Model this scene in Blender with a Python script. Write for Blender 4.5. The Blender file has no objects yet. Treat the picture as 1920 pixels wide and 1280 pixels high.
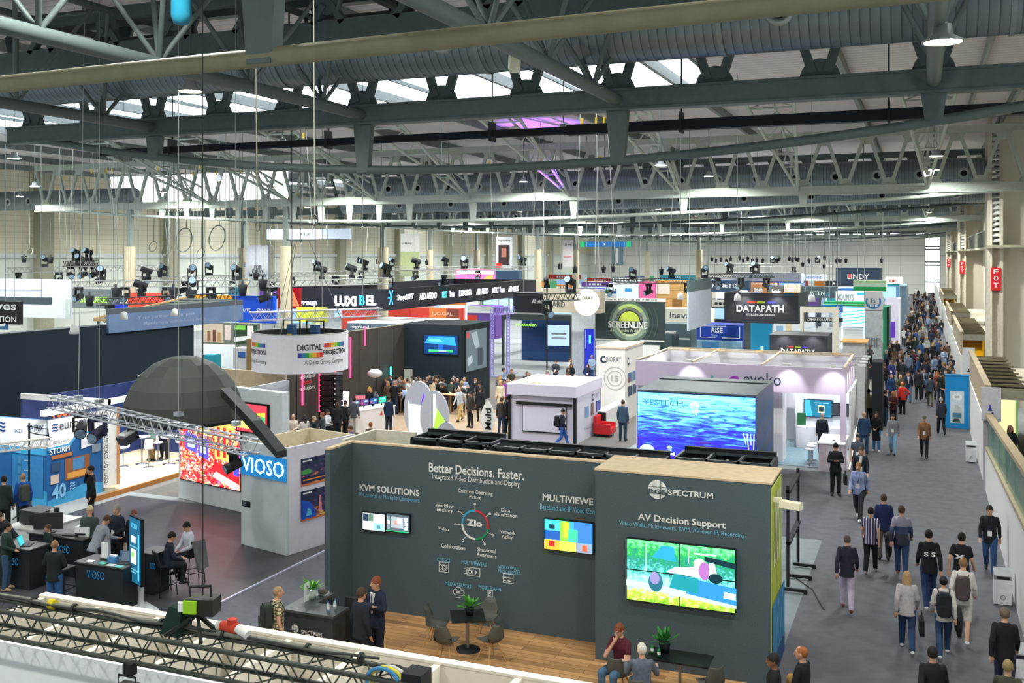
import bpy, math, random
from mathutils import Vector as V, Matrix as MX
SC = bpy.context.scene
COL = SC.collection
R = math.radians
random.seed(7)

# ---------------------------------------------------------------- camera, sky, exposure
# metres: X to the right across the aisle, Y down the hall, Z up; the camera stands on a mezzanine 8.5 m up
cd = bpy.data.cameras.new('camera')
cam = bpy.data.objects.new('camera', cd)
COL.objects.link(cam)
cam.location = (0, 0, 8.5)
cam.rotation_euler = (R(90), 0, R(22.11))
cd.sensor_width = 36
cd.lens = 36 * 1900 / 1920
cd.shift_y = -163 / 1920
cd.clip_end = 600
SC.camera = cam
vs = SC.view_settings
vs.view_transform = 'Standard'
vs.look = 'None'
vs.gamma = 1
vs.use_curve_mapping = False
vs.exposure = 0.75
w = bpy.data.worlds.new('overcast_sky')
SC.world = w
w.use_nodes = True
nt = w.node_tree
bg = nt.nodes['Background']
sky = nt.nodes.new('ShaderNodeTexSky')
sky.sky_type = 'HOSEK_WILKIE'
sky.turbidity = 9
sky.ground_albedo = .5
sky.sun_direction = (.3, .4, .85)
mx = nt.nodes.new('ShaderNodeMix')
mx.data_type = 'RGBA'
mx.inputs[0].default_value = .9
mx.inputs[7].default_value = (.86, .96, 1, 1)
nt.links.new(sky.outputs[0], mx.inputs[6])
nt.links.new(mx.outputs[2], bg.inputs[0])
bg.inputs[1].default_value = .55
SC.cycles.max_bounces = 5
SC.cycles.diffuse_bounces = 3
SC.cycles.glossy_bounces = 2
SC.cycles.transparent_max_bounces = 6
SC.cycles.transmission_bounces = 3
SC.cycles.sample_clamp_indirect = 4
SC.cycles.caustics_reflective = False
SC.cycles.caustics_refractive = False

# ---------------------------------------------------------------- helpers
def lin(h):
    h = h.lstrip('#')
    f = lambda c: c / 12.92 if c <= .04045 else ((c + .055) / 1.055) ** 2.4
    return tuple(f(int(h[i:i + 2], 16) / 255) for i in (0, 2, 4)) + (1,)
MATS = {}
def nodes_of(name):
    m = bpy.data.materials.new(name)
    m.use_nodes = True
    nt = m.node_tree
    return m, nt, nt.nodes['Principled BSDF']
def N(nt, typ, ins=None, **kw):
    n = nt.nodes.new('ShaderNode' + typ)
    for k, v in kw.items(): setattr(n, k, v)
    for k, v in (ins or {}).items():
        if hasattr(v, 'is_output'): nt.links.new(v, n.inputs[k])
        else: n.inputs[k].default_value = v
    return n
def ramp(nt, fac, stops, interp='LINEAR'):
    r = N(nt, 'ValToRGB')
    nt.links.new(fac, r.inputs[0])
    e = r.color_ramp.elements
    r.color_ramp.interpolation = interp
    while len(e) < len(stops): e.new(.5)
    for k, (p, c) in enumerate(stops):
        e[k].position = p
        e[k].color = lin(c)
    return r
def M(c, rough=.6, metal=0., noise=.08, scale=6., emit=0., name=None, alpha=1., spec=.3):
    key = (c, rough, metal, noise, scale, emit, alpha)
    if key in MATS: return MATS[key]
    m, nt, b = nodes_of(name or ('light_' if emit else 'surface_') + c.lstrip('#'))
    L = lin(c)
    b.inputs['Roughness'].default_value = rough
    b.inputs['Metallic'].default_value = metal
    b.inputs['Specular IOR Level'].default_value = spec
    if emit:
        b.inputs['Base Color'].default_value = (L[0] * .3, L[1] * .3, L[2] * .3, 1)
        b.inputs['Emission Color'].default_value = L
        b.inputs['Emission Strength'].default_value = emit
    else:
        tc = N(nt, 'TexCoord')
        no = N(nt, 'TexNoise', {'Vector': tc.outputs['Object'], 'Scale': scale, 'Detail': 3.})
        mr = N(nt, 'MapRange', {0: no.outputs[0], 1: .3, 2: .7, 3: 1 - noise, 4: 1 + noise})
        mxx = N(nt, 'Mix', {0: 1., 6: L, 7: mr.outputs[0]}, data_type='RGBA', blend_type='MULTIPLY')
        nt.links.new(mxx.outputs[2], b.inputs['Base Color'])
    if alpha < 1: b.inputs['Alpha'].default_value = alpha
    MATS[key] = m
    return m
MW, KIDS = {}, {}
I4 = MX.Identity(4)
def reg(o, parent):
    COL.objects.link(o)
    KIDS[o.name] = []
    if parent is not None:
        o.parent = parent
        KIDS[parent.name].append(o)
    return o
def tag(o, label=None, cat=None, group=None, kind=None):
    if label: o['label'] = label
    if cat: o['category'] = cat
    if group: o['group'] = group
    if kind: o['kind'] = kind
    return o
def thing(name, label, cat, loc=(0, 0, 0), rz=0., group=None):
    o = bpy.data.objects.new(name, None)
    o.empty_display_size = .2
    o.location = loc
    o.rotation_euler = (0, 0, rz)
    MW[o.name] = MX.Translation(loc) @ MX.Rotation(rz, 4, 'Z')
    reg(o, None)
    return tag(o, label, cat, group)
def dup(root, loc=None, rz=None, label=None, group=None):
    def cp(o, par):
        c = o.copy()
        reg(c, None)
        if par is not None:
            c.parent = par
            KIDS[par.name].append(c)
        for k in KIDS[o.name]: cp(k, c)
        return c
    r = cp(root, None)
    if loc is not None: r.location = loc
    if rz is not None: r.rotation_euler = (0, 0, rz)
    if label: r['label'] = label
    if group: r['group'] = group
    MW[r.name] = MX.Translation(r.location) @ MX.Rotation(r.rotation_euler[2], 4, 'Z')
    return r
def perp(d):
    a = V((0, 0, 1)) if abs(d.z) < .95 else V((1, 0, 0))
    s = d.cross(a).normalized()
    return s, s.cross(d).normalized()
class MB:
    def __init__(s): s.v, s.f, s.m, s.sm = [], [], [], []
    def add(s, vs, fs, mi=0, smooth=False):
        n = len(s.v)
        s.v += [tuple(p) for p in vs]
        s.f += [tuple(i + n for i in f) for f in fs]
        s.m += [mi] * len(fs)
        s.sm += [smooth] * len(fs)
        return s
    def poly(s, pts, mi=0): return s.add(pts, [tuple(range(len(pts)))], mi)
    def box(s, x0, y0, z0, x1, y1, z1, mi=0):
        return s.add([(x0, y0, z0), (x1, y0, z0), (x1, y1, z0), (x0, y1, z0), (x0, y0, z1), (x1, y0, z1), (x1, y1, z1), (x0, y1, z1)],
                     [(3, 2, 1, 0), (4, 5, 6, 7), (0, 1, 5, 4), (1, 2, 6, 5), (2, 3, 7, 6), (3, 0, 4, 7)], mi)
    def cbox(s, c, d, mi=0, rz=0., rx=0.):
        h = [x / 2 for x in d]
        k = MB().box(-h[0], -h[1], -h[2], h[0], h[1], h[2])
        m = MX.Translation(c) @ MX.Rotation(rz, 4, 'Z') @ MX.Rotation(rx, 4, 'X')
        return s.add([m @ V(p) for p in k.v], k.f, mi)
    def bar(s, p, q, w, h, mi=0):
        p, q = V(p), V(q)
        d = (q - p).normalized()
        a, b = perp(d)
        a, b = a * w / 2, b * h / 2
        vs = [p - a - b, p + a - b, p + a + b, p - a + b, q - a - b, q + a - b, q + a + b, q - a + b]
        return s.add(vs, [(3, 2, 1, 0), (4, 5, 6, 7), (0, 1, 5, 4), (1, 2, 6, 5), (2, 3, 7, 6), (3, 0, 4, 7)], mi)
    def tube(s, p, q, r, n=8, r2=None, mi=0):
        p, q = V(p), V(q)
        r2 = r if r2 is None else r2
        a, b = perp((q - p).normalized())
        vs = []
        for c, rr in ((p, r), (q, r2)):
            vs += [c + a * rr * math.cos(t * 2 * math.pi / n) + b * rr * math.sin(t * 2 * math.pi / n) for t in range(n)]
        s.add(vs, [(t, (t + 1) % n, n + (t + 1) % n, n + t) for t in range(n)], mi, True)
        return s.add(vs, [tuple(range(n - 1, -1, -1)), tuple(range(n, 2 * n))], mi)
    def path(s, pts, r, n=6, mi=0, closed=False):
        pts = [V(p) for p in pts]
        k = len(pts)
        vs = []
        for i, p in enumerate(pts):
            d = (pts[(i + 1) % k] - pts[i - 1]) if closed else (pts[min(i + 1, k - 1)] - pts[max(i - 1, 0)])
            a, b = perp(d.normalized())
            vs += [p + a * r * math.cos(t * 2 * math.pi / n) + b * r * math.sin(t * 2 * math.pi / n) for t in range(n)]
        fs = []
        for i in range(k if closed else k - 1):
            j = (i + 1) % k
            fs += [(i * n + t, i * n + (t + 1) % n, j * n + (t + 1) % n, j * n + t) for t in range(n)]
        return s.add(vs, fs, mi, True)
    def sph(s, c, rx, ry, rz, n=12, k=8, mi=0, z0=-1., m=None):
        vs, fs = [], []
        for i in range(k + 1):
            t = math.asin(z0) + (math.pi / 2 - math.asin(z0)) * i / k
            for j in range(n):
                u = 2 * math.pi * j / n
                p = V((rx * math.cos(t) * math.cos(u), ry * math.cos(t) * math.sin(u), rz * math.sin(t)))
                if m is not None: p = m @ p
                vs.append(V(c) + p)
        for i in range(k):
            fs += [(i * n + j, i * n + (j + 1) % n, (i + 1) * n + (j + 1) % n, (i + 1) * n + j) for j in range(n)]
        return s.add(vs, fs, mi, True)
    def lathe(s, prof, c=(0, 0, 0), n=16, mi=0):
        vs = [(c[0] + r * math.cos(2 * math.pi * j / n), c[1] + r * math.sin(2 * math.pi * j / n), c[2] + z) for r, z in prof for j in range(n)]
        fs = [(i * n + j, i * n + (j + 1) % n, (i + 1) * n + (j + 1) % n, (i + 1) * n + j) for i in range(len(prof) - 1) for j in range(n)]
        return s.add(vs, fs, mi, True)
    def prism(s, pts, z0, z1, mi=0):
        n = len(pts)
        vs = [(x, y, z0) for x, y in pts] + [(x, y, z1) for x, y in pts]
        return s.add(vs, [tuple(range(n - 1, -1, -1)), tuple(range(n, 2 * n))] + [(t, (t + 1) % n, n + (t + 1) % n, n + t) for t in range(n)], mi)
    def slab(s, pts, dv, mi=0):
        n = len(pts)
        vs = [V(p) for p in pts] + [V(p) + V(dv) for p in pts]
        return s.add(vs, [tuple(range(n - 1, -1, -1)), tuple(range(n, 2 * n))] + [(t, (t + 1) % n, n + (t + 1) % n, n + t) for t in range(n)], mi)
    def xf(s, m):
        s.v = [tuple(m @ V(p)) for p in s.v]
        return s
    def build(s, name, mats, parent=None, local=False, **tags):
        me = bpy.data.meshes.new(name)
        vs = s.v
        if parent is not None and not local:
            pm = parent
            while pm.parent is not None: pm = pm.parent
            inv = MW[pm.name].inverted()
            vs = [tuple(inv @ V(p)) for p in vs]
        me.from_pydata(vs, [], s.f)
        for m in (mats if isinstance(mats, (list, tuple)) else [mats]): me.materials.append(m)
        me.polygons.foreach_set('material_index', s.m)
        me.polygons.foreach_set('use_smooth', s.sm)
        me.update()
        o = bpy.data.objects.new(name, me)
        reg(o, parent)
        if parent is None: MW[o.name] = I4
        return tag(o, **tags)
def bx(name, m, parent, *b, **k): return MB().box(*b).build(name, m, parent, **k)
def structure(o): return tag(o, kind='structure')
X_, Y_, Z_ = V((1, 0, 0)), V((0, 1, 0)), V((0, 0, 1))
FONTS = {}
def T(s, par, p, rx, w, h, m, off=.015, bold=0., name='lettering', up=Z_, ex=.004):
    """lettering whose bounding box is w x h, bottom left at p, reading along rx"""
    key = (s, bold)
    if key not in FONTS:
        cu = bpy.data.curves.new('text', 'FONT')
        cu.body = s
        cu.align_x = 'CENTER'
        cu.offset = bold
        cu.resolution_u = 2
        cu.space_line = .9
        t = bpy.data.objects.new('text', cu)
        me = bpy.data.meshes.new_from_object(t)
        FONTS[key] = ([v.co.copy() for v in me.vertices], [tuple(f.vertices) for f in me.polygons])
        bpy.data.objects.remove(t)
        bpy.data.curves.remove(cu)
        bpy.data.meshes.remove(me)
    vs, fs = FONTS[key]
    x0, x1 = min(v.x for v in vs), max(v.x for v in vs)
    y0, y1 = min(v.y for v in vs), max(v.y for v in vs)
    rx = V(rx).normalized()
    n = rx.cross(up)
    q = V(p) + n * off
    out = [q + rx * ((v.x - x0) / (x1 - x0) * w) + up * ((v.y - y0) / (y1 - y0) * h) for v in vs]
    return MB().add(out, fs).build(name, m, par)
def rect(a, b, w, h): return [(a, b), (a + w, b), (a + w, b + h), (a, b + h)]
def circ(a, b, r, n=20, ry=None): return [(a + r * math.cos(2 * math.pi * i / n), b + (ry or r) * math.sin(2 * math.pi * i / n)) for i in range(n)]
def ring(a, b, r0, r1, t0=0., t1=360., n=24):
    pts = []
    for i in range(n):
        u, v = R(t0 + (t1 - t0) * i / n), R(t0 + (t1 - t0) * (i + 1) / n)
        pts.append([(a + r0 * math.cos(u), b + r0 * math.sin(u)), (a + r1 * math.cos(u), b + r1 * math.sin(u)), (a + r1 * math.cos(v), b + r1 * math.sin(v)), (a + r0 * math.cos(v), b + r0 * math.sin(v))])
    return pts
def line(a, b, c, d, w):
    l = math.hypot(c - a, d - b)
    x, y = -(d - b) / l * w / 2, (c - a) / l * w / 2
    return [(a + x, b + y), (a - x, b - y), (c - x, d - y), (c + x, d + y)]
def D(par, p, rx, items, name='print', off=.01, up=Z_, local=False):
    """flat printed shapes on a face: items are (material, outline or list of outlines) in metres from p"""
    rx = V(rx).normalized()
    n = rx.cross(up)
    mb, ms = MB(), []
    for k, (m, sh) in enumerate(items):
        if m not in ms: ms.append(m)
        for q in (sh if isinstance(sh[0], list) else [sh]):
            mb.poly([V(p) + rx * a + up * b + n * (off + .003 * k) for a, b in q], ms.index(m))
    return mb.build(name, ms, par, local=local)
def pic_mat(name, build):
    m, nt, b = nodes_of(name)
    build(nt, b)
    return m
def emit_to(nt, b, col, s):
    b.inputs['Base Color'].default_value = (.02, .02, .02, 1)
    b.inputs['Roughness'].default_value = .35
    nt.links.new(col, b.inputs['Emission Color'])
    b.inputs['Emission Strength'].default_value = s
BLACK, DARK, WHITE = M('#15191c'), M('#20262a'), M('#e6e8e6', noise=.03)

# ---------------------------------------------------------------- large lights: the high-bay lamps of the hall
PAINT_SHADED = M('#5a6867', .5, noise=.06)  # truss paint with its shade put into the colour
PAINT_LIT = M('#a9b3aa', .5, noise=.06)  # same truss paint with light put into the colour
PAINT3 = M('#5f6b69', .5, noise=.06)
TUBE_LIT = M('#827f66', .45, noise=.08)  # nearest tie tube, yellow light put into its tan
LAMP_ON = M('#fff1cf', emit=40)
def lamp_spec(power, size, name='high_bay_light'):
    l = bpy.data.lights.new(name, 'AREA')
    l.shape, l.size, l.energy = 'DISK', size, power
    l.color = (.98, 1, .96)
    l.spread = R(160)
    return l
def high_bay(x, y, z, label, power=260, drop=1.6, group='high bay lamps under the roof', light=True, r=.32):
    t = thing('high_bay_lamp', label, 'lamp', (x, y, z), group=group)
    MB().lathe([(.05, .3), (.13, .28), (.15, .12), (r, .02), (r, 0), (r * .9, 0)], (x, y, z), 16).build('housing', M('#9aa09e', .4), t)
    MB().lathe([(0, .015), (r * .88, .015)], (x, y, z), 16).build('lens', LAMP_ON, t)
    MB().tube((x, y, z + .28), (x, y, z + drop), .02, 5).build('rod', PAINT_SHADED, t)
    if light:
        o = bpy.data.objects.new('lamp_light', lamp_spec(power, .6))
        reg(o, t)
        o.location = (0, 0, -.03)
    return t

# ---------------------------------------------------------------- floor, walls, roof
def floor_mat(name, c, c2, sc, rough=.85):
    def b(nt, p):
        tc = N(nt, 'TexCoord')
        a = N(nt, 'TexNoise', {'Vector': tc.outputs['Object'], 'Scale': sc, 'Detail': 6.})
        r = ramp(nt, a.outputs[0], [(.3, c), (.7, c2)])
        nt.links.new(r.outputs[0], p.inputs['Base Color'])
        p.inputs['Roughness'].default_value = rough
        p.inputs['Specular IOR Level'].default_value = .25
    return pic_mat(name, b)
CARPET = floor_mat('carpet_grey', '#55565b', '#616267', 3)
CARPET2 = floor_mat('carpet_light', '#737c80', '#81888b', 2)
CARPET3 = floor_mat('carpet_charcoal', '#3f4046', '#4b4c53', 2, .38)
CONC = floor_mat('concrete', '#d0cab8', '#dcd7c6', .5)
def sl(name, m, *b): return structure(bx(name, m, None, *b))
sl('floor', floor_mat('screed', '#8f9698', '#9ca1a2', .7), -90, -14, -.3, 14, 240, 0)
sl('floor_aisle_carpet', CARPET, -2.8, -14, 0, 2.06, 234, .012)
sl('floor_cross_carpet', CARPET, -12, 31.4, 0, -2.8, 41.3, .01)
sl('floor_tower_carpet', CARPET2, -6.3, 12, 0, -2.8, 31.4, .006)
sl('floor_side_carpet', M('#5d5f66', .9), -15.85, 12, 0, -12.7, 41, .008)
sl('floor_dark_carpet', CARPET3, -26, 13, 0, -15.9, 28, .012)
sl('floor_middle_carpet', M('#736f6b', .9), -40, 28.5, 0, -12, 66, .006)
sl('floor_pale_carpet', M('#a58f76', .7), -31, 40, .006, -18.2, 51, .012)
def planks(nt, p):
    tc = N(nt, 'TexCoord')
    br = N(nt, 'TexBrick', {'Vector': tc.outputs['Object'], 'Color1': lin('#cf9f6b'), 'Color2': lin('#a0774d'), 'Mortar': lin('#6a4c32'), 'Scale': 1., 'Mortar Size': .006, 'Brick Width': 1.6, 'Row Height': .17})
    no = N(nt, 'TexNoise', {'Vector': N(nt, 'Mapping', {0: tc.outputs['Object'], 3: (1, 12, 1)}).outputs[0], 'Scale': 2., 'Detail': 6.})
    mr = N(nt, 'MapRange', {0: no.outputs[0], 3: .7, 4: 1.25})
    mm = N(nt, 'Mix', {0: 1., 6: br.outputs[0], 7: mr.outputs[0]}, data_type='RGBA', blend_type='MULTIPLY')
    nt.links.new(mm.outputs[2], p.inputs['Base Color'])
    p.inputs['Roughness'].default_value = .55
WOOD = pic_mat('plank_floor', planks)
sl('floor_planks', WOOD, -12.7, 13.5, 0, -3.2, 21.2, .02)

def panel_mat(name, c, axis, per, dark=.75):
    def b(nt, p):
        tc = N(nt, 'TexCoord')
        wv = N(nt, 'TexWave', {'Vector': tc.outputs['Object'], 'Scale': 1 / per * .314, 'Distortion': 0.}, wave_type='BANDS', bands_direction=axis, wave_profile='SAW')
        L = lin(c)
        r = ramp(nt, wv.outputs[0], [(0, c), (.9, c), (.96, c)])
        r.color_ramp.elements[2].color = (L[0] * dark, L[1] * dark, L[2] * dark, 1)
        nt.links.new(r.outputs[0], p.inputs['Base Color'])
        p.inputs['Roughness'].default_value = .6
    return pic_mat(name, b)
WALLP = panel_mat('wall_panels', '#e9ece4', 'Z', 2.1)
BEIGE = panel_mat('ribbed_beige', '#e2dbbf', 'Z', .5, .7)
# the far wall with its window band and the tall window by the aisle
sl('wall_far', WALLP, -75, 235, 0, .2, 235.6, 12.6)
sl('wall_far_top', WALLP, -75, 235, 14.5, 8, 235.6, 16.4)
sl('wall_far_side', WALLP, 3.3, 235, 0, 8, 235.6, 14.5)
sl('wall_left', panel_mat('left_wall_panels', '#dfe4d8', 'Z', 3.), -75.6, 30, 0, -75, 235.6, 8.4)
sl('wall_left_upper', BEIGE, -75.6, 30, 8.4, -75, 235.6, 16.4)
sl('trim_1', M('#d8dcd6'), -75, 30, 8.2, -74.7, 235, 8.6)
for k, y in enumerate(range(52, 235, 17)):
    sl('trim_%d' % (k + 2), M('#a9a890'), -75, y, 0, -74.2, y + 1.6, 16)
fr = MB()
for x in [-75 + 3.4 * k for k in range(23)]: fr.box(x - .08, 235.1, 12.6, x + .08, 235.4, 14.5)
for z in (12.6, 13.5, 14.45): fr.box(-75, 235.1, z - .06, .3, 235.4, z + .06)
structure(fr.build('window_1', PAINT_SHADED, None))
fr = MB()
for z in (.1, 2.6, 6.2, 6.9, 9.6, 10.2, 12.6): fr.box(.2, 235.05, z - .14, 3.3, 235.5, z + .14)
for x in (.25, 3.25): fr.box(x - .12, 235.05, 0, x + .12, 235.5, 14.5)
structure(fr.build('window_2', PAINT_SHADED, None))
sl('window_2_pane', M('#f4f8ff', emit=1.6), .2, 235.5, 0, 3.3, 235.54, 14.5)
sl('window_1_pane', M('#f4f8ff', emit=1.6), -75, 235.5, 12.6, .2, 235.54, 14.5)
sl('wall_right', CONC, 5.6, 64.6, 0, 6.2, 235, 16.4)
sl('wall_right_near', CONC, 7.6, 20, 0, 8.2, 61, 16.4)

# roof deck with the skylight openings
def deck(nt, p):
    tc = N(nt, 'TexCoord')
    wv = N(nt, 'TexWave', {'Vector': tc.outputs['Object'], 'Scale': .6, 'Distortion': 0.}, wave_type='BANDS', bands_direction='Y', wave_profile='SAW')
    r = ramp(nt, wv.outputs[0], [(0, '#c9c2c4'), (.8, '#d2cbcc'), (.97, '#a19c9e')])
    nt.links.new(r.outputs[0], p.inputs['Base Color'])
    p.inputs['Roughness'].default_value = .6
DECK = pic_mat('roof_deck', deck)
sky_rows = [(35, 47.5), (90, 97), (139, 146), (190, 197)]
def roof_z(x, y): return 16.43 if x < -8.6 and any(a < y < b for a, b in ((35, 47.5), (90, 97), (139, 146), (190, 197))) else 16.31
SKYPANE = M('#eef6ff', emit=2.6)
sl('wall_back_blocker', CONC, -76, -14.4, 9, 9, -14, 16.5)  # unseen upper wall, added to keep sky light off the near trusses
y0 = -14
n = 0
for a, b in sky_rows + [(236, 236)]:
    n += 1
    sl('ceiling_%d' % n, DECK, -76, y0, 16.3, 9, a, 16.5)
    if a < 236:
        sl('ceiling_%d_side' % n, DECK, -8.6, a, 16.3, 9, b, 16.5)
        k = MB()
        for x in [-76 + 6.74 * i for i in range(11)]: k.box(x - .06, a, 16.25, x + .06, b, 16.5)
        for y in (a + .2, b - .2): k.box(-76, y - .08, 16.25, -8.6, y + .08, 16.5)
        structure(k.build('window_%d' % (n + 2), PAINT_SHADED, None))
        sl('window_%d_pane' % (n + 2), SKYPANE, -76, a, 16.42, -8.6, b, 16.46)
    y0 = b
for i in range(12):
    x = -73 + 7 * i
    sl('ceiling_rafter_%d' % (i + 1), M('#77807f'), x - .09, 24, 15.85, x + .09, 234, 16.3)
for i in range(8):
    y = 5 + 2.3 * i
    sl('ceiling_purlin_%d' % (i + 1), M('#77807f'), -50, y - .06, 16.05, 9, y + .06, 16.3)
for i in range(14):
    x = 2.2 + (i % 2) * 3
    y = 26 + 5 * (i // 2)
    sl('ceiling_tie_%d' % (i + 1), M('#8b8f88'), x - .07, y, 15.9, x + .07, y + 5, 16.3)
# white clerestory glazing between the second pair of trusses
wd = MB()
for k in range(7): wd.box(-70 + 2.8 * k, 73.2, 13.1, -67.3 + 2.8 * k, 73.3, 15.7)
structure(wd.build('window_7', M('#f1f5f0', emit=.9), None))

# ---------------------------------------------------------------- roof trusses
def tie_near(x):
    u = abs(x + 10.3) / 15.3
    return 12.1 - 1.42 * (1 - u ** 2.0) if u < 1 else 12.1
def tie_far(x): return 10.75 + 1.35 * ((x + 30) / 35) ** 2
def roof_truss(y, label, x0, x1, nodes, tie, posts, mat, split, z0=12.2, z1=15.4):
    t = thing('roof_truss', label, 'roof truss', (0, y, z0))
    MB().box(x0, y - .16, z0 - .22, x1, y + .16, z0 + .22).box(x0, y - .2, z0 - .26, x1, y + .2, z0 - .2).box(x0, y - .2, z0 + .2, x1, y + .2, z0 + .26).build('lower_chord', mat, t)
    MB().box(x0, y - .16, z1 - .2, x1, y + .16, z1 + .2).build('upper_chord', mat, t)
    web = MB()
    for x in nodes:
        g = web if not split else MB()
        pts = [(x + .44 * math.cos(R(a)), y - .05, z0 + .2 + .46 * math.sin(R(a))) for a in range(0, 181, 15)]
        g.slab(pts, (0, .1, 0))
        if split: g.build('gusset_plate', mat, t)
        for s in (-1, 1):
            g = web if not split else MB()
            g.bar((x + .16 * s, y, z0 + .35), (x + 1.05 * s, y, z1 - .1), .16, .2)
            if split: g.build('diagonal', mat, t)
    for x in nodes:
        g = web if not split else MB()
        xx = x + 1.17
        g.slab([(xx - .45, y - .05, z1 - .2), (xx + .45, y - .05, z1 - .2), (xx + .25, y - .05, z1 - .62), (xx - .25, y - .05, z1 - .62)], (0, .1, 0))
        if split: g.build('gusset_plate', mat, t)
    if not split: web.build('web_bars', mat, t)
    for x in posts:
        zt = tie(x)
        MB().slab([(x - .27, y - .1, z0 - .2), (x + .27, y - .1, z0 - .2), (x + .16, y - .1, zt - .08), (x - .16, y - .1, zt - .08)], (0, .2, 0)).build('post', mat, t)
    xs = [x0 + (x1 - x0) * k / 24 for k in range(25)]
    MB().path([(x, y, tie(x)) for x in xs], .11, 8).build('tie_tube', TUBE_LIT if y == 9.4 else mat, t)
    return t
n_near = [.2 + 2.34 * k for k in range(-11, 4)]
p_near = [-20.8, -13.8, -6.8, .2, 7.2]
roof_truss(9.4, 'roof truss nearest the balcony, mostly above the picture, with a straight pale tube below', -27, 10, n_near, lambda x: 10.7 + .012 * (x + 6), p_near, PAINT_SHADED, True)
roof_truss(23.5, 'dark roof truss under the big near duct, with half-round gusset plates along its chord', -26.5, 10, n_near, tie_near, p_near, PAINT_SHADED, True)
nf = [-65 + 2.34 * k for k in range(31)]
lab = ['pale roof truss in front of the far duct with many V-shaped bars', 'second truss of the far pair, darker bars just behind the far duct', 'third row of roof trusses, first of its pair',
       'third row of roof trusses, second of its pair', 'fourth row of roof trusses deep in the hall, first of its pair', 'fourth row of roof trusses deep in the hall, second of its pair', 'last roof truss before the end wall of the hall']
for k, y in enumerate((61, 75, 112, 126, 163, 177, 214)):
    roof_truss(y, lab[k], -66, 7, nf, tie_far, [x for i, x in enumerate(nf) if (x < -30 or i % 3 == 1)], PAINT_LIT if k % 2 == 0 else PAINT_SHADED, k < 2)  # first of each pair coloured as lit, second as shaded
# shallow lattice girder in front of the near duct
t = thing('lattice_girder', 'dark shallow lattice girder with round gusset discs in front of the near duct', 'girder', (0, 20.6, 13.7))
MB().box(-36, 20.5, 13.45, 7, 20.7, 14.02).build('lower_chord', PAINT_SHADED, t)
MB().box(-36, 20.5, 14.62, 7, 20.7, 14.95).build('upper_chord', PAINT_SHADED, t)
for k in range(17):
    x = -33.3 + 2.25 * k
    MB().slab([(x + .34 * math.cos(R(a)), 20.53, 14.5 + .34 * math.sin(R(a))) for a in range(0, 360, 24)], (0, .14, 0)).build('gusset_disc', PAINT_SHADED, t)
    for s in (-1, 1): MB().bar((x + .1 * s, 20.6, 14.4), (x + .42 * s, 20.6, 13.95), .2, .16).build('diagonal', PAINT_SHADED, t)

# round air ducts with nozzles
def duct_mat(nt, p):
    tc = N(nt, 'TexCoord')
    wv = N(nt, 'TexWave', {'Vector': tc.outputs['Object'], 'Scale': 1.6, 'Distortion': 0.}, wave_type='BANDS', bands_direction='X', wave_profile='SAW')
    no = N(nt, 'TexNoise', {'Vector': tc.outputs['Object'], 'Scale': 1.5, 'Detail': 3.})
    r = ramp(nt, wv.outputs[0], [(0, '#77858a'), (.82, '#84929a'), (.95, '#505b60')])
    mr = N(nt, 'MapRange', {0: no.outputs[0], 3: .8, 4: 1.15})
    mm = N(nt, 'Mix', {0: 1., 6: r.outputs[0], 7: mr.outputs[0]}, data_type='RGBA', blend_type='MULTIPLY')
    nt.links.new(mm.outputs[2], p.inputs['Base Color'])
    p.inputs['Metallic'].default_value = .55
    p.inputs['Roughness'].default_value = .42
DUCT = pic_mat('spiral_duct', duct_mat)
HOLE = M('#101214')
def duct(y, z, r, x0, x1, nz, label, face=-1, group=None):
    t = thing('air_duct', label, 'air duct', (0, y, z), group=group)
    MB().tube((x0, y, z), (x1, y, z), r, 28).build('pipe', DUCT, t)
    for k in range(int((x1 - x0) / 5.6)):
        x = x0 + 5.6 * k + 2
        MB().tube((x - .05, y, z), (x + .05, y, z), r + .025, 28).build('joint_band', M('#8b989c', .4, .5), t)
        if k % 2: MB().tube((x, y, z + r), (x, y, 16.31), .025, 5).build('hanger', PAINT_SHADED, t)
    for x in nz:
        a = MX.Translation((x, y + face * r * .97, z - .12)) @ MX.Rotation(R(90) * -face, 4, 'X')
        ring_ = MB().lathe([(.3, -.1), (.32, .06), (.22, .09), (.16, .02)], (0, 0, 0), 18).xf(a).build('nozzle', M('#a9b2b2', .4, .4), t)
        MB().lathe([(0, .03), (.17, .03)], (0, 0, 0), 16).xf(a).build('nozzle_opening', HOLE, ring_)
duct(22.1, 13.62, .8, -34, 7.4, [-18.3, -10.4, -2.75], 'big near spiral air duct across the top of the picture')
duct(63.2, 13.2, .8, -38, 3.2, [-37 + 2.3 * k for k in range(18)], 'air duct with a row of nozzles behind the pale truss')
duct(63.2, 13.0, .8, -74.9, -58, [-73 + 2.3 * k for k in range(6)], 'short left end of the far air duct beside the white glazing')
duct(73.4, 12.6, .7, -45, 5.5, [-44 + 4.6 * k for k in range(11)], 'lower air duct behind the second truss of the far pair')
duct(114.2, 13.2, .8, -66, 3.2, [-64 + 4.6 * k for k in range(15)], 'air duct of the third truss row, small in the distance')
duct(166, 13.2, .8, -66, 5.5, [-64 + 4.6 * k for k in range(15)], 'air duct of the fourth truss row, deep in the hall')
t = thing('cable_tray', 'long black cable tray hung below the near truss chord', 'cable tray', (0, 26.8, 11.95))
MB().box(-26, 26.7, 11.9, -1.6, 26.9, 11.96).box(-26, 26.68, 11.86, -1.6, 26.72, 12.06).box(-26, 26.88, 11.86, -1.6, 26.92, 12.06).box(-9.2, 26.66, 11.82, 10, 26.94, 12.1).build('tray', M('#1b2228'), t)
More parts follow.
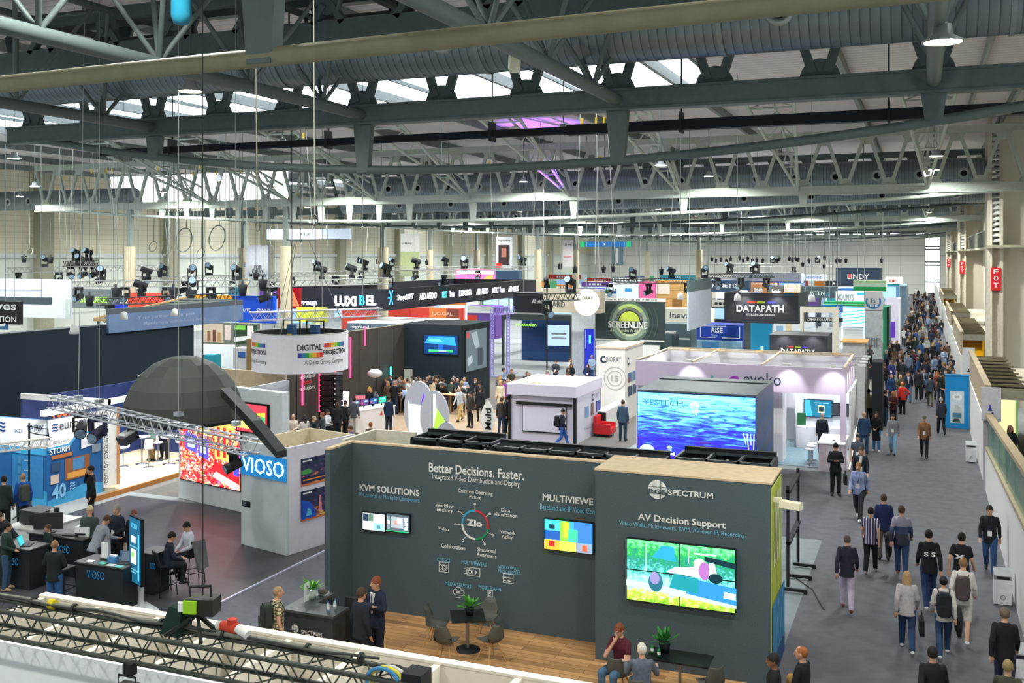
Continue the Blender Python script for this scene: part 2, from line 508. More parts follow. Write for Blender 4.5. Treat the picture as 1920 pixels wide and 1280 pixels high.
for x in (-23, -17, -11.5, -6, -.8, 3): MB().box(x - .03, 26.6, 11.75, x + .03, 27, 12.3).tube((x, 26.8, 12.2), (x, 26.8, 16.3), .025, 5).build('hanger', M('#2a3136'), t)

# triangular tube girders that run along the hall between the near pair of trusses
for x, d in ((-20.8, 'far left over the duct'), (-13.8, 'running in from the upper left corner'), (-6.8, 'crossing the middle of the near duct'), (.2, 'behind the bright near lamp')):
    t = thing('tube_girder', 'pale triangular tube girder ' + d, 'girder', (x, 9, 12.2))
    MB().tube((x, 5, 12.2), (x, 23.4, 12.2), .15, 12).build('bottom_tube', PAINT3, t)
    for s in (-1, 1):
        MB().tube((x + 1.3 * s, 5, 14.8), (x + 1.3 * s, 23.4, 14.8), .1, 8).build('top_tube', PAINT3, t)
        for k in range(6):
            y = 7 + 2.9 * k
            MB().tube((x, y, 12.25), (x + 1.3 * s, y - 1.2, 14.75), .055, 6).build('diagonal', PAINT3, t)
            MB().tube((x, y, 12.25), (x + 1.3 * s, y + 1.2, 14.75), .055, 6).build('diagonal', PAINT3, t)
    for k in range(7): MB().tube((x - 1.3, 5.8 + 2.9 * k, 14.8), (x + 1.3, 5.8 + 2.9 * k, 14.8), .05, 6).build('cross_tube', PAINT3, t)
# inclined lattice braces from the far pair's lower chord up to the roof
nm = ['second from the right wall', 'by the right wall', 'above the round white banner', 'above the black ring of signs', 'left of the middle', 'far left, over the dark wall', 'left end, above the grey banner', 'leftmost of the row']
for row, (ya, yb) in enumerate(((61, 48), (112, 100), (163, 151))):
    for k, x in enumerate((-6.8, .2, -13.8, -20.8, -27.8, -34.8, -41.8, -48.8)):
        if row and k > 5: continue
        t = thing('roof_brace', 'inclined %s lattice brace from truss to roof, %s' % (('pale', 'small pale', 'tiny distant')[row], nm[k]), 'roof brace', (x, ya, 12.2))
        L = lambda s, u: V((x + s * 1.25 * u, ya + (yb - ya) * u, 12.2 + 3.9 * u))
        for s in (-1, 1): MB().tube(L(s, 0), L(s, 1), .09, 7).build('chord', PAINT_LIT, t)
        MB().tube(V((x, ya - 1, 13.4)), V((x, yb + 1.5, 16.2)), .07, 6).build('top_chord', PAINT_LIT, t)
        la = MB()
        for j in range(1, 7):
            u, v = j / 7, (j + .5) / 7
            la.tube(L(-1, u), L(1, u), .05, 5)
            c = V((x, ya - 1 + (yb + 2.5 - ya) * v, 13.4 + 2.8 * v))
            for s in (-1, 1): la.tube(L(s, u), c, .04, 5)
        la.build('lattice', PAINT_LIT, t)

# high bay lamps: rows over the hall
high_bay(.28, 17.2, 11.81, 'bright high bay lamp in front of the near duct, upper right', 260, 16.3 - 11.81)
high_bay(-16.28, 19.6, 12.4, 'bright high bay lamp below the near duct, upper left', 160, 16.3 - 12.6)
ORDN = ('first', 'second', 'third', 'fourth', 'fifth', 'sixth', 'seventh', 'eighth', 'ninth', 'tenth', 'eleventh', 'twelfth', 'thirteenth')
for k, y in enumerate((-2, 12, 33, 47, 58.5, 77, 93, 110, 128, 148, 170, 195, 220)):  # rows nearest the camera are out of view, added to light the near booths
    for j, x in enumerate((-65, -51, -37, -23, -11.5, .5)):
        zl = 15.2 if y < 20 else 12.7 if y != 58.5 else 13
        high_bay(x, y, zl, 'high bay lamp hanging in the %s cross row, %s from the left wall' % (ORDN[k], ORDN[j]), 420 if y < 50 else 780, roof_z(x, y) - zl)

# ---------------------------------------------------------------- columns, pillars, galleries
STEEL = M('#8c9690', .5)
ck = {(-56.4, 61): 'beside the hanging cable loops, left', (-56.4, 75): 'left of the white meeting banner', (-42.2, 61): 'right of the white meeting banner', (-42.2, 75): 'above the ring of signs',
      (-56.4, 112): 'left of the black-framed portrait banner', (-56.4, 126): 'between the green and the portrait banner', (-42.2, 112): 'right of the portrait banner', (-42.2, 126): 'left of the blue exit sign', (-26, 126): 'under the blue exit sign', (-42.2, 163): 'under the middle of the far wall'}
for (x, y), d in ck.items():
    t = thing('hall_column', 'round pale concrete column topped by a steel post, ' + d, 'column', (x, y, 0))
    MB().tube((x, y, 0), (x, y, 9.1), .44, 20).build('shaft', M('#cdc3a6', .8, noise=.05, scale=2.), t)
    MB().box(x - .18, y - .18, 9.1, x + .18, y + .18, 12).build('steel_post', STEEL, t)
PALE = M('#cfc9b6', .7)
for k, (y, d) in enumerate(((61.7, 'nearest, behind the end of the pale truss'), (114.3, 'second along the right wall'), (175, 'farthest along the right wall'))):
    t = thing('wall_pillar', 'concrete wall pillar with white trim, ' + d, 'pillar', (4, y, 0))
    MB().box(4, y + .9, 0, 8.5, y + 2.8, 16.3).build('shaft', CONC, t)
    MB().box(3.27, y, 0, 3.5, y + 2.6, 16).box(3.86, y, 0, 4.04, y + 2.6, 16).box(3.5, y + .3, 0, 3.86, y + 2.6, 9).build('trim', PALE, t)
    lv = MB()
    for i in range(22): lv.slab([(3.5, y + .05, 9.2 + .3 * i), (3.5, y + .25, 9.35 + .3 * i), (3.86, y + .25, 9.35 + .3 * i), (3.86, y + .05, 9.2 + .3 * i)], (0, 0, .06))
    lv.build('louvre', M('#e4e8e4'), t)
    MB().box(3.2, y - .5, 8.88, 8.5, y + 1.4, 9.02).build('ledge', M('#a8a690'), t)
    s = thing('wall_sign', 'red vertical sign on the white trim of the %s pillar' % ('nearest', 'second', 'farthest')[k], 'sign', (3.68, y, 6.5), group='red signs on the pillars')
    MB().box(3.43, y - .08, 6.52, 3.93, y - .003, 7.78).build('panel', M('#c8202c'), s)
    for i, ch in enumerate('FOT'): T(ch, s, (3.56, y - .08, 7.44 - .37 * i), X_, .24, .25, WHITE, bold=.02)
    if k < 2:
        y1 = (114.3, 175)[k] - .1
        g = thing('gallery', 'concrete gallery with steel railing on the right wall, %s bay' % ('nearer', 'farther')[k], 'gallery', (4.6, y + 5, 9))
        MB().box(4.1, y + 2.82, 8.88, 5.58, y1, 9.02).build('slab', M('#a8a690'), g)
        ra = MB()
        ra.box(4.15, y + 2.9, 10.2, 4.23, y1, 10.28)
        for i in range(int((y1 - y - 4) / .6)): ra.box(4.17, y + 3.1 + .6 * i, 9.02, 4.21, y + 3.14 + .6 * i, 10.2)
        ra.build('railing', M('#7d817a'), g)
# white partition, roofed blocks and ramp along the right of the aisle
WPART = M('#dcdcd8', .5, noise=.02)
FENCE = panel_mat('slat_fence', '#a8987c', 'Y', .35, .6)
SLAT = M('#7d7760', .8)
def block(y0, y1, label, yellow):
    t = thing('roofed_block', label, 'block', (2.1, y0, 0))
    MB().box(2.06, y0, 0, 2.2, y1, 2.4).build('front_wall', WPART, t)
    MB().box(2.2, y1 - .2, 0, 3.6, y1, 3.4).build('end_wall', WPART, t)
    MB().box(2.1, y0, 2.4, 2.2, y1, 3.75).box(2.04, y0, 3.7, 2.26, y1, 3.8).build('slat_fence', FENCE, t)
    MB().box(2.2, y0, 3.3, 3.6, y1, 3.42).build('roof_slab', M('#6a6452'), t)
    for i in range(int((y1 - y0) / 1.4)):
        y = y0 + .1 + 1.4 * i
        MB().slab([(2.26, y, 3.6), (3.6, y, 3.6), (3.6, y + 1.3, 3.46), (2.26, y + 1.3, 3.46)], (0, 0, .08)).build('roof_board', SLAT, t)
    MB().box(2.2, y0 - .02, 3.3, 3.6, y0 + .06, 3.62).build('fascia', M('#8f8c80'), t)
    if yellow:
        MB().box(2.25, y0 + .9, 2.35, 3.4, y0 + 1, 3.3).build('recess_back', M('#b98a2c'), t)  # yellow light of the recess is put into these colours
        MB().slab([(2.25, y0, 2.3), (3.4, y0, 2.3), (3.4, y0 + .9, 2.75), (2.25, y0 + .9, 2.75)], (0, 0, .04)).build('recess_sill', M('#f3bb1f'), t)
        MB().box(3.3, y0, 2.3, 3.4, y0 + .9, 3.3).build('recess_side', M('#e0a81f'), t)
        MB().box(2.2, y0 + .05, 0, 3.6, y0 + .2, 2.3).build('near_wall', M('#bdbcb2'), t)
    else:
        MB().box(2.3, y0 + 5, 0, 3.5, y0 + 5.1, 3.3).build('back_panel', M('#8fb868', emit=.35), t)  # green and yellow room light put into glowing panels
        MB().box(2.7, y0 + 4.9, 1.2, 3.4, y0 + 4.98, 3.0).build('poster', M('#f2edb0', emit=.7), t)
    MB().box(3.62, y0, 2.85, 7.5 if y0 < 60 else 5.55, y1, 3.0).build('concrete_apron', CONC, t)
    return t
block(40.3, 54.6, 'slat-roofed block by the stairs with the blue panel at its far corner', False)
block(67.5, 86, 'slat-roofed block with a recess coloured as yellow light in its end', True)
block(92, 112, 'third slat-roofed block, far down the aisle', True)
block(130, 160, 'farthest slat-roofed block near the hall end', True)
t = thing('partition_wall', 'long low white partition along the aisle beyond the blocks', 'partition', (2.1, 122, 0))
MB().box(2.06, 54.7, 0, 2.16, 67.4, 1.1).box(2.06, 86.1, 0, 2.16, 91.9, 2.6).box(2.06, 112.1, 0, 2.16, 129.9, 2.8).box(2.06, 160.1, 0, 2.16, 232, 3).build('panel', WPART, t)
# stepped ramp beside the near white wall
t = thing('ramp', 'stepped ramp behind the near white wall with a green glass balustrade', 'ramp', (2.2, 22, 0))
MB().slab([(2.06, 40.1, 0), (2.06, 40.1, 1.5), (2.06, 16, 2.95), (2.06, 16, 0)], (.12, 0, 0)).build('white_wall', WPART, t)
MB().slab([(2.04, 40.1, 1.5), (2.04, 40.1, 1.62), (2.04, 16, 3.07), (2.04, 16, 2.95)], (.3, 0, 0)).build('kerb', M('#a3977a'), t)
for i in range(16):
    y = 39.6 - 1.45 * i
    z = .95 + .09 * i
    if i == 0: MB().box(3.62, 16, 2.7, 7.5, 40.1, 2.85).build('concrete_apron', CONC, t)
    MB().box(2.36, y - 1.45, z - .5, 3.6, y - .02, z + .06).build('step', SLAT, t)
GLASS = M('#3f8f78', .1, noise=.02, alpha=.55)
for i in range(8):
    y = 39.8 - 2.9 * i
    za, zb = 1.6 + .06 * (40.1 - y), 1.6 + .06 * (42.9 - y)
    MB().slab([(2.12, y, za), (2.12, y - 2.8, zb), (2.12, y - 2.8, zb + 1.1), (2.12, y, za + 1.1)], (.025, 0, 0)).build('glass_panel', GLASS, t)
MB().slab([(2.04, 40, 2.7), (2.04, 40, 2.82), (2.04, 16, 4.27), (2.04, 16, 4.15)], (.22, 0, 0)).build('handrail', M('#a08f70'), t)
t = thing('sign_post', 'grey corner post carrying the restroom sign plate', 'post', (2.3, 40.2, 0))
MB().box(1.98, 40.12, 0, 2.5, 40.29, 3.6).build('post', M('#9b97a0'), t)
s = MB().box(1.92, 40.04, 2.55, 2.56, 40.12, 3.75).build('sign_plate', M('#c3c2cc'), t)
blue = M('#1d3c8c')
D(s, (1.92, 40.04, 2.55), X_, [(blue, circ(.28, .52, .05)), (blue, [(.2, .36), (.36, .36), (.31, .46), (.25, .46)]), (blue, circ(.36, .27, .04)), (blue, ring(.33, .15, .07, .1, 100, 380)), (blue, line(.35, .25, .38, .12, .05))], 'symbols')
t = thing('sign_board', 'upright pale sign board with a small symbol at the block fence', 'sign', (2, 55, 0))
MB().box(1.78, 54.85, 2.6, 2.34, 54.9, 3.9).box(2, 54.9, 0, 2.1, 55, 2.6).build('board', M('#d3d3d6'), t)
D(t, (1.78, 54.85, 2.6), X_, [(BLACK, circ(.28, .24, .04)), (BLACK, [(.2, .1), (.36, .1), (.3, .2), (.26, .2)])], 'symbol')

# ================================================================ near booths
LET, LBLUE = M('#e2e4e0', .5), M('#74b9d3', .5)
BOOTH = M('#4b595e', .75, noise=.12, scale=40.)
TAN = M('#cdb795', .8)
def TL(par, m, rows, bold=0.):
    for s, p, rx, w, h, *b in rows: T(s, par, p, rx, w, h, m, bold=b[0] if b else bold)
def screen(label, p, rx, w, h, mat, frame=.03, depth=.06, name='wall_screen', group=None, par=None):
    """flat display whose lower left corner is p"""
    rx = V(rx).normalized()
    n = rx.cross(Z_)
    p = V(p)
    t = par or thing(name, label, 'screen', tuple(p), group=group)
    q = p - rx * frame - Z_ * frame
    W, H = w + 2 * frame, h + 2 * frame
    MB().slab([q, q + rx * W, q + rx * W + Z_ * H, q + Z_ * H], n * depth).build('bezel', BLACK, t)
    a = p + n * (depth + .004)
    MB().poly([a, a + rx * w, a + rx * w + Z_ * h, a + Z_ * h]).build('display', mat, t)
    return t
def box_truss(label, p, q, s, mat, bays, group=None, name='box_truss', r=.025, lr=.012, down=True):
    p, q = V(p), V(q)
    t = thing(name, label, 'truss', tuple(p), group=group)
    d = (q - p).normalized()
    a = d.cross(Z_).normalized() * s
    cs = [V((0, 0, 0)), a, a + Z_ * s, Z_ * s]
    for c in cs: MB().tube(p + c, q + c, r, 7).build('chord', mat, t)
    la = MB()
    L = (q - p) / bays
    for k in range(bays):
        for i in range(4):
            c, e = cs[i], cs[(i + 1) % 4]
            la.tube(p + L * k + c, p + L * (k + .5) + e, lr, 5)
            la.tube(p + L * (k + .5) + e, p + L * (k + 1) + c, lr, 5)
    la.build('lattice', mat, t)
    return t

# ---- the dark green-black booth wall
YW = 21.2
t = thing('graphics_wall', 'charcoal exhibit wall printed with white headings, a coloured ring and line icons', 'exhibit wall', (-9.5, YW, 0))
MB().box(-12.76, YW, 0, -6.4, YW + .14, 3.96).build('panel', BOOTH, t)
MB().box(-12.9, 20.2, 0, -12.76, YW + .14, 3.96).build('return_panel', BOOTH, t)
MB().box(-12.76, YW - .005, 3.96, -6.4, YW + .15, 4).box(-12.91, 20.19, 3.96, -12.76, YW + .15, 4).build('top_edge', TAN, t)
TL(t, LET, [('Better Decisions. Faster.', (-10.7, 21.2, 3.43), (1, 0, 0), 2.38, 0.22, .02), ('KVM SOLUTIONS', (-12.56, 21.2, 2.83), (1, 0, 0), 1.61, 0.16, .025), ('MULTIVIEWE', (-7.87, 21.2, 3.02), (1, 0, 0), 1.18, 0.15, .025), ('Zio', (-9.74, 21.2, 2.27), (1, 0, 0), 0.4, 0.16, .05),
 ('Integrated Video Distribution and Display', (-10.61, 21.2, 3.24), (1, 0, 0), 2.19, 0.16), ('Common Operating\nPicture', (-9.95, 21.2, 2.9), (1, 0, 0), 0.87, 0.21, .01), ('Workflow\nEfficiency', (-10.53, 21.2, 2.51), (1, 0, 0), 0.47, 0.21, .01), ('Video', (-10.46, 21.2, 2.1), (1, 0, 0), 0.27, 0.08, .01),
 ('Collaboration', (-10.38, 21.2, 1.7), (1, 0, 0), 0.61, 0.1, .01), ('Data\nVisualization', (-9.06, 21.2, 2.57), (1, 0, 0), 0.58, 0.19, .01), ('Network\nAgility', (-8.91, 21.2, 2.06), (1, 0, 0), 0.39, 0.2, .01), ('Situational\nAwareness', (-9.48, 21.2, 1.6), (1, 0, 0), 0.49, 0.21, .01)])
TL(t, LBLUE, [('IP Control of Multiple Computers', (-12.59, 21.2, 2.66), (1, 0, 0), 1.64, 0.13), ('Baseband and IP Video Con', (-7.93, 21.2, 2.82), (1, 0, 0), 1.27, 0.13), ('CODECS', (-10.49, 21.2, 1.37), (1, 0, 0), 0.34, 0.09, .01), ('MULTIVIEWERS', (-9.86, 21.2, 1.38), (1, 0, 0), 0.62, 0.09, .01),
 ('VIDEO WALL\nPROCESSORS', (-8.95, 21.2, 1.29), (1, 0, 0), 0.54, 0.17, .01), ('MEDIA SERVERS', (-10.28, 21.2, 0.84), (1, 0, 0), 0.66, 0.09, .01), ('MOBILE APPS', (-9.43, 21.2, 0.86), (1, 0, 0), 0.56, 0.09, .01)])
c = (-9.52, 21.2, 2.31)
rr = .345
it = [(M('#3f9ec4'), ring(0, 0, rr - .045, rr, 90, 180)), (M('#c8333c'), ring(0, 0, rr - .045, rr, -12, 90)), (M('#1e8a55'), ring(0, 0, rr - .045, rr, -90, -12)), (LET, ring(0, 0, rr - .045, rr, 180, 270))]
for a in (90, 38, -22, -58, 232, 183, 142):
    u, v = math.cos(R(a)), math.sin(R(a))
    it += [(LET, line(rr * u, rr * v, (rr + .11) * u, (rr + .11) * v, .012)), (LET, ring((rr + .135) * u, (rr + .135) * v, .016, .028, n=12))]
D(t, c, X_, it, 'ring_graphic')
def icon(px, sh): D(t, px, X_, [(LET, q) for q in sh], 'icon')
fr_ = lambda w, h, e=.014: [rect(-w, -h, 2 * w, e), rect(-w, h - e, 2 * w, e), rect(-w, -h, e, 2 * h), rect(w - e, -h, e, 2 * h)]
icon((-10.31, 21.2, 1.25), fr_(.13, .12) + [ring(0, 0, .03, .045), ring(0, 0, .06, .07)] + [line(.07 * math.cos(R(a)), .07 * math.sin(R(a)), .12 * math.cos(R(a)), .1 * math.sin(R(a)), .012) for a in (0, 40, 140, 180, 220, 320)])
icon((-9.56, 21.2, 1.23), fr_(.17, .1) + [[(.04, -.05), (.11, 0), (.04, .05)], ring(-.09, 0, .03, .05), ring(-.09, 0, .07, .08)] + [line(-.24, .06 * k, -.15, .05 * k, .014) for k in (-1, 0, 1)])
icon((-8.7, 21.2, 1.18), fr_(.13, .11) + [rect(-.1 + .07 * i, -.06 + .07 * j, .05, .025) for i in range(3) for j in (0, 1)] + [rect(-.13, .02, .26, .012)])
icon((-9.94, 21.2, 0.72), [ring(-.07, -.01, .055, .07, 60, 270), ring(.08, -.01, .055, .07, -90, 110), ring(0, .04, .07, .085, 20, 160), rect(-.08, -.075, .16, .012), rect(-.05, -.03, .1, .03), rect(-.05, .01, .1, .02), rect(-.06, -.13, .12, .012)])
icon((-9.15, 21.2, 0.72), fr_(.075, .14, .012) + [rect(-.05, -.08, .1, .012), ring(0, .04, .02, .035), rect(-.05, -.02, .04, .03), rect(.01, -.02, .04, .03), rect(-.02, .09, .06, .03), [(-.03, -.14), (.03, -.14), (0, -.18)]])
def quads(label, p, w, h, cells, base):
    s = screen(label, p, X_, w, h, base, .02, .07)
    D(s, p, X_, [(m, rect(a * w, b * h, c * w, d * h)) for m, a, b, c, d in cells], 'picture', .08)
E_ = lambda c, s=1.1: M(c, emit=s)
p, _, w, h = ((-12.44, 21.2, 1.93), (1, 0, 0), 0.6, 0.4)
quads('small wall screen with a white page in quarters, first under the left heading', p, w, h, [(E_('#26364a'), .02, .52, .24, .45), (E_('#5b7a68'), .27, .55, .22, .4), (E_('#e8ece8'), .51, .5, .47, .45), (E_('#f2f3f2'), .02, .04, .48, .42), (E_('#8ec3d4'), .52, .05, .45, .42), (E_('#4a8c9c'), .68, .14, .14, .2)], E_('#cfd6d4', .9))
p, _, w, h = ((-11.79, 21.2, 1.97), (1, 0, 0), 0.6, 0.4)
quads('small wall screen with a grid of thumbnails, second under the left heading', p, w, h, [(E_('#9aa6ab'), .2, .2, .55, .65)] + [(E_(random.choice(('#d6dde0', '#7d8f98', '#e4e8e6'))), .02 + .16 * i, .1 + .28 * j, .13, .22) for i in (0, 5) for j in range(3)] + [(E_('#cc8a8a'), .35, .4, .2, .25), (E_('#eef0ee'), .5, .5, .18, .28), (E_('#1fae6a'), 0, 0, 1, .05)], E_('#5a6b74', .7))
p, _, w, h = ((-7.8, 21.2, 1.98), (1, 0, 0), 1.11, 0.65)
quads('colourful wall screen with six pictures beside the charcoal tower', p, w, h, [(E_('#49c3d4'), 0, .64, .33, .36), (E_('#1a3c48'), .1, .7, .12, .15), (E_('#2456a0'), 0, .34, .33, .3), (E_('#7fd83a'), .33, .32, .2, .68), (E_('#d8e23a'), .4, .45, .12, .5), (E_('#3a78d8'), .62, .32, .38, .68), (E_('#3ed890'), .5, .34, .2, .4), (E_('#e8a83a'), 0, 0, .33, .33), (E_('#b02c2c'), .1, .1, .12, .2), (E_('#c8d050'), .33, 0, .34, .32), (E_('#8a94a8'), .67, 0, .33, .32), (E_('#d85a3a'), .8, .06, .1, .2)], E_('#40a0b8'))

# ---- the charcoal tower with the video wall
YT = 20.35
t = thing('tower', 'charcoal square tower with a round grid logo and the four-screen car picture', 'tower', (-4.6, YT, 0))
MB().box(-6.38, YT, 0, -2.78, 21.86, 3.98).build('body', BOOTH, t)
MB().box(-6.4, YT - .01, 3.98, -2.76, 21.87, 4.02).build('top', TAN, t)
side = M('#b9c24a', .5)  # print colour with the lamp's yellow light mixed in
MB().box(-2.78, YT + .02, .1, -2.765, 21.84, 3.9).build('side_graphic', side, t)
D(t, (-2.765, YT + .02, .1), Y_, [(M('#e8edc0'), [(.2 + .22 * k, 2.2), (.3 + .22 * k, 2.2), (.62 + .2 * k, 3.6), (.5 + .2 * k, 3.6)]) for k in range(4)] + [(M('#3c86b8'), rect(0, .4, 1.8, 1.1)), (M('#24507c'), rect(0, 0, 1.8, .4)), (M('#8fc4d8'), line(.3, .5, .8, 1.4, .05)), (M('#8fc4d8'), line(.9, .5, 1.4, 1.4, .05))], 'print')
p = (-5.05, 20.35, 3.69)
D(t, p, X_, [(LET, circ(0, 0, .195, 28)), (BOOTH, rect(-.2, .05, .4, .012)), (BOOTH, rect(-.2, -.085, .4, .012)), (BOOTH, rect(-.075, -.2, .012, .4)), (BOOTH, rect(.065, -.2, .012, .4))], 'logo')
T('RGB', t, (-5.23, 20.35, 3.6), X_, .375, .105, BOOTH, .03, .03)
TL(t, LET, [('SPECTRUM', (-4.83, 20.35, 3.6), (1, 0, 0), 0.92, 0.12, .02), ('AV Decision Support', (-5.46, 20.35, 2.99), (1, 0, 0), 1.8, 0.18, .025)])
TL(t, LBLUE, [('Video Walls, Multiviewers, KVM, AV-over-IP, Recording', (-5.86, 20.35, 2.86), (1, 0, 0), 2.57, 0.12)])
def grass(nt, b):
    tc = N(nt, 'TexCoord')
    sp = N(nt, 'SeparateXYZ', {0: tc.outputs['Object']})
    no = N(nt, 'TexNoise', {'Vector': tc.outputs['Object'], 'Scale': 9., 'Detail': 8., 'Roughness': .7})
    ad = N(nt, 'Math', {0: no.outputs[0], 1: N(nt, 'MapRange', {0: sp.outputs[2], 1: 0., 2: 1.28, 3: -.35, 4: .4}).outputs[0]}, operation='ADD')
    r = ramp(nt, ad.outputs[0], [(.08, '#5fae18'), (.26, '#c4d850'), (.34, '#a8dcc8'), (.5, '#58c8b8'), (.62, '#18847c'), (.78, '#1ca84a'), (.92, '#7ae8a0')])
    emit_to(nt, b, r.outputs[0], 1.15)
p, _, w, h = ((-5.68, 20.35, 1.39), (1, 0, 0), 2.23, 1.27)
p = V(p)
t = thing('video_wall', 'bright video wall of four screens showing a blurred racing car on grass', 'video wall', tuple(p - V((0, .1, 0))))
VW = pic_mat('racing_picture', grass)
for i in range(2):
    for j in range(2):
        b = MB().box(p.x + i * w / 2, YT - .1, p.z + j * h / 2, p.x + (i + 1) * w / 2, YT, p.z + (j + 1) * h / 2).build('screen', BLACK, t)
        MB().poly([(p.x + i * w / 2 + .012, YT - .104, p.z + j * h / 2 + .012), (p.x + (i + 1) * w / 2 - .012, YT - .104, p.z + j * h / 2 + .012), (p.x + (i + 1) * w / 2 - .012, YT - .104, p.z + (j + 1) * h / 2 - .012), (p.x + i * w / 2 + .012, YT - .104, p.z + (j + 1) * h / 2 - .012)]).build('display', VW, b)
cw, cb, cv, ck2, ct = E_('#d8f0f0', 1.2), E_('#2a62c0', 1.), E_('#a46ab0', 1.), E_('#0e3440', .8), E_('#1c8c98', 1.)
D(t, p + V((0, -.1, 0)), X_, [(E_('#bfe4dc', .9), [(0, .42), (2.25, .3), (2.25, .1), (0, .3)]), (E_('#2f86c8', 1.), [(1.25, .28), (2.25, .16), (2.25, .5), (1.5, .58), (1.25, .6)]), (ct, [(.9, .36), (1.5, .3), (1.5, .6), (1, .66)]), (E_('#2a6a80', .9), circ(.62, .44, .15, 18, .2)), (E_('#8a86b8', 1.), circ(.6, .52, .1, 16, .13)), (cw, [(.85, .68), (1.6, .62), (1.7, .74), (1.4, .84), (1, .78)]),
  (cw, circ(1.52, .9, .12)), (cv, circ(1.62, .78, .12, 16, .18)), (cw, [(1.7, .66), (1.9, .6), (1.82, .95), (1.72, .95)]), (ck2, [(1.62, .98), (2.24, .88), (2.24, 1.0), (1.62, 1.08)]), (cw, rect(1.4, 1.1, .45, .03)), (ck2, circ(1.84, .66, .14, 16, .1)), (cw, rect(.42, .66, .014, .6)), (cw, rect(1.3, .9, .01, .34)), (E_('#2a9ac0', 1.), [(.55, .95), (1.05, .9), (1.0, 1.2), (.75, 1.2)]), (cw, [(2, .3), (2.24, .28), (2.24, .4), (2.02, .42)])], 'picture', .01)
t = thing('wall_spot', 'cream arm spotlight on the upper corner of the charcoal tower', 'spotlight', (-2.76, 20.6, 3.6))
MB().box(-2.78, 20.55, 3.6, -2.6, 20.65, 3.68).build('bracket', M('#d8d2b8'), t)
MB().cbox((-2.42, 20.5, 3.58), (.42, .16, .14), 0, -.3).build('head', M('#e6e0c4'), t)

# ---- reception desk
DESK = M('#464b4d', .35, noise=.05)
t = thing('reception_desk', 'dark reception desk with a cut-out back and a round white logo', 'desk', (-11.8, 18.4, 0))
MB().box(-12.38, 17.82, 0, -11.2, 18.34, 1.06).box(-12.38, 18.34, 0, -11.95, 19, 1.06).build('body', M('#33393b', .6), t)
MB().prism([(-12.42, 17.78), (-11.16, 17.78), (-11.16, 18.38), (-11.92, 18.38), (-11.92, 19.04), (-12.42, 19.04)], 1.06, 1.11).build('top', DESK, t)
MB().box(-11.6, 18.95, 0, -11.16, 19.06, 1.09).build('back_panel', M('#2c3234', .6), t)
D(t, (-12.1, 17.82, 0.73), X_, [(LET, circ(0, 0, .085, 24)), (BOOTH, rect(-.09, .02, .18, .006)), (BOOTH, rect(-.09, -.04, .18, .006)), (BOOTH, rect(-.035, -.09, .006, .18)), (BOOTH, rect(.03, -.09, .006, .18))], 'logo')
T('RGB', t, (-12.2, 17.82, 0.68), X_, .155, .045, BOOTH, .025, .03)
TL(t, LET, [('SPECTRUM', (-11.95, 17.82, 0.65), (1, 0, 0), 0.5, 0.08, .02)])
def bottle(x, y, z, label, col='#cfe3ea', g=None, s=1.):
    t = thing('water_bottle', label, 'bottle', (x, y, z), group=g)
    MB().lathe([(0, 0), (.033, 0), (.034, .12), (.03, .15), (.013, .19), (.013, .205)], (x, y, z), 12).build('body', M(col, .15, alpha=.75), t)
    MB().lathe([(.015, .2), (.015, .225), (0, .225)], (x, y, z), 10).build('cap', M('#3c78b0'), t)
    MB().lathe([(.0345, .06), (.0345, .11)], (x, y, z), 12).build('paper_label', WHITE, t)
bottle(-11.42, 18.0, 1.11, 'clear water bottle on the reception desk, the one nearer the front edge')
bottle(-11.36, 18.16, 1.11, 'clear water bottle on the reception desk, the one nearer the cut-out')
LEAF = M('#4f9a3a', .6, noise=.3, scale=30.)
def plant(x, y, z, label, pot, s=1., col=None):
    t = thing('potted_plant', label, 'plant', (x, y, z))
    MB().lathe([(0, 0), (.07 * s, 0), (.09 * s, .14 * s), (.08 * s, .14 * s), (0, .13 * s)], (x, y, z), 14).build('pot', pot, t)
    lf = MB()
    for k in range(46):
        a, b, l = random.uniform(0, 6.28), random.uniform(.2, 1.4), random.uniform(.12, .22) * s
        d = V((math.cos(a) * math.cos(b), math.sin(a) * math.cos(b), math.sin(b)))
        u, v = perp(d)
        o = V((x, y, z + .13 * s)) + d * l * .35
        lf.poly([o, o + d * l * .5 + u * .035 * s, o + d * l, o + d * l * .5 - u * .035 * s])
    lf.build('leaves', col or LEAF, t)
plant(-12.2, 18.55, 1.11, 'tall leafy plant in a glass on the reception desk', M('#b9c7b8', .2), 1.25, M('#6fb34a', .6, noise=.3, scale=30.))
t = MB().box(-12.2, 18.3, 1.11, -12.19, 18.48, 1.5).build('sign_card', WHITE, None, label='white upright card in front of the desk plant', cat='card')
tag(MB().box(-12.2, 18.8, 1.11, -12.0, 18.96, 1.17).build('leaflet_stack', WHITE, None), 'stack of white leaflets on the back arm of the reception desk', 'leaflets')
tag(MB().lathe([(0, 0), (.1, 0), (.11, .05), (.05, .08), (0, .08)], (-12.05, 18.78, 1.18), 14).build('sweets_bowl', M('#5a5144'), None), 'small round brown bowl on the leaflets of the reception desk', 'bowl')
bottle(-12.1, 18.62, 1.11, 'clear plastic cup bottle beside the desk plant')

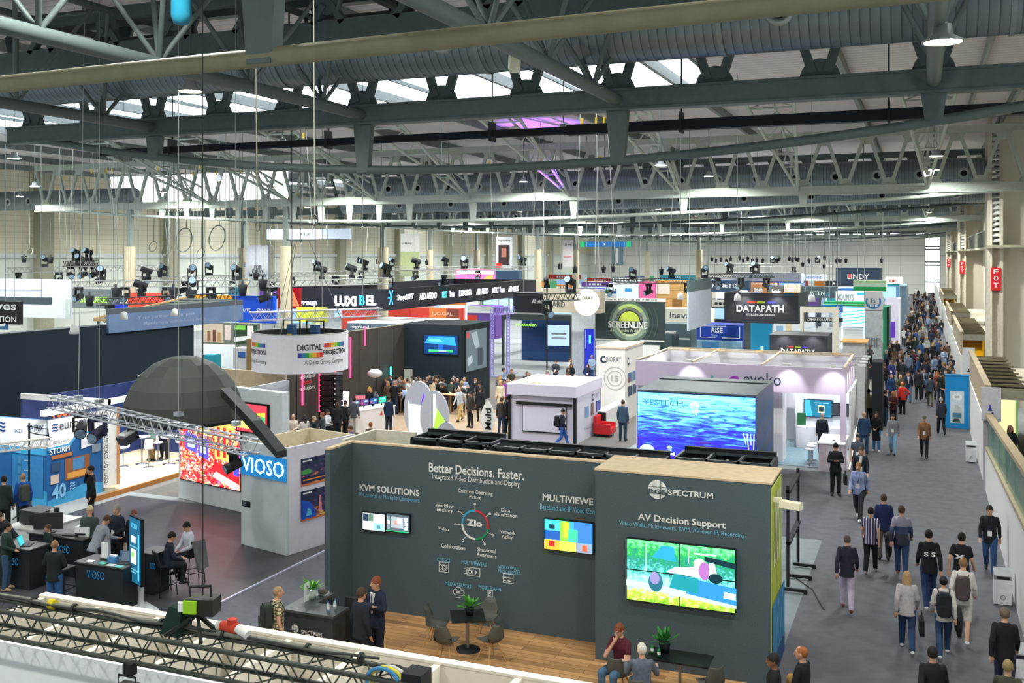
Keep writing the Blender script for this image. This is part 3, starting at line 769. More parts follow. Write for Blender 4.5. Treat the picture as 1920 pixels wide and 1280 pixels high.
# ---- shell chairs and cafe tables
SHELL = M('#565751', .7)
OAK = M('#b98d58', .6)
def shell_chair(label, shell, legm, group=None, seat_h=.45, four=True):
    t = thing('shell_chair', label, 'chair', (0, 0, 0), group=group)
    prof = [(-.22, .02), (-.2, -.02), (0, -.03), (.16, 0), (.21, .1), (.24, .25), (.27, .38)]
    vs, fs = [], []
    for i, (y, z) in enumerate(prof):
        wd_ = .21 + .02 * (i == 2) - .05 * max(0, i - 4) * .8
        for j in range(7):
            u = (j - 3) / 3
            vs.append((wd_ * u, y - (.05 * u * u if i > 3 else 0), seat_h + z + .07 * u * u * (1 if 0 < i < 5 else .3)))
    n = len(vs)
    vs += [(x, y, z - .02) for x, y, z in vs]
    for i in range(6):
        for j in range(6):
            a = i * 7 + j
            fs += [(a, a + 1, a + 8, a + 7), (n + a, n + a + 7, n + a + 8, n + a + 1)]
    ed = [j for j in range(7)] + [7 * i + 6 for i in range(1, 7)] + [42 + j for j in range(5, -1, -1)] + [7 * i for i in range(5, 0, -1)]
    fs += [(ed[k], n + ed[k], n + ed[(k + 1) % len(ed)], ed[(k + 1) % len(ed)]) for k in range(len(ed))]
    MB().add(vs, fs, 0, True).build('shell', shell, t, local=True)
    for a, b in ((-1, -1), (1, -1), (-1, 1), (1, 1)):
        MB().tube((a * .09, b * .08 - .01, seat_h - .03), (a * .23, b * .22, 0), .015, 7, .011).build('leg', legm, t, local=True)
    return t
g = 'dark shell chairs at the small black table'
ch = shell_chair('dark grey shell chair at the black table, nearest of the four, facing the wall', SHELL, OAK, g)
ch.location = (-9.2, 19.0, .02); ch.rotation_euler = (0, 0, R(180))
MW[ch.name] = MX.Translation(ch.location)
dup(ch, (-9.8, 19.75, .02), R(95), 'dark grey shell chair at the end of the black table towards the suited men', g)
dup(ch, (-8.35, 19.4, .02), R(-120), 'dark grey shell chair at the right end of the black table, angled away', g)
dup(ch, (-8.95, 20.55, .02), R(5), 'dark grey shell chair between the black table and the graphics wall', g)
dup(ch, (-3.7, 19.0, .02), R(-140), 'dark grey shell chair to the right of the black bistro table', g)
dup(ch, (-5.4, 18.75, .02), R(175), 'dark grey shell chair under the man in the maroon polo', g)
dup(ch, (-4.78, 17.95, .02), R(175), 'dark grey shell chair under the white-haired man in grey', g)
def cafe_table(x, y, w, d, label, topm, h=.74, rz=0.):
    t = thing('cafe_table', label, 'table', (x, y, .02))
    MB().cbox((x, y, h), (w, d, .03), 0, rz).build('top', topm, t)
    MB().tube((x, y, .05), (x, y, h - .015), .03, 10).build('column', M('#9a9ea0', .3, .8), t)
    MB().lathe([(0, .05), (.05, .05), (.26, .02), (.27, 0), (0, 0)], (x, y, .02), 20).build('foot', BLACK, t)
    return t
cafe_table(-9.07, 19.8, .72, .72, 'small square black table with a green plant by the graphics wall', M('#1d1f20', .4), rz=.5)
plant(-9.05, 19.85, .755, 'bushy green plant in a black pot on the small black table', BLACK, 1.1, M('#58a83c', .6, noise=.3, scale=30.))
cafe_table(-4.35, 19.3, 1.2, .62, 'black bistro table below the four-screen wall', M('#15171a', .4))
plant(-4.68, 19.42, .755, 'dark green plant in a black pot below the four-screen wall', BLACK, 1.3, M('#2f7a34', .6, noise=.3, scale=30.))
bottle(-4.72, 19.12, .755, 'green glass bottle on the black bistro table', '#2c8a58', None, 1.2)
bottle(-4.88, 19.25, .755, 'green glass bottle between the two seated men', '#3f9a52')

# ---- low white bay wall and the black box truss in front of it
CREAM = M('#ece5d4', .6, noise=.02)
t = thing('bay_wall', 'white hollow wall of open-topped bays in the near foreground', 'exhibit wall', (-6, 9.4, 0))
MB().box(-10.75, 10.02, 0, 1.5, 10.1, 4).build('back_panel', CREAM, t)
MB().box(-10.75, 8.72, 0, 1.5, 8.8, 3.98).build('front_panel', M('#eef0ef', .6, noise=.02), t)
MB().box(-10.75, 8.8, 2.4, 1.5, 10.02, 2.44).build('inner_shelf', CREAM, t)
for k in range(13): MB().box(-10.75 + .96 * k, 8.8, 2.44, -10.67 + .96 * k, 10.02, 4).build('divider', CREAM, t)
MB().box(-10.78, 10.0, 4, 1.5, 10.12, 4.03).build('cap', CREAM, t)
BT = M('#3b4138', .45)
tr_ = box_truss('dark green-black box truss lying along the white bay wall', (-11.4, 8.2, 4.58), (-4.35, 8.2, 4.58), -.28, BT, 18, r=.026, lr=.0085)
t = thing('cable_bundle', 'taped grey cable bundle lying along the top of the black truss', 'cable', (-8, 8.5, 4.63))
MB().path([(-11.4 + .35 * k, 8.47 + .02 * math.sin(k * 1.7), 4.635 + .012 * math.sin(k * 2.3)) for k in range(19)], .029, 8).build('sleeve', M('#7c7f72', .6), t)
MB().path([(-10.4 + .35 * k, 8.43 + .025 * math.sin(k * 1.3), 4.65 + .012 * math.cos(k * 2)) for k in range(17)], .014, 6).build('cord', M('#3c3f3a', .6), t)
for x in (-9.2, -8.6, -7.4, -6.6, -5.6, -5): MB().tube((x - .015, 8.46, 4.635), (x + .015, 8.46, 4.635), .052, 10).build('tape', M('#2c2f2c'), t)
MB().tube((-8.95, 8.46, 4.64), (-8.88, 8.46, 4.64), .055, 10).build('yellow_tape', M('#d8c020'), t)
t = thing('power_plug', 'red and white power plug on the black truss', 'plug', (-6.53, 8.47, 4.7))
MB().tube((-6.65, 8.5, 4.7), (-6.43, 8.45, 4.72), .055, 12).tube((-6.51, 8.47, 4.7), (-6.51, 8.47, 4.8), .05, 12).build('body', M('#c4402c'), t)
MB().tube((-6.43, 8.45, 4.72), (-6.29, 8.43, 4.68), .045, 12).tube((-6.71, 8.51, 4.69), (-6.65, 8.5, 4.7), .05, 12).build('cover', M('#d8d8d0'), t)
t = thing('cable_coil', 'loop of blue and yellow cable at the end of the black truss', 'cable', (-4.6, 8.3, 4.5))
for k, cc in enumerate(('#3f88b8', '#d8c848', '#c8ccc8', '#2c2f2c')):
    MB().path([(-4.62 + .03 * k + .17 * math.cos(a * .4488), 8.2 + .03 * k, 4.56 + .13 * math.sin(a * .4488)) for a in range(14)], .018, 6, closed=True).build('loop', M(cc), t)
MB().cbox((-4.32, 8.3, 4.6), (.2, .22, .16)).build('plug_block', BLACK, t)
# chain hoist standing on its spreader
hx, hy = -7.02, 8.5
t = thing('chain_hoist', 'black and green chain hoist with a cloth chain bag above the near truss', 'hoist', (hx, hy, 4.58))
MB().cbox((hx + .12, hy, 4.88), (.3, .2, .17), 0, .25).build('motor_body', M('#23281f', .5), t)
MB().cbox((hx + .06, hy - .12, 4.89), (.14, .06, .13), 0, .25).build('motor_label', M('#9ccf2a'), t)
MB().cbox((hx - .03, hy - .15, 4.89), (.07, .02, .1), 0, .25).build('white_label', WHITE, t)
MB().path([(hx + .02, hy - .08, 4.98), (hx + .02, hy - .08, 5.08), (hx + .22, hy, 5.09), (hx + .22, hy, 4.98)], .015, 6).build('handle', BLACK, t)
MB().slab([(hx - .34, hy - .12, 4.56), (hx - .1, hy - .12, 4.54), (hx - .06, hy - .12, 4.84), (hx - .22, hy - .12, 4.86)], (0, .2, 0)).build('chain_bag', M('#20352f', .9), t)
for a, b in ((-.28, -.14), (.3, -.14), (-.28, .14), (.3, .14)): MB().bar((hx + .05, hy, 4.78), (hx + .05 + a * .8, hy - .1 + b, 4.6), .035, .035).build('spreader_leg', M('#2a2e28'), t)
MB().path([(hx + .12, hy, 4.98), (hx + .1, hy + .02, 9), (hx + .1, hy + .02, 13), (hx + .1, hy + .02, 16.3)], .006, 5).build('chain', M('#3c4038', .4, .6), t)
t = thing('stage_lamp', 'dark stage lamp hanging below the near truss at the bottom edge', 'stage lamp', (-7.53, 8.15, 4.2))
MB().cbox((-7.53, 8.14, 4.26), (.1, .1, .12)).build('clamp', BLACK, t)
MB().path([(-7.64, 8.1, 4.08), (-7.64, 8.1, 4.2), (-7.42, 8.1, 4.2), (-7.42, 8.1, 4.08)], .012, 6).tube((-7.53, 8.14, 4.19), (-7.53, 8.14, 4.24), .015, 6).build('yoke', BLACK, t)
MB().add([V(q) + V((-7.53, 8.08, 4.02)) for q in ((-.1, -.04, .1), (.1, -.04, .1), (.14, -.1, -.16), (-.18, -.1, -.16), (-.1, .1, .1), (.1, .1, .1), (.14, .14, -.14), (-.18, .14, -.14))], [(0, 1, 2, 3), (7, 6, 5, 4), (0, 4, 5, 1), (1, 5, 6, 2), (2, 6, 7, 3), (3, 7, 4, 0)]).build('housing', M('#4c4a42', .6), t)

# ================================================================ left: the booth with the neon sign, the blue booth, the dome
E1, E2 = V((math.cos(R(-14)), math.sin(R(-14)), 0)), V((math.cos(R(76)), math.sin(R(76)), 0))
def oprism(o, a0, a1, b0, b1):
    o = V(o)
    return [tuple((o + E1 * a + E2 * b).xy) for a, b in ((a0, b0), (a1, b0), (a1, b1), (a0, b1))]
GREYW = M('#c9d2d6', .6, noise=.1, scale=1.2)
C0 = (-16.61, 24.05, 0)
t = thing('corner_tower', 'pale hollow corner tower with a blue neon sign and two city posters', 'tower', C0)
MB().prism(oprism(C0, -1.98, 0, 0, .08), .02, 3.05).build('front_panel', GREYW, t)
MB().prism(oprism(C0, -.08, 0, .08, 2.7), .02, 3.05).build('side_panel', M('#dcd8e4', .6, noise=.03), t)
MB().prism(oprism(C0, -1.98, -1.9, .08, 2.7), .02, 3.05).prism(oprism(C0, -1.9, -.08, 2.62, 2.7), .02, 3.05).build('inner_panel', M('#d9cdae'), t)
MB().prism(oprism(C0, -1.9, -.08, .08, 2.6), 2.0, 2.04).build('lid', M('#cfc4a8'), t)
p, rx, w, h = ((-18.515, 24.525, 2.093), (0.9703, -0.2419, 0), 1.962, 0.641)
p, rx = V(p), V(rx)
nn = rx.cross(Z_)
sg = MB().slab([p, p + rx * w, p + rx * w + Z_ * h, p + Z_ * h], nn * .04).build('sign_panel', M('#1f7fc0', emit=.55), t)
NEON = M('#b8f2ff', emit=3.)
T('VIOSO', sg, p + rx * .1 + Z_ * (h * .16), rx, w - .16, h * .68, NEON, .06, .0)
pk = ((-18.492, 24.519, 1.144), (0.9703, -0.2419, 0), 0.381, 0.172)
bx_ = V(pk[0])
D(t, bx_, rx, [(BLACK, rect(0, 0, pk[2], pk[3])), (M('#55606a'), rect(.03, .03, pk[2] * .4, pk[3] - .06))], 'socket_plate')
def poster(label, q, sky_c, cells, bandc):
    p, rx, w, h = q
    rx = V(rx)
    n = rx.cross(Z_)
    p = V(p)
    t = thing('poster', label, 'poster', tuple(p))
    MB().slab([p, p + rx * w, p + rx * w + Z_ * h, p + Z_ * h], n * .015).build('sheet', sky_c, t)
    D(t, p + n * .012, rx, [(bandc, rect(0, 0, w, h * .06))] + [(m, [(a * w, b * h) for a, b in sh]) for m, sh in cells], 'picture')
def city(nt, b):
    tc = N(nt, 'TexCoord')
    vo = N(nt, 'TexVoronoi', {'Vector': N(nt, 'Mapping', {0: tc.outputs['Object'], 3: (9, 9, 16)}).outputs[0], 'Scale': 1.})
    sp = N(nt, 'SeparateXYZ', {0: tc.outputs['Object']})
    ad = N(nt, 'Math', {0: vo.outputs['Color'], 1: N(nt, 'MapRange', {0: sp.outputs[2], 1: 0., 2: .9, 3: .35, 4: -.5}).outputs[0]}, operation='ADD')
    r = ramp(nt, ad.outputs[0], [(.1, '#141c3c'), (.45, '#1d2a58'), (.7, '#5a3a6a'), (.9, '#c8702c'), (1, '#e8c060')])
    nt.links.new(r.outputs[0], b.inputs['Base Color'])
CITY = pic_mat('night_city', city)
poster('night city poster with a green glow, upper of the two on the pale corner tower', ((-16.486, 24.549, 1.873), (0.2419, 0.9703, 0), 1.163, 0.777), CITY, [(M('#4a9a50'), [(0, .42), (.3, .42), (.36, .5), (.24, .62), (0, .56)]), (M('#1a2348'), rect(0, .1, 1, .22)), (M('#d8843a'), rect(.05, .18, .8, .05)), (WHITE, rect(.04, .88, .3, .05))], M('#d8702c'))
poster('blue dome poster with a lit tower, lower of the two on the pale corner tower', ((-16.486, 24.549, 0.867), (0.2419, 0.9703, 0), 1.163, 0.853), CITY, [(M('#2458c8'), [(0, .06), (.5, .06), (.42, .4), (.25, .62), (0, .72)]), (M('#58b8e0'), [(.15, .15), (.35, .15), (.3, .35), (.2, .4)]), (M('#e08a90'), [(.56, .2), (.68, .2), (.64, .75), (.6, .75)]), (WHITE, rect(.88, .4, .03, .6)), (WHITE, rect(.04, .9, .3, .05))], M('#d8702c'))
# the big LED wall
C1 = (-24.07, 28.37, 0)
t = thing('display_wall', 'white wall carrying the large red market LED picture', 'exhibit wall', C1)
MB().prism(oprism(C1, 0, 5.35, 0, .3), .02, 4.1).build('panel', M('#d4dbe0', .6, noise=.04), t)
def market(nt, b):
    tc = N(nt, 'TexCoord')
    mp = N(nt, 'Mapping', {0: tc.outputs['Object'], 2: (0, 0, R(14)), 3: (5, 1, 6)})
    vo = N(nt, 'TexVoronoi', {'Vector': mp.outputs[0], 'Scale': 1.1})
    v2 = N(nt, 'TexVoronoi', {'Vector': mp.outputs[0], 'Scale': 3.2})
    no = N(nt, 'TexNoise', {'Vector': mp.outputs[0], 'Scale': .6, 'Detail': 2.})
    a = N(nt, 'Mix', {0: no.outputs[0], 2: vo.outputs['Color'], 3: v2.outputs['Color']})
    sp = N(nt, 'SeparateColor', {0: v2.outputs['Color']})
    s1 = N(nt, 'SeparateColor', {0: vo.outputs['Color']})
    m = N(nt, 'Math', {0: sp.outputs[0], 1: s1.outputs[1]}, operation='ADD')
    r = ramp(nt, N(nt, 'Math', {0: m.outputs[0], 1: .5}, operation='MULTIPLY').outputs[0], [(0, '#c8142c'), (.34, '#e82a38'), (.44, '#f0604a'), (.56, '#f4a848'), (.64, '#f8e4d8'), (.8, '#e05a70'), (.9, '#7a4ac0')], 'CONSTANT')
    emit_to(nt, b, r.outputs[0], 1.25)
p, rx, w, h = ((-23.901, 28.328, 0.729), (0.9703, -0.2419, 0), 3.193, 2.337)
scr = screen('large LED picture of a crowded red market on the white wall', p, rx, w, h, pic_mat('market_picture', market), .03, .06, 'led_screen')
bl, go, rd, pk_ = E_('#4a4ad8', 1.2), E_('#f4c25a', 1.2), E_('#d8222c', 1.2), E_('#f0b0b0', 1.2)
D(scr, V(p) + V(rx).cross(Z_) * .06, rx, [(bl, [(.3, 1.1), (.95, .98), (.95, 1.55), (.3, 1.7)]), (bl, [(1, .92), (1.55, .82), (1.55, 1.5), (1, 1.55)]), (E_('#b0b4f0'), rect(.42, 1.15, .42, .35)), (E_('#b0b4f0'), rect(1.1, 1.02, .35, .35)), (go, [(1.9, .95), (2.9, .85), (2.9, 2.1), (1.9, 2.2)]), (rd, rect(2.02, 1.0, .16, 1.)), (rd, rect(2.34, 1.0, .16, 1.)), (rd, rect(2.64, 1.0, .14, .95)), (go, [(1.1, 1.7), (1.7, 1.62), (1.7, 2.05), (1.1, 2.1)]), (rd, [(1.7, .5), (w, .12), (w, .75), (1.9, .8)]), (pk_, [(1.8, .3), (2.9, .02), (w, .02), (w, .2), (2, .5)]), (bl, [(w - .3, .5), (w, .45), (w, 1.2), (w - .3, 1.3)])], 'picture', .006)
# white rear structure with a television
t = thing('rear_enclosure', 'tall white enclosure with tan inner walls behind the dark dome', 'exhibit wall', (-21, 29, 0))
MB().box(-21.1, 27.95, 0, -21, 30.55, 4.02).build('side_panel', M('#dde1ea', .6), t)
MB().box(-24.2, 30.45, 0, -21.1, 30.55, 4.3).build('rear_panel', TAN, t)
p, rx, w, h = ((-20.934, 27.588, 2.728), (0.9703, -0.2419, 0), 1.479, 0.651)
s = screen('television with a red and green picture on the white enclosure behind the dome', p, rx, w, h + .25, E_('#d83a4a', 1.1), .05, .08)
D(s, V(p) + V(rx).cross(Z_) * .08, rx, [(E_('#e8dce0', 1.1), circ(w * .2, h * .85, .22)), (E_('#2aa85a', 1.1), rect(w * .8, .2, w * .14, h * .7)), (E_('#e8c040', 1.1), [(w * .55, h * .95), (w * .95, h * .8), (w * .95, h * 1.05)]), (E_('#d8e070', 1.1), [(0, .1), (w * .6, .1), (w * .5, .3), (0, .45)]), (E_('#20242c', .3), [(w * .55, h), (w * .66, h), (w, .1), (w * .85, .1)])], 'picture', .006)

# ---- black counters
CTR, CTOP = M('#23292d', .5), M('#4c4d4c', .4)
NB = M('#2b7fb5', emit=.35)
def counter(label, x0, y0, x1, y1, txt, h=1.05):
    t = thing('demo_counter', label, 'counter', ((x0 + x1) / 2, y0, .012))
    MB().box(x0 + .03, y0 + .03, .012, x1 - .03, y1 - .03, h - .03).build('body', CTR, t)
    MB().box(x0, y0, h - .03, x1, y1, h).build('top', CTOP, t)
    if txt: T('VIOSO', t, txt[0], X_, txt[1], txt[2], NB, .015)
    return t
counter('black demo counter with leaflets on it, beside the tall blue display post', -19.12, 18.8, -17.6, 19.5, ((-18.74, 18.83, 0.69), .56, .2))
counter('black demo counter at the left edge holding an open laptop', -22.7, 19.1, -20.9, 19.75, ((-21.79, 19.13, 0.6), .5, .19))
counter('black demo counter under the dark monitor, behind the left one', -22.3, 20.3, -20.35, 20.95, ((-21.32, 20.33, 0.63), .5, .19))
counter('black demo counter half hidden behind the tall blue display post', -18.25, 20.0, -17.72, 20.6, ((-17.89, 20.03, 0.66), .18, .16))
t = thing('display_post', 'tall slanted display post with a blue screen beside the black counter', 'display post', (-17.5, 19.2, .012))
q = MX.Translation((-17.78, 19.2, 0)) @ MX.Rotation(R(-24), 4, 'Z')
MB().box(0, 0, .62, .68, .07, 2.22).xf(q).build('panel', BLACK, t)
MB().box(.3, .08, .02, .48, .16, 1.6).box(.05, -.1, .012, .75, .4, .04).xf(q).build('stand', M('#c8ccd0', .4), t)
a, rx = q @ V((.03, 0, .65)), (q.to_3x3() @ X_)
D(t, a, rx, [(E_('#1d5f80', .75), rect(0, 0, .62, 1.54)), (E_('#d8e8ec', .9), rect(.1, .95, .26, .16)), (E_('#e8f0ee', .9), rect(.1, .45, .3, .35)), (E_('#7ad05a', .9), rect(.13, .6, .14, .12)), (E_('#6ab0c8', .8), rect(.08, .3, .42, .03)), (E_('#6ab0c8', .8), rect(.08, .24, .36, .03)), (E_('#6ab0c8', .8), rect(.08, .85, .4, .03)), (E_('#5ac0e8', .9), rect(.52, .1, .07, 1.1))], 'picture')
T('VIOSO', t, a + rx * .12 + Z_ * 1.3, rx, .36, .13, E_('#5ac8f0', 1.), .03)
# things on the counters
def on_top(name, label, cat, parts, group=None):
    loc = parts[0][2]
    t = thing(name, label, cat, loc, group=group)
    for pn, m, c, d, rz in parts: MB().cbox(c, d, 0, rz).build(pn, m, t)
    return t
on_top('leaflet_holder', 'white upright leaflet holder on the counter with leaflets', 'leaflet holder', [('card', WHITE, (-18.55, 19.2, 1.27), (.16, .02, .4), .2), ('base', BLACK, (-18.55, 19.2, 1.065), (.2, .1, .03), .2)])
for k, (x, y, c, rz, lb) in enumerate(((-18.75, 18.95, '#dfe6e8', .1, 'white leaflet nearest the left corner of the black counter'), (-18.35, 18.93, '#58c0b0', -.2, 'turquoise leaflet in the middle of the black counter front'), (-18.05, 18.9, '#cfd8da', .15, 'pale leaflet to the right of the turquoise one'), (-17.8, 18.88, '#6ad0c8', 0, 'light turquoise leaflet at the right end of the black counter'), (-18.3, 19.3, '#d8dcdc', .3, 'white paper sheet behind the leaflet holder'))):
    tag(MB().cbox((x, y, 1.058), (.2, .14, .012), 0, rz).build('leaflet', M(c), None), lb, 'leaflet', 'leaflets on the black counter')
on_top('leaflet_box', 'blue and white box of cards on the counter with leaflets', 'box', [('tray', M('#4a86b8'), (-18.2, 19.12, 1.12), (.22, .16, .14), .1), ('cards', WHITE, (-18.2, 19.13, 1.2), (.18, .06, .05), .1)])
on_top('tablet', 'dark tablet standing on the counter with leaflets, by the grey-shirted arm', 'tablet', [('screen', E_('#3a5a8c', .5), (-18.05, 19.38, 1.16), (.34, .02, .2), 0), ('foot', BLACK, (-18.05, 19.43, 1.06), (.2, .1, .02), 0)])
def laptop(label, x, y, z, rz, c):
    t = thing('laptop', label, 'laptop', (x, y, z), rz)
    MB().box(-.17, -.12, 0, .17, .12, .018).build('keyboard_base', M('#3a3d40'), t, local=True)
    MB().slab([(-.17, .12, .01), (.17, .12, .01), (.17, .2, .24), (-.17, .2, .24)], (0, .012, 0)).build('lid', M(c), t, local=True)
    MB().poly([(-.155, .118, .025), (.155, .118, .025), (.155, .193, .225), (-.155, .193, .225)]).build('display', E_(c, .9), t, local=True)
laptop('turquoise open laptop on the left edge counter', -21.3, 19.4, 1.05, R(120), '#3fb8c0')
laptop('small open laptop at the right end of the counter with leaflets', -17.85, 19.15, 1.05, R(20), '#4a5a68')
t = thing('monitor', 'large dark monitor seen from behind on the second black counter', 'monitor', (-21.75, 20.5, 1.05))
MB().cbox((-21.75, 20.5, 1.36), (.75, .05, .44), 0, .5).build('case', M('#33373a'), t)
MB().cbox((-21.75, 20.54, 1.12), (.08, .06, .2), 0, .5).cbox((-21.75, 20.55, 1.06), (.3, .2, .02), 0, .5).build('stand', BLACK, t)
tag(MB().cbox((-20.95, 20.5, 1.065), (.45, .16, .025), 0, .1).build('keyboard', BLACK, None), 'black keyboard on the second black counter', 'keyboard')
t = thing('printer', 'white desktop printer on the second black counter', 'printer', (-20.65, 20.7, 1.05))
MB().cbox((-20.65, 20.7, 1.17), (.42, .34, .24), 0, .15).build('body', WHITE, t)
MB().cbox((-20.65, 20.52, 1.12), (.3, .06, .03), 0, .15).build('tray', BLACK, t)
t = thing('white_table', 'white box table carrying the big black projector', 'table', (-22.9, 21.4, .012))
MB().box(-23.5, 20.7, .012, -22.35, 22.2, .97).build('body', WHITE, t)
MB().box(-23.54, 20.66, .97, -22.31, 22.24, 1.0).build('top', WHITE, t)
t = thing('projector', 'big black projector on the white table', 'projector', (-22.9, 21.3, 1.0))
MB().box(-23.3, 20.95, 1.04, -22.5, 21.6, 1.4).build('body', M('#2c3236', .5), t)
MB().tube((-22.75, 20.94, 1.22), (-22.75, 20.85, 1.22), .1, 16).build('lens', M('#10161c', .1), t)
for a, b in ((-23.2, 21), (-22.6, 21), (-23.2, 21.5), (-22.6, 21.5)): MB().tube((a, b, 1.0), (a, b, 1.05), .025, 8).build('foot', BLACK, t)
on_top('leaflet_holder', 'white upright card beside the projector', 'leaflet holder', [('card', WHITE, (-22.42, 21.25, 1.22), (.03, .16, .44), .2)])
def bar_stool(label, x, y, z, seat, h=.76, back=True, group=None, rz=0.):
    t = thing('bar_stool', label, 'stool', (x, y, z), rz, group)
    MB().lathe([(0, h + .02), (.17, h + .02), (.2, h - .03), (0, h - .05)], n=16).build('seat', seat, t, local=True)
    if back: MB().slab([(-.17, .15, h), (.17, .15, h), (.15, .22, h + .3), (-.15, .22, h + .3)], (0, .02, 0)).build('backrest', seat, t, local=True)
    MB().tube((0, 0, .03), (0, 0, h - .04), .025, 8).build('column', M('#b8bcc0', .25, .9), t, local=True)
    MB().lathe([(0, .04), (.05, .035), (.2, .012), (.21, 0), (0, 0)], n=18).build('foot', M('#b8bcc0', .25, .9), t, local=True)
    return t
def frame_stool(label, x, y, rz, group):
    t = thing('bar_chair', label, 'stool', (x, y, .012), rz, group)
    MB().box(-.2, -.2, .74, .2, .2, .79).build('seat', M('#2b2d2f'), t, local=True)
    MB().slab([(-.19, .18, .8), (.19, .18, .8), (.17, .26, 1.12), (-.17, .26, 1.12)], (0, .03, 0)).build('backrest', M('#2b2d2f'), t, local=True)
    for a, b in ((-1, -1), (1, -1), (1, 1), (-1, 1)): MB().tube((a * .17, b * .17, .74), (a * .22, b * .22, 0), .014, 6).build('leg', BLACK, t, local=True)
    MB().path([(-.2, -.2, .28), (.2, -.2, .28), (.2, .2, .28), (-.2, .2, .28)], .011, 6, closed=True).build('footrest', BLACK, t, local=True)
frame_stool('black bar chair under the seated man in the dark suit', -17.55, 20.2, R(150), 'black bar chairs')
frame_stool('black bar chair with a grey jacket, under the man in the white shirt', -17.55, 21.25, R(-120), 'black bar chairs')
frame_stool('empty black bar chair between the left man in jeans and the black counter', -19.65, 19.0, R(90), 'black bar chairs')
tag(MB().add([(-17.3, 20.95, 1.15), (-17.22, 21.3, 1.15), (-17.1, 21.3, .45), (-17.14, 20.98, .42), (-17.36, 20.96, 1.12), (-17.28, 21.32, 1.12), (-17.2, 21.32, .45), (-17.22, 20.98, .42)], [(0, 3, 2, 1), (4, 5, 6, 7), (0, 1, 5, 4), (1, 2, 6, 5), (2, 3, 7, 6), (3, 0, 4, 7)]).build('jacket', M('#6d6f70', .9), None), 'grey jacket hanging over the back of a bar chair', 'jacket')
t = thing('floor_trim', 'bright aluminium edge strip along the charcoal carpet', 'trim', (-15.87, 18, .01))
MB().box(-15.9, 13, .0, -15.84, 28, .05).build('strip', M('#c8ccde', .3, .4), t)

# ---- the blue audio booth
BLU, LBL = M('#1f5c96', .5, noise=.04), M('#3f9ccc', .5)
t = thing('blue_booth', 'blue and white audio booth with a wave logo, left edge', 'booth', (-27.25, 25.63, 0))
MB().box(-34, 25.63, 0, -27.25, 25.75, 2.93).build('front_wall', BLU, t)
MB().box(-27.37, 25.75, 0, -27.25, 28.1, 2.93).build('side_wall', BLU, t)
MB().box(-34, 25.75, 2.2, -27.37, 28.1, 2.25).build('ceiling_panel', M('#c9c6b0'), t)
D(t, (-34, 25.63, 0), X_, [(LBL, rect(0, 0, 6.75, .55)), (LBL, rect(0, 1.75, 6.75, .3)), (M('#e3e7ea'), rect(0, 1.98, 6.75, .95)), (M('#2d77b0'), rect(5.2, .3, 1.4, 1.4))], 'print')
D(t, (-27.25, 25.63, 0), Y_, [(LBL, [(0, 0), (2.47, 0), (2.47, .35), (1.6, .5), (0, .2)]), (M('#3f9ccc'), [(0, 2.02), (.9, 2.02), (1.25, 2.3), (2.47, 2.3), (2.47, 2.2), (1.3, 2.2), (.95, 1.9), (0, 1.9)]), (M('#e3e7ea'), [(0, 2.0), (.92, 2.0), (1.27, 2.29), (2.47, 2.29), (2.47, 2.93), (0, 2.93)]),
  (M('#8a5a3c'), rect(.75, .75, 1.1, .75)), (M('#4a86b8'), rect(1.1, 1.05, .5, .4)), (M('#d8a04a'), [(.85, .8), (1.7, .8), (1.7, 1.0), (.85, 1.0)]), (M('#2c4a6a'), rect(.15, 1.15, .4, .3)), (M('#c8b8a8'), rect(.12, .75, .36, .3)), (M('#7a8a98'), rect(1.95, 1.5, .42, .28)), (M('#dde4ea'), [(1.45, 1.72), (2.1, 1.8), (2.1, 2.25), (1.45, 2.2)]), (M('#8aa0b0'), rect(1.75, 1.82, .28, .26)), (M('#a86a3c'), rect(.15, 1.58, .9, .13))], 'print')
wave = lambda a, b, s: [[(a, b + k * .09 * s), (a + .06 * s, b + .04 * s + k * .09 * s), (a + .16 * s, b + k * .09 * s), (a + .24 * s, b + .03 * s + k * .09 * s), (a + .24 * s, b + .07 * s + k * .09 * s), (a + .16 * s, b + .05 * s + k * .09 * s), (a + .06 * s, b + .08 * s + k * .09 * s), (a, b + .05 * s + k * .09 * s)] for k in range(3)]
NAVY = M('#1c4680')
D(t, (-27.25, 25.63, 0), Y_, [(NAVY, wave(.18, 2.5, 1.1))], 'logo', .03)
T('euromet', t, ((-27.25, 26.12, 2.53), (0, 1, 0), 1.45, 0.24)[0], Y_, 1.55, .26, M('#3c4450'), .04)
T('100%', t, (-27.25, 25.85, 2.1), Y_, .3, .1, M('#3c4450'), .04)
T('certified', t, (-27.25, 26.2, 2.1), Y_, .45, .1, M('#a8b0b8'), .04)
T('STORM', t, ((-27.25, 25.71, 1.76), (0, 1, 0), 0.76, 0.18)[0], Y_, .85, .2, LET, .04, .02)
T('40', t, (-27.25, 25.8, .22), Y_, .6, .5, M('#7fc0e4'), .04, .03)
D(t, (-27.25, 25.63, 0), Y_, [(M('#7fc0e4'), wave(.95, .4, 1.))], 'logo', .03)
T('MATRIX', t, ((-28.12, 25.63, 2.56), (1, 0, 0), 0.74, 0.18)[0], X_, .72, .2, NAVY, .03)
T('2023', t, (-28.7, 25.63, 2.45), X_, .36, .11, NAVY, .03)
D(t, (-34, 25.63, 0), X_, [(NAVY, wave(4.55, 2.42, 1.4)), (M('#9fd0ea'), ring(4.25, 2.6, .18, .3, 180, 360))], 'logo', .03)
for k in range(4): D(t, (-28.55, 25.63, .4 + .33 * k), X_, [(M('#3f7ea8'), rect(0, 0, .16, .26)), (M('#8fc0dc'), rect(.3, .12, .3, .03))], 'print', .03)
t = thing('raised_lounge', 'pale wood stage with bar tables, wood edge and dark blue back wall', 'stage', (-29, 31, 0))
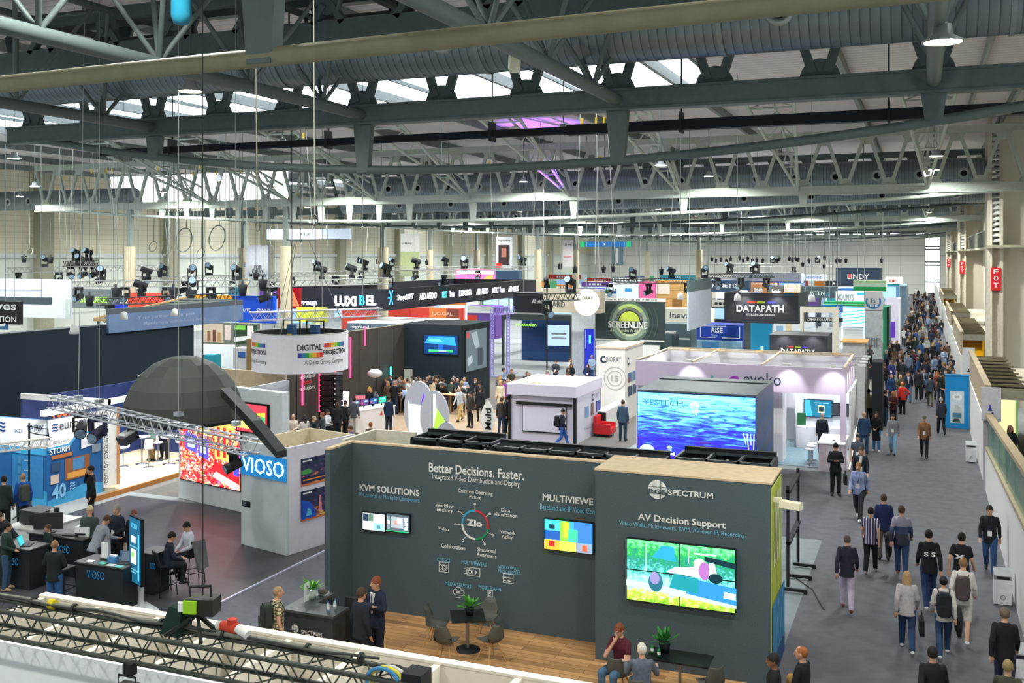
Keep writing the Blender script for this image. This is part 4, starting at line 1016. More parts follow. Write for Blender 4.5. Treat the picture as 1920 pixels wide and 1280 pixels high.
MB().box(-31.2, 28.2, 0, -26.45, 34.4, .15).build('platform', M('#d6c6a6', .5), t)
MB().box(-26.45, 26.9, .0, -26.36, 34.4, .17).build('wood_edge', M('#b0763c'), t)
MB().box(-31.3, 28.2, .15, -31.2, 34.4, 3.1).box(-31.2, 34.3, .15, -28.2, 34.4, 3.1).build('back_wall', M('#2a3a6c'), t)
MB().box(-27.36, 28.12, .15, -27.2, 28.75, 2.95).build('white_pillar', WHITE, t)
MB().box(-27.24, 28.75, .15, -27.14, 28.83, 2.95).build('orange_edge', M('#c88a5a'), t)
MB().box(-27.9, 33.6, .15, -27.0, 34.4, 2.6).build('grey_panel', M('#b8bec0'), t)
MB().box(-27.9, 33.2, .15, -26.6, 33.6, .8).build('dark_plinth', M('#4a4c4e'), t)
MB().box(-31.3, 28.2, 3.1, -27.1, 28.35, 3.3).box(-27.3, 25.4, 3.1, -27.1, 34.4, 3.3).box(-31.3, 34.3, 3.1, -27.1, 34.45, 3.3).build('header_frame', WHITE, t)
T('een for each situation', t, (-27.19, 28.3, .3), Z_, 2.4, .3, M('#50555c'), .02, up=-Y_)
T('100%', t, (-31.19, 29.6, 2.15), Y_, 1.1, .4, M('#e8763a'), .02, .03)
T('categorized sound', t, (-31.19, 29.4, 1.6), Y_, 2.2, .28, LET, .02)
WCH = M('#e2e6e8', .4, noise=.02)
g = 'white shell chairs on the raised lounge'
c1 = shell_chair('white shell chair with oak legs, nearest the wood edge of the lounge', WCH, OAK, g)
c1.location = (-27.9, 29.3, .15); c1.rotation_euler = (0, 0, R(-70)); MW[c1.name] = MX.Translation(c1.location)
dup(c1, (-28.9, 30.0, .15), R(60), 'white shell chair with oak legs, behind the low table of the lounge', g)
for k, (x, y, d) in enumerate(((-29.2, 31.2, 'left of the high table'), (-28.2, 31.5, 'nearest the wood edge'), (-28.7, 32.6, 'behind the high table'), (-27.9, 33.0, 'beside the dark plinth'))):
    bar_stool('white bar stool on the raised lounge, ' + d, x, y, .15, WCH, group='white bar stools', rz=R(40 * k))
for k, (x, y, h, lb) in enumerate(((-28.5, 29.6, .74, 'round white low table at the front of the raised lounge'), (-28.9, 31.9, 1.1, 'round white high table among the bar stools'), (-27.9, 32.3, 1.1, 'white high table towards the dark plinth'))):
    t = thing('round_table', lb, 'table', (x, y, .15))
    MB().lathe([(0, h), (.32, h), (.32, h - .03), (0, h - .03)], (x, y, .15), 22).build('top', WCH, t)
    MB().tube((x, y, .17), (x, y, .15 + h - .03), .03, 8).build('column', M('#b8bcc0', .25, .9), t)
    MB().lathe([(0, .03), (.25, .01), (.25, 0), (0, 0)], (x, y, .15), 20).build('foot', M('#b8bcc0', .25, .9), t)
# ---- tall dark backdrop and its grey-blue banner
t = thing('dark_backdrop', 'very long dark teal backdrop wall, left side', 'backdrop wall', (-33.5, 30, 0))
MB().box(-34.6, 19, 0, -34.1, 41.3, 5.3).build('panel', M('#1c2c34', .8, noise=.15, scale=.6), t)
MB().box(-34.62, 18.98, 5.3, -34.08, 41.32, 5.34).build('top_edge', M('#3a4448'), t)
t = thing('fascia_banner', 'grey-blue fascia banner above the dark backdrop', 'banner', (-33.9, 35, 5.1))
MB().box(-34.1, 35.4, 4.95, -33.95, 45.1, 5.8).build('panel', M('#6f86a8', .5, noise=.1, scale=1.), t)
MB().box(-34.1, 35.4, 5.8, -33.95, 45.1, 6.05).build('upper_band', M('#5a6066'), t)
T('Your partner for support', t, (-33.95, 37.2, 5.42), Y_, 4., .22, M('#9fb2cc'), .01)
T('Manufacturer with in-house design', t, (-33.95, 37.6, 5.12), Y_, 4.4, .22, M('#9fb2cc'), .01)

# ---- dark dome with its truss
t = thing('projection_dome', 'dark faceted fabric dome hanging behind the silver truss', 'dome', (-17.75, 21.1, 4.29))
DOME = M('#3c413c', .6, noise=.1, scale=1.5)
mb = MB().sph((-17.75, 21.1, 4.29), 1.54, 1.54, 1.6, 14, 6, z0=0.)
mb.sm = [False] * len(mb.f)
mb.build('shell', DOME, t)
MB().lathe([(1.49, -.06), (1.57, -.06), (1.57, .06), (1.49, .06), (1.49, -.06)], (-17.75, 21.1, 4.29), 28).build('rim', M('#24282a'), t)
MB().slab([(-16.3, 20.75, 5.15), (-16.3, 20.75, 4.95), (-13.4, 19.0, 3.95), (-13.4, 19.0, 4.1), (-14.4, 19.45, 4.65)], (.1, .25, 0)).build('support_arm', M('#2a2e30'), t)
SILV = M('#b9bec6', .3, .7, noise=.1)
box_truss('silver box truss crossing in front of the dark dome', (-21.4, 20.5, 4.45), (-13.3, 18.2, 4.2), .3, SILV, 22, r=.026, lr=.011)
for k, (x, y, zt, lb) in enumerate(((-20.6, 20.4, 16, 'leftmost steel cable holding the dome truss'), (-19.6, 20.1, 16, 'second steel cable holding the dome truss'), (-16.3, 19.2, 16, 'steel cable in front of the dark dome'), (-14.2, 18.6, 16, 'steel cable at the right end of the dome truss'))):
    t = thing('suspension_cable', lb, 'cable', (x, y, 4.8))
    MB().tube((x, y, 4.72), (x + (.25 if k == 0 else 0), y, 16.3), .011, 6).build('cable', M('#a3aaa8', .4, .5), t)
    MB().cbox((x, y, 4.74), (.16, .16, .1)).build('clamp', SILV, t)
def moving_head(label, x, y, z, yaw, c='#1d2124', s=1., group=None, hang=True):
    """moving-head lamp hanging below z"""
    t = thing('moving_head_lamp', label, 'stage lamp', (x, y, z), yaw, group)
    g = -1 if hang else 1
    MB().box(-.13 * s, -.1 * s, g * .12 * s if hang else 0, .13 * s, .1 * s, 0 if hang else .12 * s).build('base', M(c), t, local=True)
    for a in (-1, 1): MB().box(a * .14 * s - .02 * s, -.05 * s, min(g * .12, g * .4) * s, a * .14 * s + .02 * s, .05 * s, max(g * .12, g * .4) * s).build('yoke_arm', M(c), t, local=True)
    MB().tube((0, .16 * s, g * .3 * s), (0, -.2 * s, g * .42 * s), .1 * s, 12, .12 * s).build('head', M(c), t, local=True)
    MB().tube((0, -.2 * s, g * .42 * s), (0, -.21 * s, g * .424 * s), .1 * s, 12).build('lens', M('#8fa8c0', .1), t, local=True)
    return t
moving_head('black moving lamp under the left end of the dome truss', -20.3, 20.2, 4.42, R(40), s=1.3)
moving_head('small dark lamp beside it under the dome truss', -19.5, 19.97, 4.4, R(10), '#2c2a4a', s=1.3)
moving_head('black moving lamp under the right end of the dome truss, before the neon sign', -14.1, 18.4, 4.2, R(-30), s=1.)
t = thing('video_projector', 'white and black projector hung under the dome truss', 'projector', (-18.2, 19.6, 4.0))
MB().cbox((-18.2, 19.6, 3.98), (.36, .4, .2), 0, -.3, .4).build('body', M('#3a3f44', .4), t)
MB().cbox((-18.2, 19.6, 4.1), (.32, .36, .06), 0, -.3, .4).build('cover', M('#c8cccc'), t)
MB().tube((-18.2, 19.6, 4.1), (-18.2, 19.65, 4.42), .03, 6).build('bracket', BLACK, t)
# small side truss and speakers at the left edge
box_truss('short white box truss at the left edge in front of the blue booth', (-28.6, 24.0, 2.0), (-25.6, 24.3, 2.45), .26, M('#d8d4d0', .4), 9, r=.025, lr=.012)
t = thing('lighting_stand', 'slim black lighting stand in front of the blue booth corner', 'stand', (-26.6, 24.3, .01))
MB().tube((-26.6, 24.3, .3), (-26.6, 24.3, 3.1), .03, 8).build('pole', BLACK, t)
for a in (90, 210, 330): MB().tube((-26.6, 24.3, .5), (-26.6 + .5 * math.cos(R(a)), 24.3 + .5 * math.sin(R(a)), .01), .02, 6).build('leg', BLACK, t)
MB().path([(-26.6, 24.3, 3.0), (-26.2, 24.3, 2.95), (-25.8, 24.3, 2.95), (-25.75, 24.3, 2.6)], .02, 6).path([(-26.6, 24.3, 2.8), (-26.2, 24.3, 2.75), (-25.8, 24.3, 2.75)], .02, 6).build('arm', BLACK, t)
for k in range(2):
    t = thing('lamp_can', 'black lamp can at the left edge, %s of two' % ('upper', 'lower')[k], 'stage lamp', (-27.9, 24.1, 2.72 - .34 * k + .24), group='lamp cans at the left edge')
    MB().tube((-28.2, 24.1, 2.9 - .34 * k), (-27.75, 23.9, 2.9 - .34 * k), .15, 14).build('can', BLACK, t)
    MB().path([(-28.1, 23.9, 2.9 - .34 * k), (-27.7, 23.7, 3.0 - .34 * k), (-27.6, 23.9, 3.05 - .34 * k)], .015, 5).build('yoke', BLACK, t)

# ================================================================ middle of the hall
# ---- round white banner with the rainbow bars
cx_, cy_, rr_ = -20.5, 30.5, 1.68
t = thing('ring_banner', 'round white hanging banner with rainbow bars and dark lettering', 'banner', (cx_, cy_, 4.45))
def arc(z0, z1, a0, a1, n, r, mi=0, mb=None):
    mb = mb or MB()
    for i in range(n):
        u, v = R(a0 + (a1 - a0) * i / n), R(a0 + (a1 - a0) * (i + 1) / n)
        mb.add([(cx_ + r * math.cos(u), cy_ + r * math.sin(u), z0), (cx_ + r * math.cos(v), cy_ + r * math.sin(v), z0), (cx_ + r * math.cos(v), cy_ + r * math.sin(v), z1), (cx_ + r * math.cos(u), cy_ + r * math.sin(u), z1)], [(0, 1, 2, 3)], mi, True)
    return mb
arc(4.45, 5.75, 0, 360, 56, rr_).build('outer_skin', M('#f0edf4', .6, noise=.02), t)
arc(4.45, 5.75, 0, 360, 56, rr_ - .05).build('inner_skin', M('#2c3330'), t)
MB().lathe([(rr_ - .05, 1.3), (rr_, 1.3), (rr_, 1.33), (rr_ - .05, 1.33)], (cx_, cy_, 4.45), 56).build('rim', M('#b8bcb8', .4), t)
RB = ('#d8382c', '#e8702c', '#f0b02c', '#a8c83a', '#2f9e50', '#2a7fb0', '#4a4aa0')
def bars(a0, a1, z0, z1, rev):
    n = len(RB)
    mb = MB()
    for i in range(n):
        arc(z0, z1, a0 + (a1 - a0) * i / n, a0 + (a1 - a0) * (i + 1) / n, 3, rr_ + .012, RB.index((RB[::-1] if rev else RB)[i]), mb)
    mb.build('rainbow_bar', [M(c) for c in RB], t)
def arc_text(s, a, z, w, h, m, bold=0.):
    """lettering bent round the drum: a is the middle angle in degrees"""
    o = T(s, t, (0, 0, z), X_, w, h, m, 0, bold)
    inv = MW[t.name].inverted()
    for v in o.data.vertices:
        x = v.co.x - inv.translation.x - w / 2
        ang = R(a) + x / rr_
        v.co = inv @ V((cx_ + (rr_ + .015) * math.cos(ang), cy_ + (rr_ + .015) * math.sin(ang), z + (v.co.z - (inv @ V((0, 0, z))).z)))
INK = M('#33302f')
f0 = math.degrees(math.atan2(-cy_, -cx_))
bars(f0 - 3, f0 + 27, 5.0, 5.16, True)
bars(f0 + 28, f0 + 62, 5.32, 5.46, False)
arc_text('DIGITAL', f0 + 11, 5.24, .86, .2, INK, .02)
arc_text('PROJECTION', f0 + 46, 5.02, 1.15, .22, INK, .02)
arc_text('A Delta Group Company', f0 + 32, 4.72, 1.6, .19, INK)
bars(f0 - 76, f0 - 44, 5.32, 5.46, False)
arc_text('PROJECTION', f0 - 62, 5.02, 1.1, .22, INK, .02)
arc_text('A Delta Group Company', f0 - 68, 4.72, 1.5, .19, INK)
for k, (dx, dy) in enumerate(((-.5, .2), (.55, .1))):
    h = thing('chain_hoist', 'blue and yellow chain hoist inside the round white banner, %s of two' % ('first', 'second')[k], 'hoist', (cx_ + dx, cy_ + dy, 5.5))
    MB().cbox((cx_ + dx, cy_ + dy, 5.75), (.26, .26, .5)).build('motor_body', M('#3a5c86'), h)
    MB().cbox((cx_ + dx, cy_ + dy - .14, 5.6), (.2, .03, .14)).build('motor_label', M('#d8b83a'), h)
    MB().tube((cx_ + dx, cy_ + dy, 6.0), (cx_ + dx, cy_ + dy, 16.2), .016, 5).build('chain', M('#3c4242'), h)
    MB().path([(cx_ + dx - .35, cy_ + dy, 5.3), (cx_ + dx - .35, cy_ + dy, 6.15), (cx_ + dx + .35, cy_ + dy, 6.15), (cx_ + dx + .35, cy_ + dy, 5.3)], .035, 6).build('frame', BLACK, h)
bt = box_truss('pale box truss above the round white banner', (-23.2, 31.2, 6.05), (-20.2, 35.6, 6.05), .3, M('#c0bcc8', .4), 12, r=.03, lr=.014)
for q in ((-22.8, 31.8), (-20.6, 35.0)): MB().tube((q[0], q[1], 6.1), (q[0], q[1], roof_z(*q)), .014, 4).build('suspension_cable', M('#8f9694', .4, .5), bt)
for a in (40, 160, 280): MB().tube((cx_ + 1.64 * math.cos(R(a)), cy_ + 1.64 * math.sin(R(a)), 5.7), (cx_ + .3 * math.cos(R(a)), cy_ + .3 * math.sin(R(a)), 9), .012, 4).build('suspension_cable', M('#8f9694', .4, .5), t)
MB().tube((cx_, cy_, 8.9), (cx_, cy_, 16.31), .02, 5).cbox((cx_, cy_, 9), (.7, .7, .06)).build('suspension_cable', M('#8f9694', .4, .5), t)

# ---- black screen booth with red light strips
BRN, BK2 = M('#3d3833', .7, noise=.15, scale=1.), M('#1c272d', .7)
t = thing('bar_enclosure', 'dark brown and blue-black enclosure around the crowded bar', 'exhibit wall', (-27, 48, 0))
MB().box(-27.6, 39, 0, -27.5, 51.3, 4.5).build('brown_wall', BRN, t)
MB().box(-27.6, 51.3, 0, -23.9, 51.4, 4.5).build('rear_wall', BK2, t)
MB().box(-23.95, 51.4, 0, -23.85, 55.2, 4.5).build('screen_wall', BK2, t)
MB().box(-27.7, 51.3, 4.5, -23.8, 55.3, 4.56).build('roof', M('#22282c'), t)
MB().box(-27.62, 38.98, 4.5, -27.48, 51.4, 4.54).build('top_edge', M('#8a8474'), t)
for k in range(6): MB().box(-27.505, 40.6 + 1.9 * k, 0, -27.49, 40.63 + 1.9 * k, 4.5).build('joint', BLACK, t)
RED = M('#ff2a50', emit=5.)
for k, (a, b, c) in enumerate(((-27.45, 45.43, 4.22), (-27.45, 46.89, 4.68), (-27.45, 41.05, 2.82), (-27.45, 42.53, 2.66), (-27.45, 43.99, 2.77))):
    l = (2.1, 1.0, 1.5, 1.9, .9)[k]
    s = thing('light_strip', 'vertical red light strip on the brown wall, number %s from the camera end' % ('four', 'five', 'one', 'two', 'three')[k], 'light strip', (-27.47, b, c - l))
    MB().box(-27.5, b - .03, c - l, -27.45, b + .03, c).build('tube', RED, s)
for k, (a, z) in enumerate(((40.9, 2.55), (42.3, 2.75), (40.9, 2.0))):
    T('audio', t, (-27.49, a, z + .28), Y_, .9, .2, M('#d83a34'), .02)
    T('solutions', t, (-27.49, a, z), Y_, 1.2, .2, LET, .02)
s = screen('dim grey wall screen on the side of the black enclosure', (-23.85, 51.7, 1.9), Y_, 2.9, 2.3, E_('#5c6a70', .7), .05, .05)
D(s, (-23.8, 51.7, 1.9), Y_, [(E_('#8a979c', .8), [(.7, 2.1), (1.5, 2.2), (1.9, 1.3), (1.3, 1.2)]), (E_('#c03a3a', .8), rect(.1, 1.9, .35, .3)), (E_('#3a464c', .6), rect(1.6, .2, .7, 1.)), (E_('#9aa6aa', .8), [(.3, .3), (.9, .5), (.8, .9), (.3, .8)])], 'picture')
s = screen('blue and green glowing screen above the bar', *(lambda q: q)((((-26.19, 51.3, 2.91), (1, 0, 0), 1.87, 0.37)[0], X_)), 2.1, 1.05, E_('#0c3a78', .8), .04, .06)
p = V(s.location)
D(s, p + V((0, -.06, 0)), X_, [(E_('#2a8ae8', 1.2), [(.05, .6), (2, .5), (1.9, 1.), (.3, .98)]), (E_('#5ab8f8', 1.2), [(.2, .7), (1.2, .68), (1., .82), (.4, .85)]), (E_('#3ad860', 1.3), rect(.3, .12, 1.5, .12)), (E_('#1a58a8', 1.), rect(.9, .25, .3, .3)), (E_('#88f0b0', 1.3), rect(.9, .14, .5, .07))], 'picture')
t = thing('bar_counter', 'long dark bar counter with bottles in front of the blue-black wall', 'bar', (-25.5, 50.2, 0))
MB().box(-27.2, 49.9, 0, -24.2, 50.4, 1.05).build('body', M('#23282b'), t)
MB().box(-27.25, 49.82, 1.05, -24.15, 50.45, 1.1).build('top', M('#8a8e8c', .3), t)
for k in range(14):
    x = -26.9 + .17 * k
    o = tag(MB().lathe([(0, 0), (.035, 0), (.035, .16), (.012, .22), (.012, .28), (0, .28)], (x, 50.3 - .08 * (k % 2), 1.1), 8).build('bottle', M(random.choice(('#c8d8c8', '#d8d0a0', '#9ab8a0', '#e0e4e0')), .15), None), 'small bottle on the long dark bar, number %d from the left' % (k + 1), 'bottle', 'bottles on the long dark bar')
tag(MB().box(-27.3, 50.9, 0, -26.9, 51.2, 2.0).build('upright_board', M('#b8b4a4'), None), 'pale upright panel at the left end of the bar', 'panel')
t = thing('light_tube', 'upright turquoise light tube at the left end of the bar', 'light', (-27.3, 49.4, 0))
MB().tube((-27.3, 49.4, .1), (-27.3, 49.4, 2.3), .05, 10).build('tube', M('#2ff0f0', emit=4.), t)
MB().lathe([(.16, 0), (.16, .08), (0, .1)], (-27.3, 49.4, 0), 12).build('foot', BLACK, t)
tag(MB().box(-26.9, 49.88, 1.1, -24.6, 50.38, 1.102).build('bar_strip', M('#9ec0cc', emit=.3), None), 'faintly glowing pale strip on top of the long dark bar', 'bar mat')  # thin flat strip with a faint glow of its own
g = 'tall light-wood tables by the bar'
def high_table(x, y, rz, label, w=1.5, d=.5):
    t = thing('high_table', label, 'table', (x, y, .0), rz, g)
    MB().box(-w / 2, -d / 2, 1.04, w / 2, d / 2, 1.09).build('top', M('#d8b088'), t, local=True)
    for a, b in ((-1, -1), (1, -1), (1, 1), (-1, 1)): MB().cbox((a * (w / 2 - .05), b * (d / 2 - .05), .52), (.05, .05, 1.04)).build('leg', M('#e0c8a0'), t, local=True)
for k, (px_, d) in enumerate((((-25.55, 48.12, 0.0), 'nearest the white control counter'), ((-25.48, 50.18, 0.0), 'behind the tallest oval panel'), ((-24.11, 49.7, 0.0), 'behind the green oval panel'), ((-23.22, 50.06, 0.0), 'nearest the purple-lit tower'), ((-27.9, 54.95, 0.0), 'closest to the bar, left part'), ((-27.07, 56.57, 0.0), 'closest to the bar, right part'))):
    high_table(max(px_[0], -25.9), min(px_[1], 48.7), R(20 * (k % 3)), 'tall light-wood table among the bar crowd, ' + d)

# ---- line array, control counter, oval panels
t = thing('line_array', 'tall black line-array loudspeaker stack with white dots', 'loudspeaker', (-27, 42.2, 0))
for k in range(10):
    b = MB().cbox((-26.6, 42.2, .3 + .25 * k), (.95, .6, .22)).build('cabinet', M('#15191c', .5), t)
    MB().cbox((-26.2, 41.88, .3 + .25 * k), (.06, .03, .06)).build('handle', WHITE, b)
MB().cbox((-26.6, 42.2, 2.75), (1., .5, .08)).build('top_frame', M('#8a9294', .4, .6), t)
t = thing('control_counter', 'white control counter with a small red logo and a row of monitors', 'counter', (-24.8, 43, 0))
q = MX.Translation((-24.9, 41.7, 0)) @ MX.Rotation(R(72), 4, 'Z')
MB().box(0, 0, .006, 2.5, .9, 1.05).xf(q).build('body', M('#e4e2e0', .5, noise=.02), t)
MB().box(-.03, -.03, 1.05, 2.53, .93, 1.09).xf(q).build('top', WHITE, t)
a, rx = q @ V((1.5, 0, .7)), q.to_3x3() @ X_
D(t, a, rx, [(M('#d8342c'), [(0, 0), (.18, 0), (.12, .2), (.06, .2)])], 'logo')
T('group', t, a + rx * .24, rx, .3, .08, M('#9a8a8a'))
for k, c in enumerate(('#4a3a78', '#5a3a70', '#2a4a88', '#2ab89a')):
    s = thing('desk_monitor', 'small %s monitor on the white control counter, number %s from the near end' % (('violet', 'purple', 'blue', 'green')[k], ('one', 'two', 'three', 'four')[k]), 'monitor', tuple(q @ V((.35 + .58 * k, .45, 1.09))))
    MB().box(.1 + .58 * k, .5, 1.2, .62 + .58 * k, .54, 1.52).xf(q).build('case', BLACK, s)
    a = q @ V((.12 + .58 * k, .49, 1.22))
    D(s, a, rx, [(E_(c, 1.), rect(0, 0, .48, .28)), (E_('#d84a5a', 1.), rect(.05, .05, .1, .08)), (E_('#7ad8e8', 1.), rect(.25, .14, .16, .08))], 'display')
    MB().box(.34 + .58 * k, .5, 1.09, .38 + .58 * k, .56, 1.22).xf(q).build('stand', BLACK, s)
t = thing('studio_light', 'white studio reflector lamp on a dark stand behind the control counter', 'studio lamp', (-25.9, 45.3, 0))
MB().tube((-25.9, 45.3, 0), (-25.9, 45.3, 2.3), .03, 8).build('stand', BLACK, t)
MB().sph((-25.9, 45.2, 2.45), .42, .3, .22, 14, 6).build('reflector', M('#dcdfe0', .3, .3), t)
tag(MB().slab([(-27.1, 43.3, .2), (-26.6, 43.6, .2), (-26.5, 43.65, 1.7), (-27.1, 43.4, 1.7)], (.1, -.1, 0)).build('light_board', M('#f0ecf8', emit=1.2), None), 'glowing white upright panel against the brown wall', 'light panel')
t = thing('wooden_lectern', 'pale wood block with a red box on top by the brown wall', 'block', (-26.4, 44.3, 0))
MB().box(-26.7, 44.0, 0, -25.9, 44.8, .8).build('body', M('#d0b894'), t)
MB().cbox((-26.3, 44.4, 1.15), (.5, .5, .3), 0, .4, .3).build('box', M('#b0606a'), t)
MB().cbox((-26.3, 44.4, .9), (.2, .2, .2)).build('stand', BLACK, t)
def oval(label, p, rx_, rz_, ang, mats, lit, z0):
    t = thing('oval_display', label, 'display panel', p)
    m = MX.Translation(p) @ MX.Rotation(ang, 4, 'Z')
    pts = [(rx_ * math.cos(a * math.pi / 20), 0, max(0, z0 + rz_ * math.sin(a * math.pi / 20))) for a in range(40) if z0 + rz_ * math.sin((a + (1 if 20 < a < 30 else -1)) * math.pi / 20) > -.2]
    MB().slab([m @ V(q) for q in pts], m.to_3x3() @ V((0, .16, 0))).build('disc', mats, t)
    if lit: D(t, m @ V((0, 0, 0)), m.to_3x3() @ X_, lit, 'glow_face')
    return t
OV = M('#b9bdc8', .5, noise=.03)
oval('tallest grey oval panel with a glowing white face', (-21.75, 42.0, 0), .72, 1.35, R(10), OV, [(E_('#f0f6ff', 1.3), [(-.42, .02), (.28, .02), (.3, 1.5), (-.4, 1.55)]), (E_('#5a3af0', 1.2), [(.12, 1.55), (.24, 2.1), (.42, 1.5)]), (E_('#c0f0f0', 1.2), [(-.46, .3), (-.42, .3), (-.42, 1.5), (-.5, 1.75)])], 1.25)
oval('grey oval panel with a bright green half', (-20.75, 41.6, 0), .68, 1.18, R(10), OV, [(E_('#8ae83a', 1.3), [(-.02, .02), (.4, .3), (.52, .9), (.1, 1.5), (-.02, 1.6)]), (E_('#e8fff0', 1.2), [(-.03, .6), (.12, 1.3), (.08, 2.1), (-.03, 2.12)])], 1.08)
oval('small low grey oval panel in front of the green one', (-19.85, 41.0, 0), .5, .78, R(10), M('#a8acb8', .5), None, .2)
t = thing('flag_banner', 'white leaf-shaped flag with black vertical lettering', 'flag', (-17.9, 41.2, 0))
MB().slab([(-17.9 + .36 * math.sin(math.pi * k / 12) * (1 if s_ > 0 else -1), 41.2, .35 + 1.75 * k / 12) for s_ in (1,) for k in range(13)] + [(-17.9 - .36 * math.sin(math.pi * k / 12), 41.2, .35 + 1.75 * k / 12) for k in range(11, 0, -1)], (0, .02, 0)).build('sheet', M('#e8e8e6'), t)
MB().tube((-17.9, 41.25, 0), (-17.9, 41.25, 2.1), .018, 6).lathe([(0, .05), (.2, .03), (.22, 0)], (-17.9, 41.25, 0), 12).build('pole', M('#9a9ea0'), t)
T('Multi', t, (-17.72, 41.2, .75), Z_, .95, .3, BLACK, .02, .02, up=-X_)
# truss towers, violet light put into their colour and glow
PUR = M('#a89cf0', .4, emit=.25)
for k, (x, y) in enumerate(((-27.87, 65.14), (-27.44, 67.03))):
    t = box_truss('purple-lit upright truss tower beside the bar, %s of the two' % ('left', 'right')[k], (x, y, 0), (x + .01, y, 4.2), .5, PUR, 9, 'purple truss towers', 'truss_tower', .04, .022)
    MB().box(x - .3, y - .5, 0, x + .5, y + .5, .06).build('foot_plate', M('#8a8ea0'), t)
box_truss('purple-lit truss joining the two upright towers', (-27.87, 65.14, 4.3), (-27.44, 67.03, 4.3), .5, PUR, 4, None, 'box_truss', .04, .022)
t = thing('low_platform', 'white platform edge beyond the bar crowd', 'platform', (-22, 57, 0))
MB().box(-23.2, 56, 0, -17.9, 65.4, .3).build('deck', M('#d4d2dc'), t)
for k in range(4): D(t, (-22.6 + .5 * k, 56, .02), X_, [(BLACK, rect(0, .05, .3, .12))], 'print')

# ---- white screen-maker booth
LIL = M('#d6cfdf', .6, noise=.02)
t = thing('screen_booth', 'white booth with a hanging projection screen and a tan open top', 'booth', (-16, 42.9, 0))
MB().box(-17.55, 43.0, 0, -14.4, 43.1, 2.1).build('front_wall', LIL, t)
MB().box(-17.65, 42.8, 2.12, -14.32, 42.92, 2.62).box(-17.65, 42.92, 2.12, -17.55, 46.8, 2.62).box(-14.42, 42.92, 2.12, -14.32, 46.8, 2.62).build('fascia', M('#d9d3e2', .6, noise=.02), t)
MB().box(-17.55, 42.92, 2.5, -14.42, 46.8, 2.54).build('ceiling_panel', M('#d8d2b0'), t)
MB().box(-14.5, 43.1, 0, -14.4, 46.8, 2.1).box(-17.55, 46.7, 0, -14.4, 46.8, 2.6).build('side_wall', M('#dcdfea', .6, noise=.02), t)
MB().box(-17.62, 42.9, 0, -17.5, 43.02, 2.12).box(-14.5, 42.9, 0, -14.36, 43.02, 2.12).build('post', BLACK, t)
T('ORAY', t, ((-16.94, 42.8, 2.66), (1, 0, 0), 0.33, 0.12)[0], X_, .36, .1, M('#8a8890'), .02)
T('- HARRISON -', t, ((-16.55, 42.8, 2.66), (1, 0, 0), 0.51, 0.14)[0], X_, .62, .1, M('#d8343c'), .02, .02)
T('NHD', t, ((-15.88, 42.8, 2.64), (1, 0, 0), 0.3, 0.12)[0], X_, .28, .1, M('#8a8890'), .02)
T('ORAY', t, ((-15.22, 43.0, 2.12), (1, 0, 0), 0.69, 0.29)[0], X_, .6, .26, M('#3a3a52'), .02)
D(t, ((-15.55, 43.0, 2.15), (1, 0, 0), 0.31, 0.22)[0], X_, [(M('#3a3a52'), ring(.1, .1, .05, .12, 60, 330)), (M('#3a3a52'), rect(.2, .02, .06, .18))], 'logo')
s = thing('projection_screen', 'roll-down projection screen in a black frame on the white booth', 'projection screen', (-16, 42.95, .7))
a, rx, w, h = ((-16.92, 43.0, 0.5), (1, 0, 0), 2.06, 1.19)
a = V(a)
MB().box(a.x - .3, 42.86, a.z + h, a.x + w + .3, 42.98, a.z + h + .12).build('roller_case', BLACK, s)
MB().box(a.x, 42.95, a.z, a.x + w, 42.97, a.z + h).build('cloth', M('#dcd6e6', .6, noise=.01), s)
MB().box(a.x - .04, 42.94, a.z - .06, a.x + w + .04, 42.98, a.z).box(a.x - .04, 42.94, a.z, a.x, 42.98, a.z + h).box(a.x + w, 42.94, a.z, a.x + w + .04, 42.98, a.z + h).build('frame', BLACK, s)
D(t, (-14.4, 43.2, 0), Y_, [(M('#7fa8d0'), rect(1.1, 1.0, .6, .5)), (M('#8a7a70'), rect(2.0, 1.0, .5, .55)), (M('#4a5aa8'), rect(2.8, 1.05, .6, .5)), (M('#c8ccd8'), rect(1.1, .5, 2.2, .12)), (M('#3a3a52'), ring(2.3, 1.8, .08, .16, 60, 330))], 'print')
T('ORAY', t, (-14.39, 45.8, 1.72), Y_, .6, .22, M('#9a9aaa'), .015)
# white tower of the same booth
t = thing('tower', 'white square tower with a grey round anniversary seal, beside the white booth', 'tower', (-14.9, 50, 0))
MB().box(-15.62, 50, 0, -14.1, 53.6, 3.7).build('body', M('#e4e0da', .6, noise=.02), t)
MB().box(-15.66, 49.96, 3.7, -14.06, 53.64, 3.78).build('top', M('#dcc8ac'), t)
MB().box(-14.5, 46.2, 0, -14.0, 50, 1.05).build('low_counter', M('#e6e4e2', .5), t)
T('ORAY', t, ((-14.91, 50.0, 3.01), (1, 0, 0), 0.65, 0.3)[0], X_, .62, .26, M('#4a4a58'), .02)
D(t, ((-15.4, 50.0, 2.99), (1, 0, 0), 0.4, 0.3)[0], X_, [(M('#3a4450'), ring(.17, .12, .08, .19, 60, 330)), (M('#3a4450'), rect(.32, .02, .07, .24))], 'logo')
c = (-14.63, 50.0, 2.17)
SE = M('#b4b0aa')
D(t, c, X_, [(SE, ring(0, 0, .36, .4)), (SE, ring(0, 0, .56, .6))], 'seal')
T('15', t, V(c) + V((-.2, 0, -.15)), X_, .4, .3, SE, .02, .03)
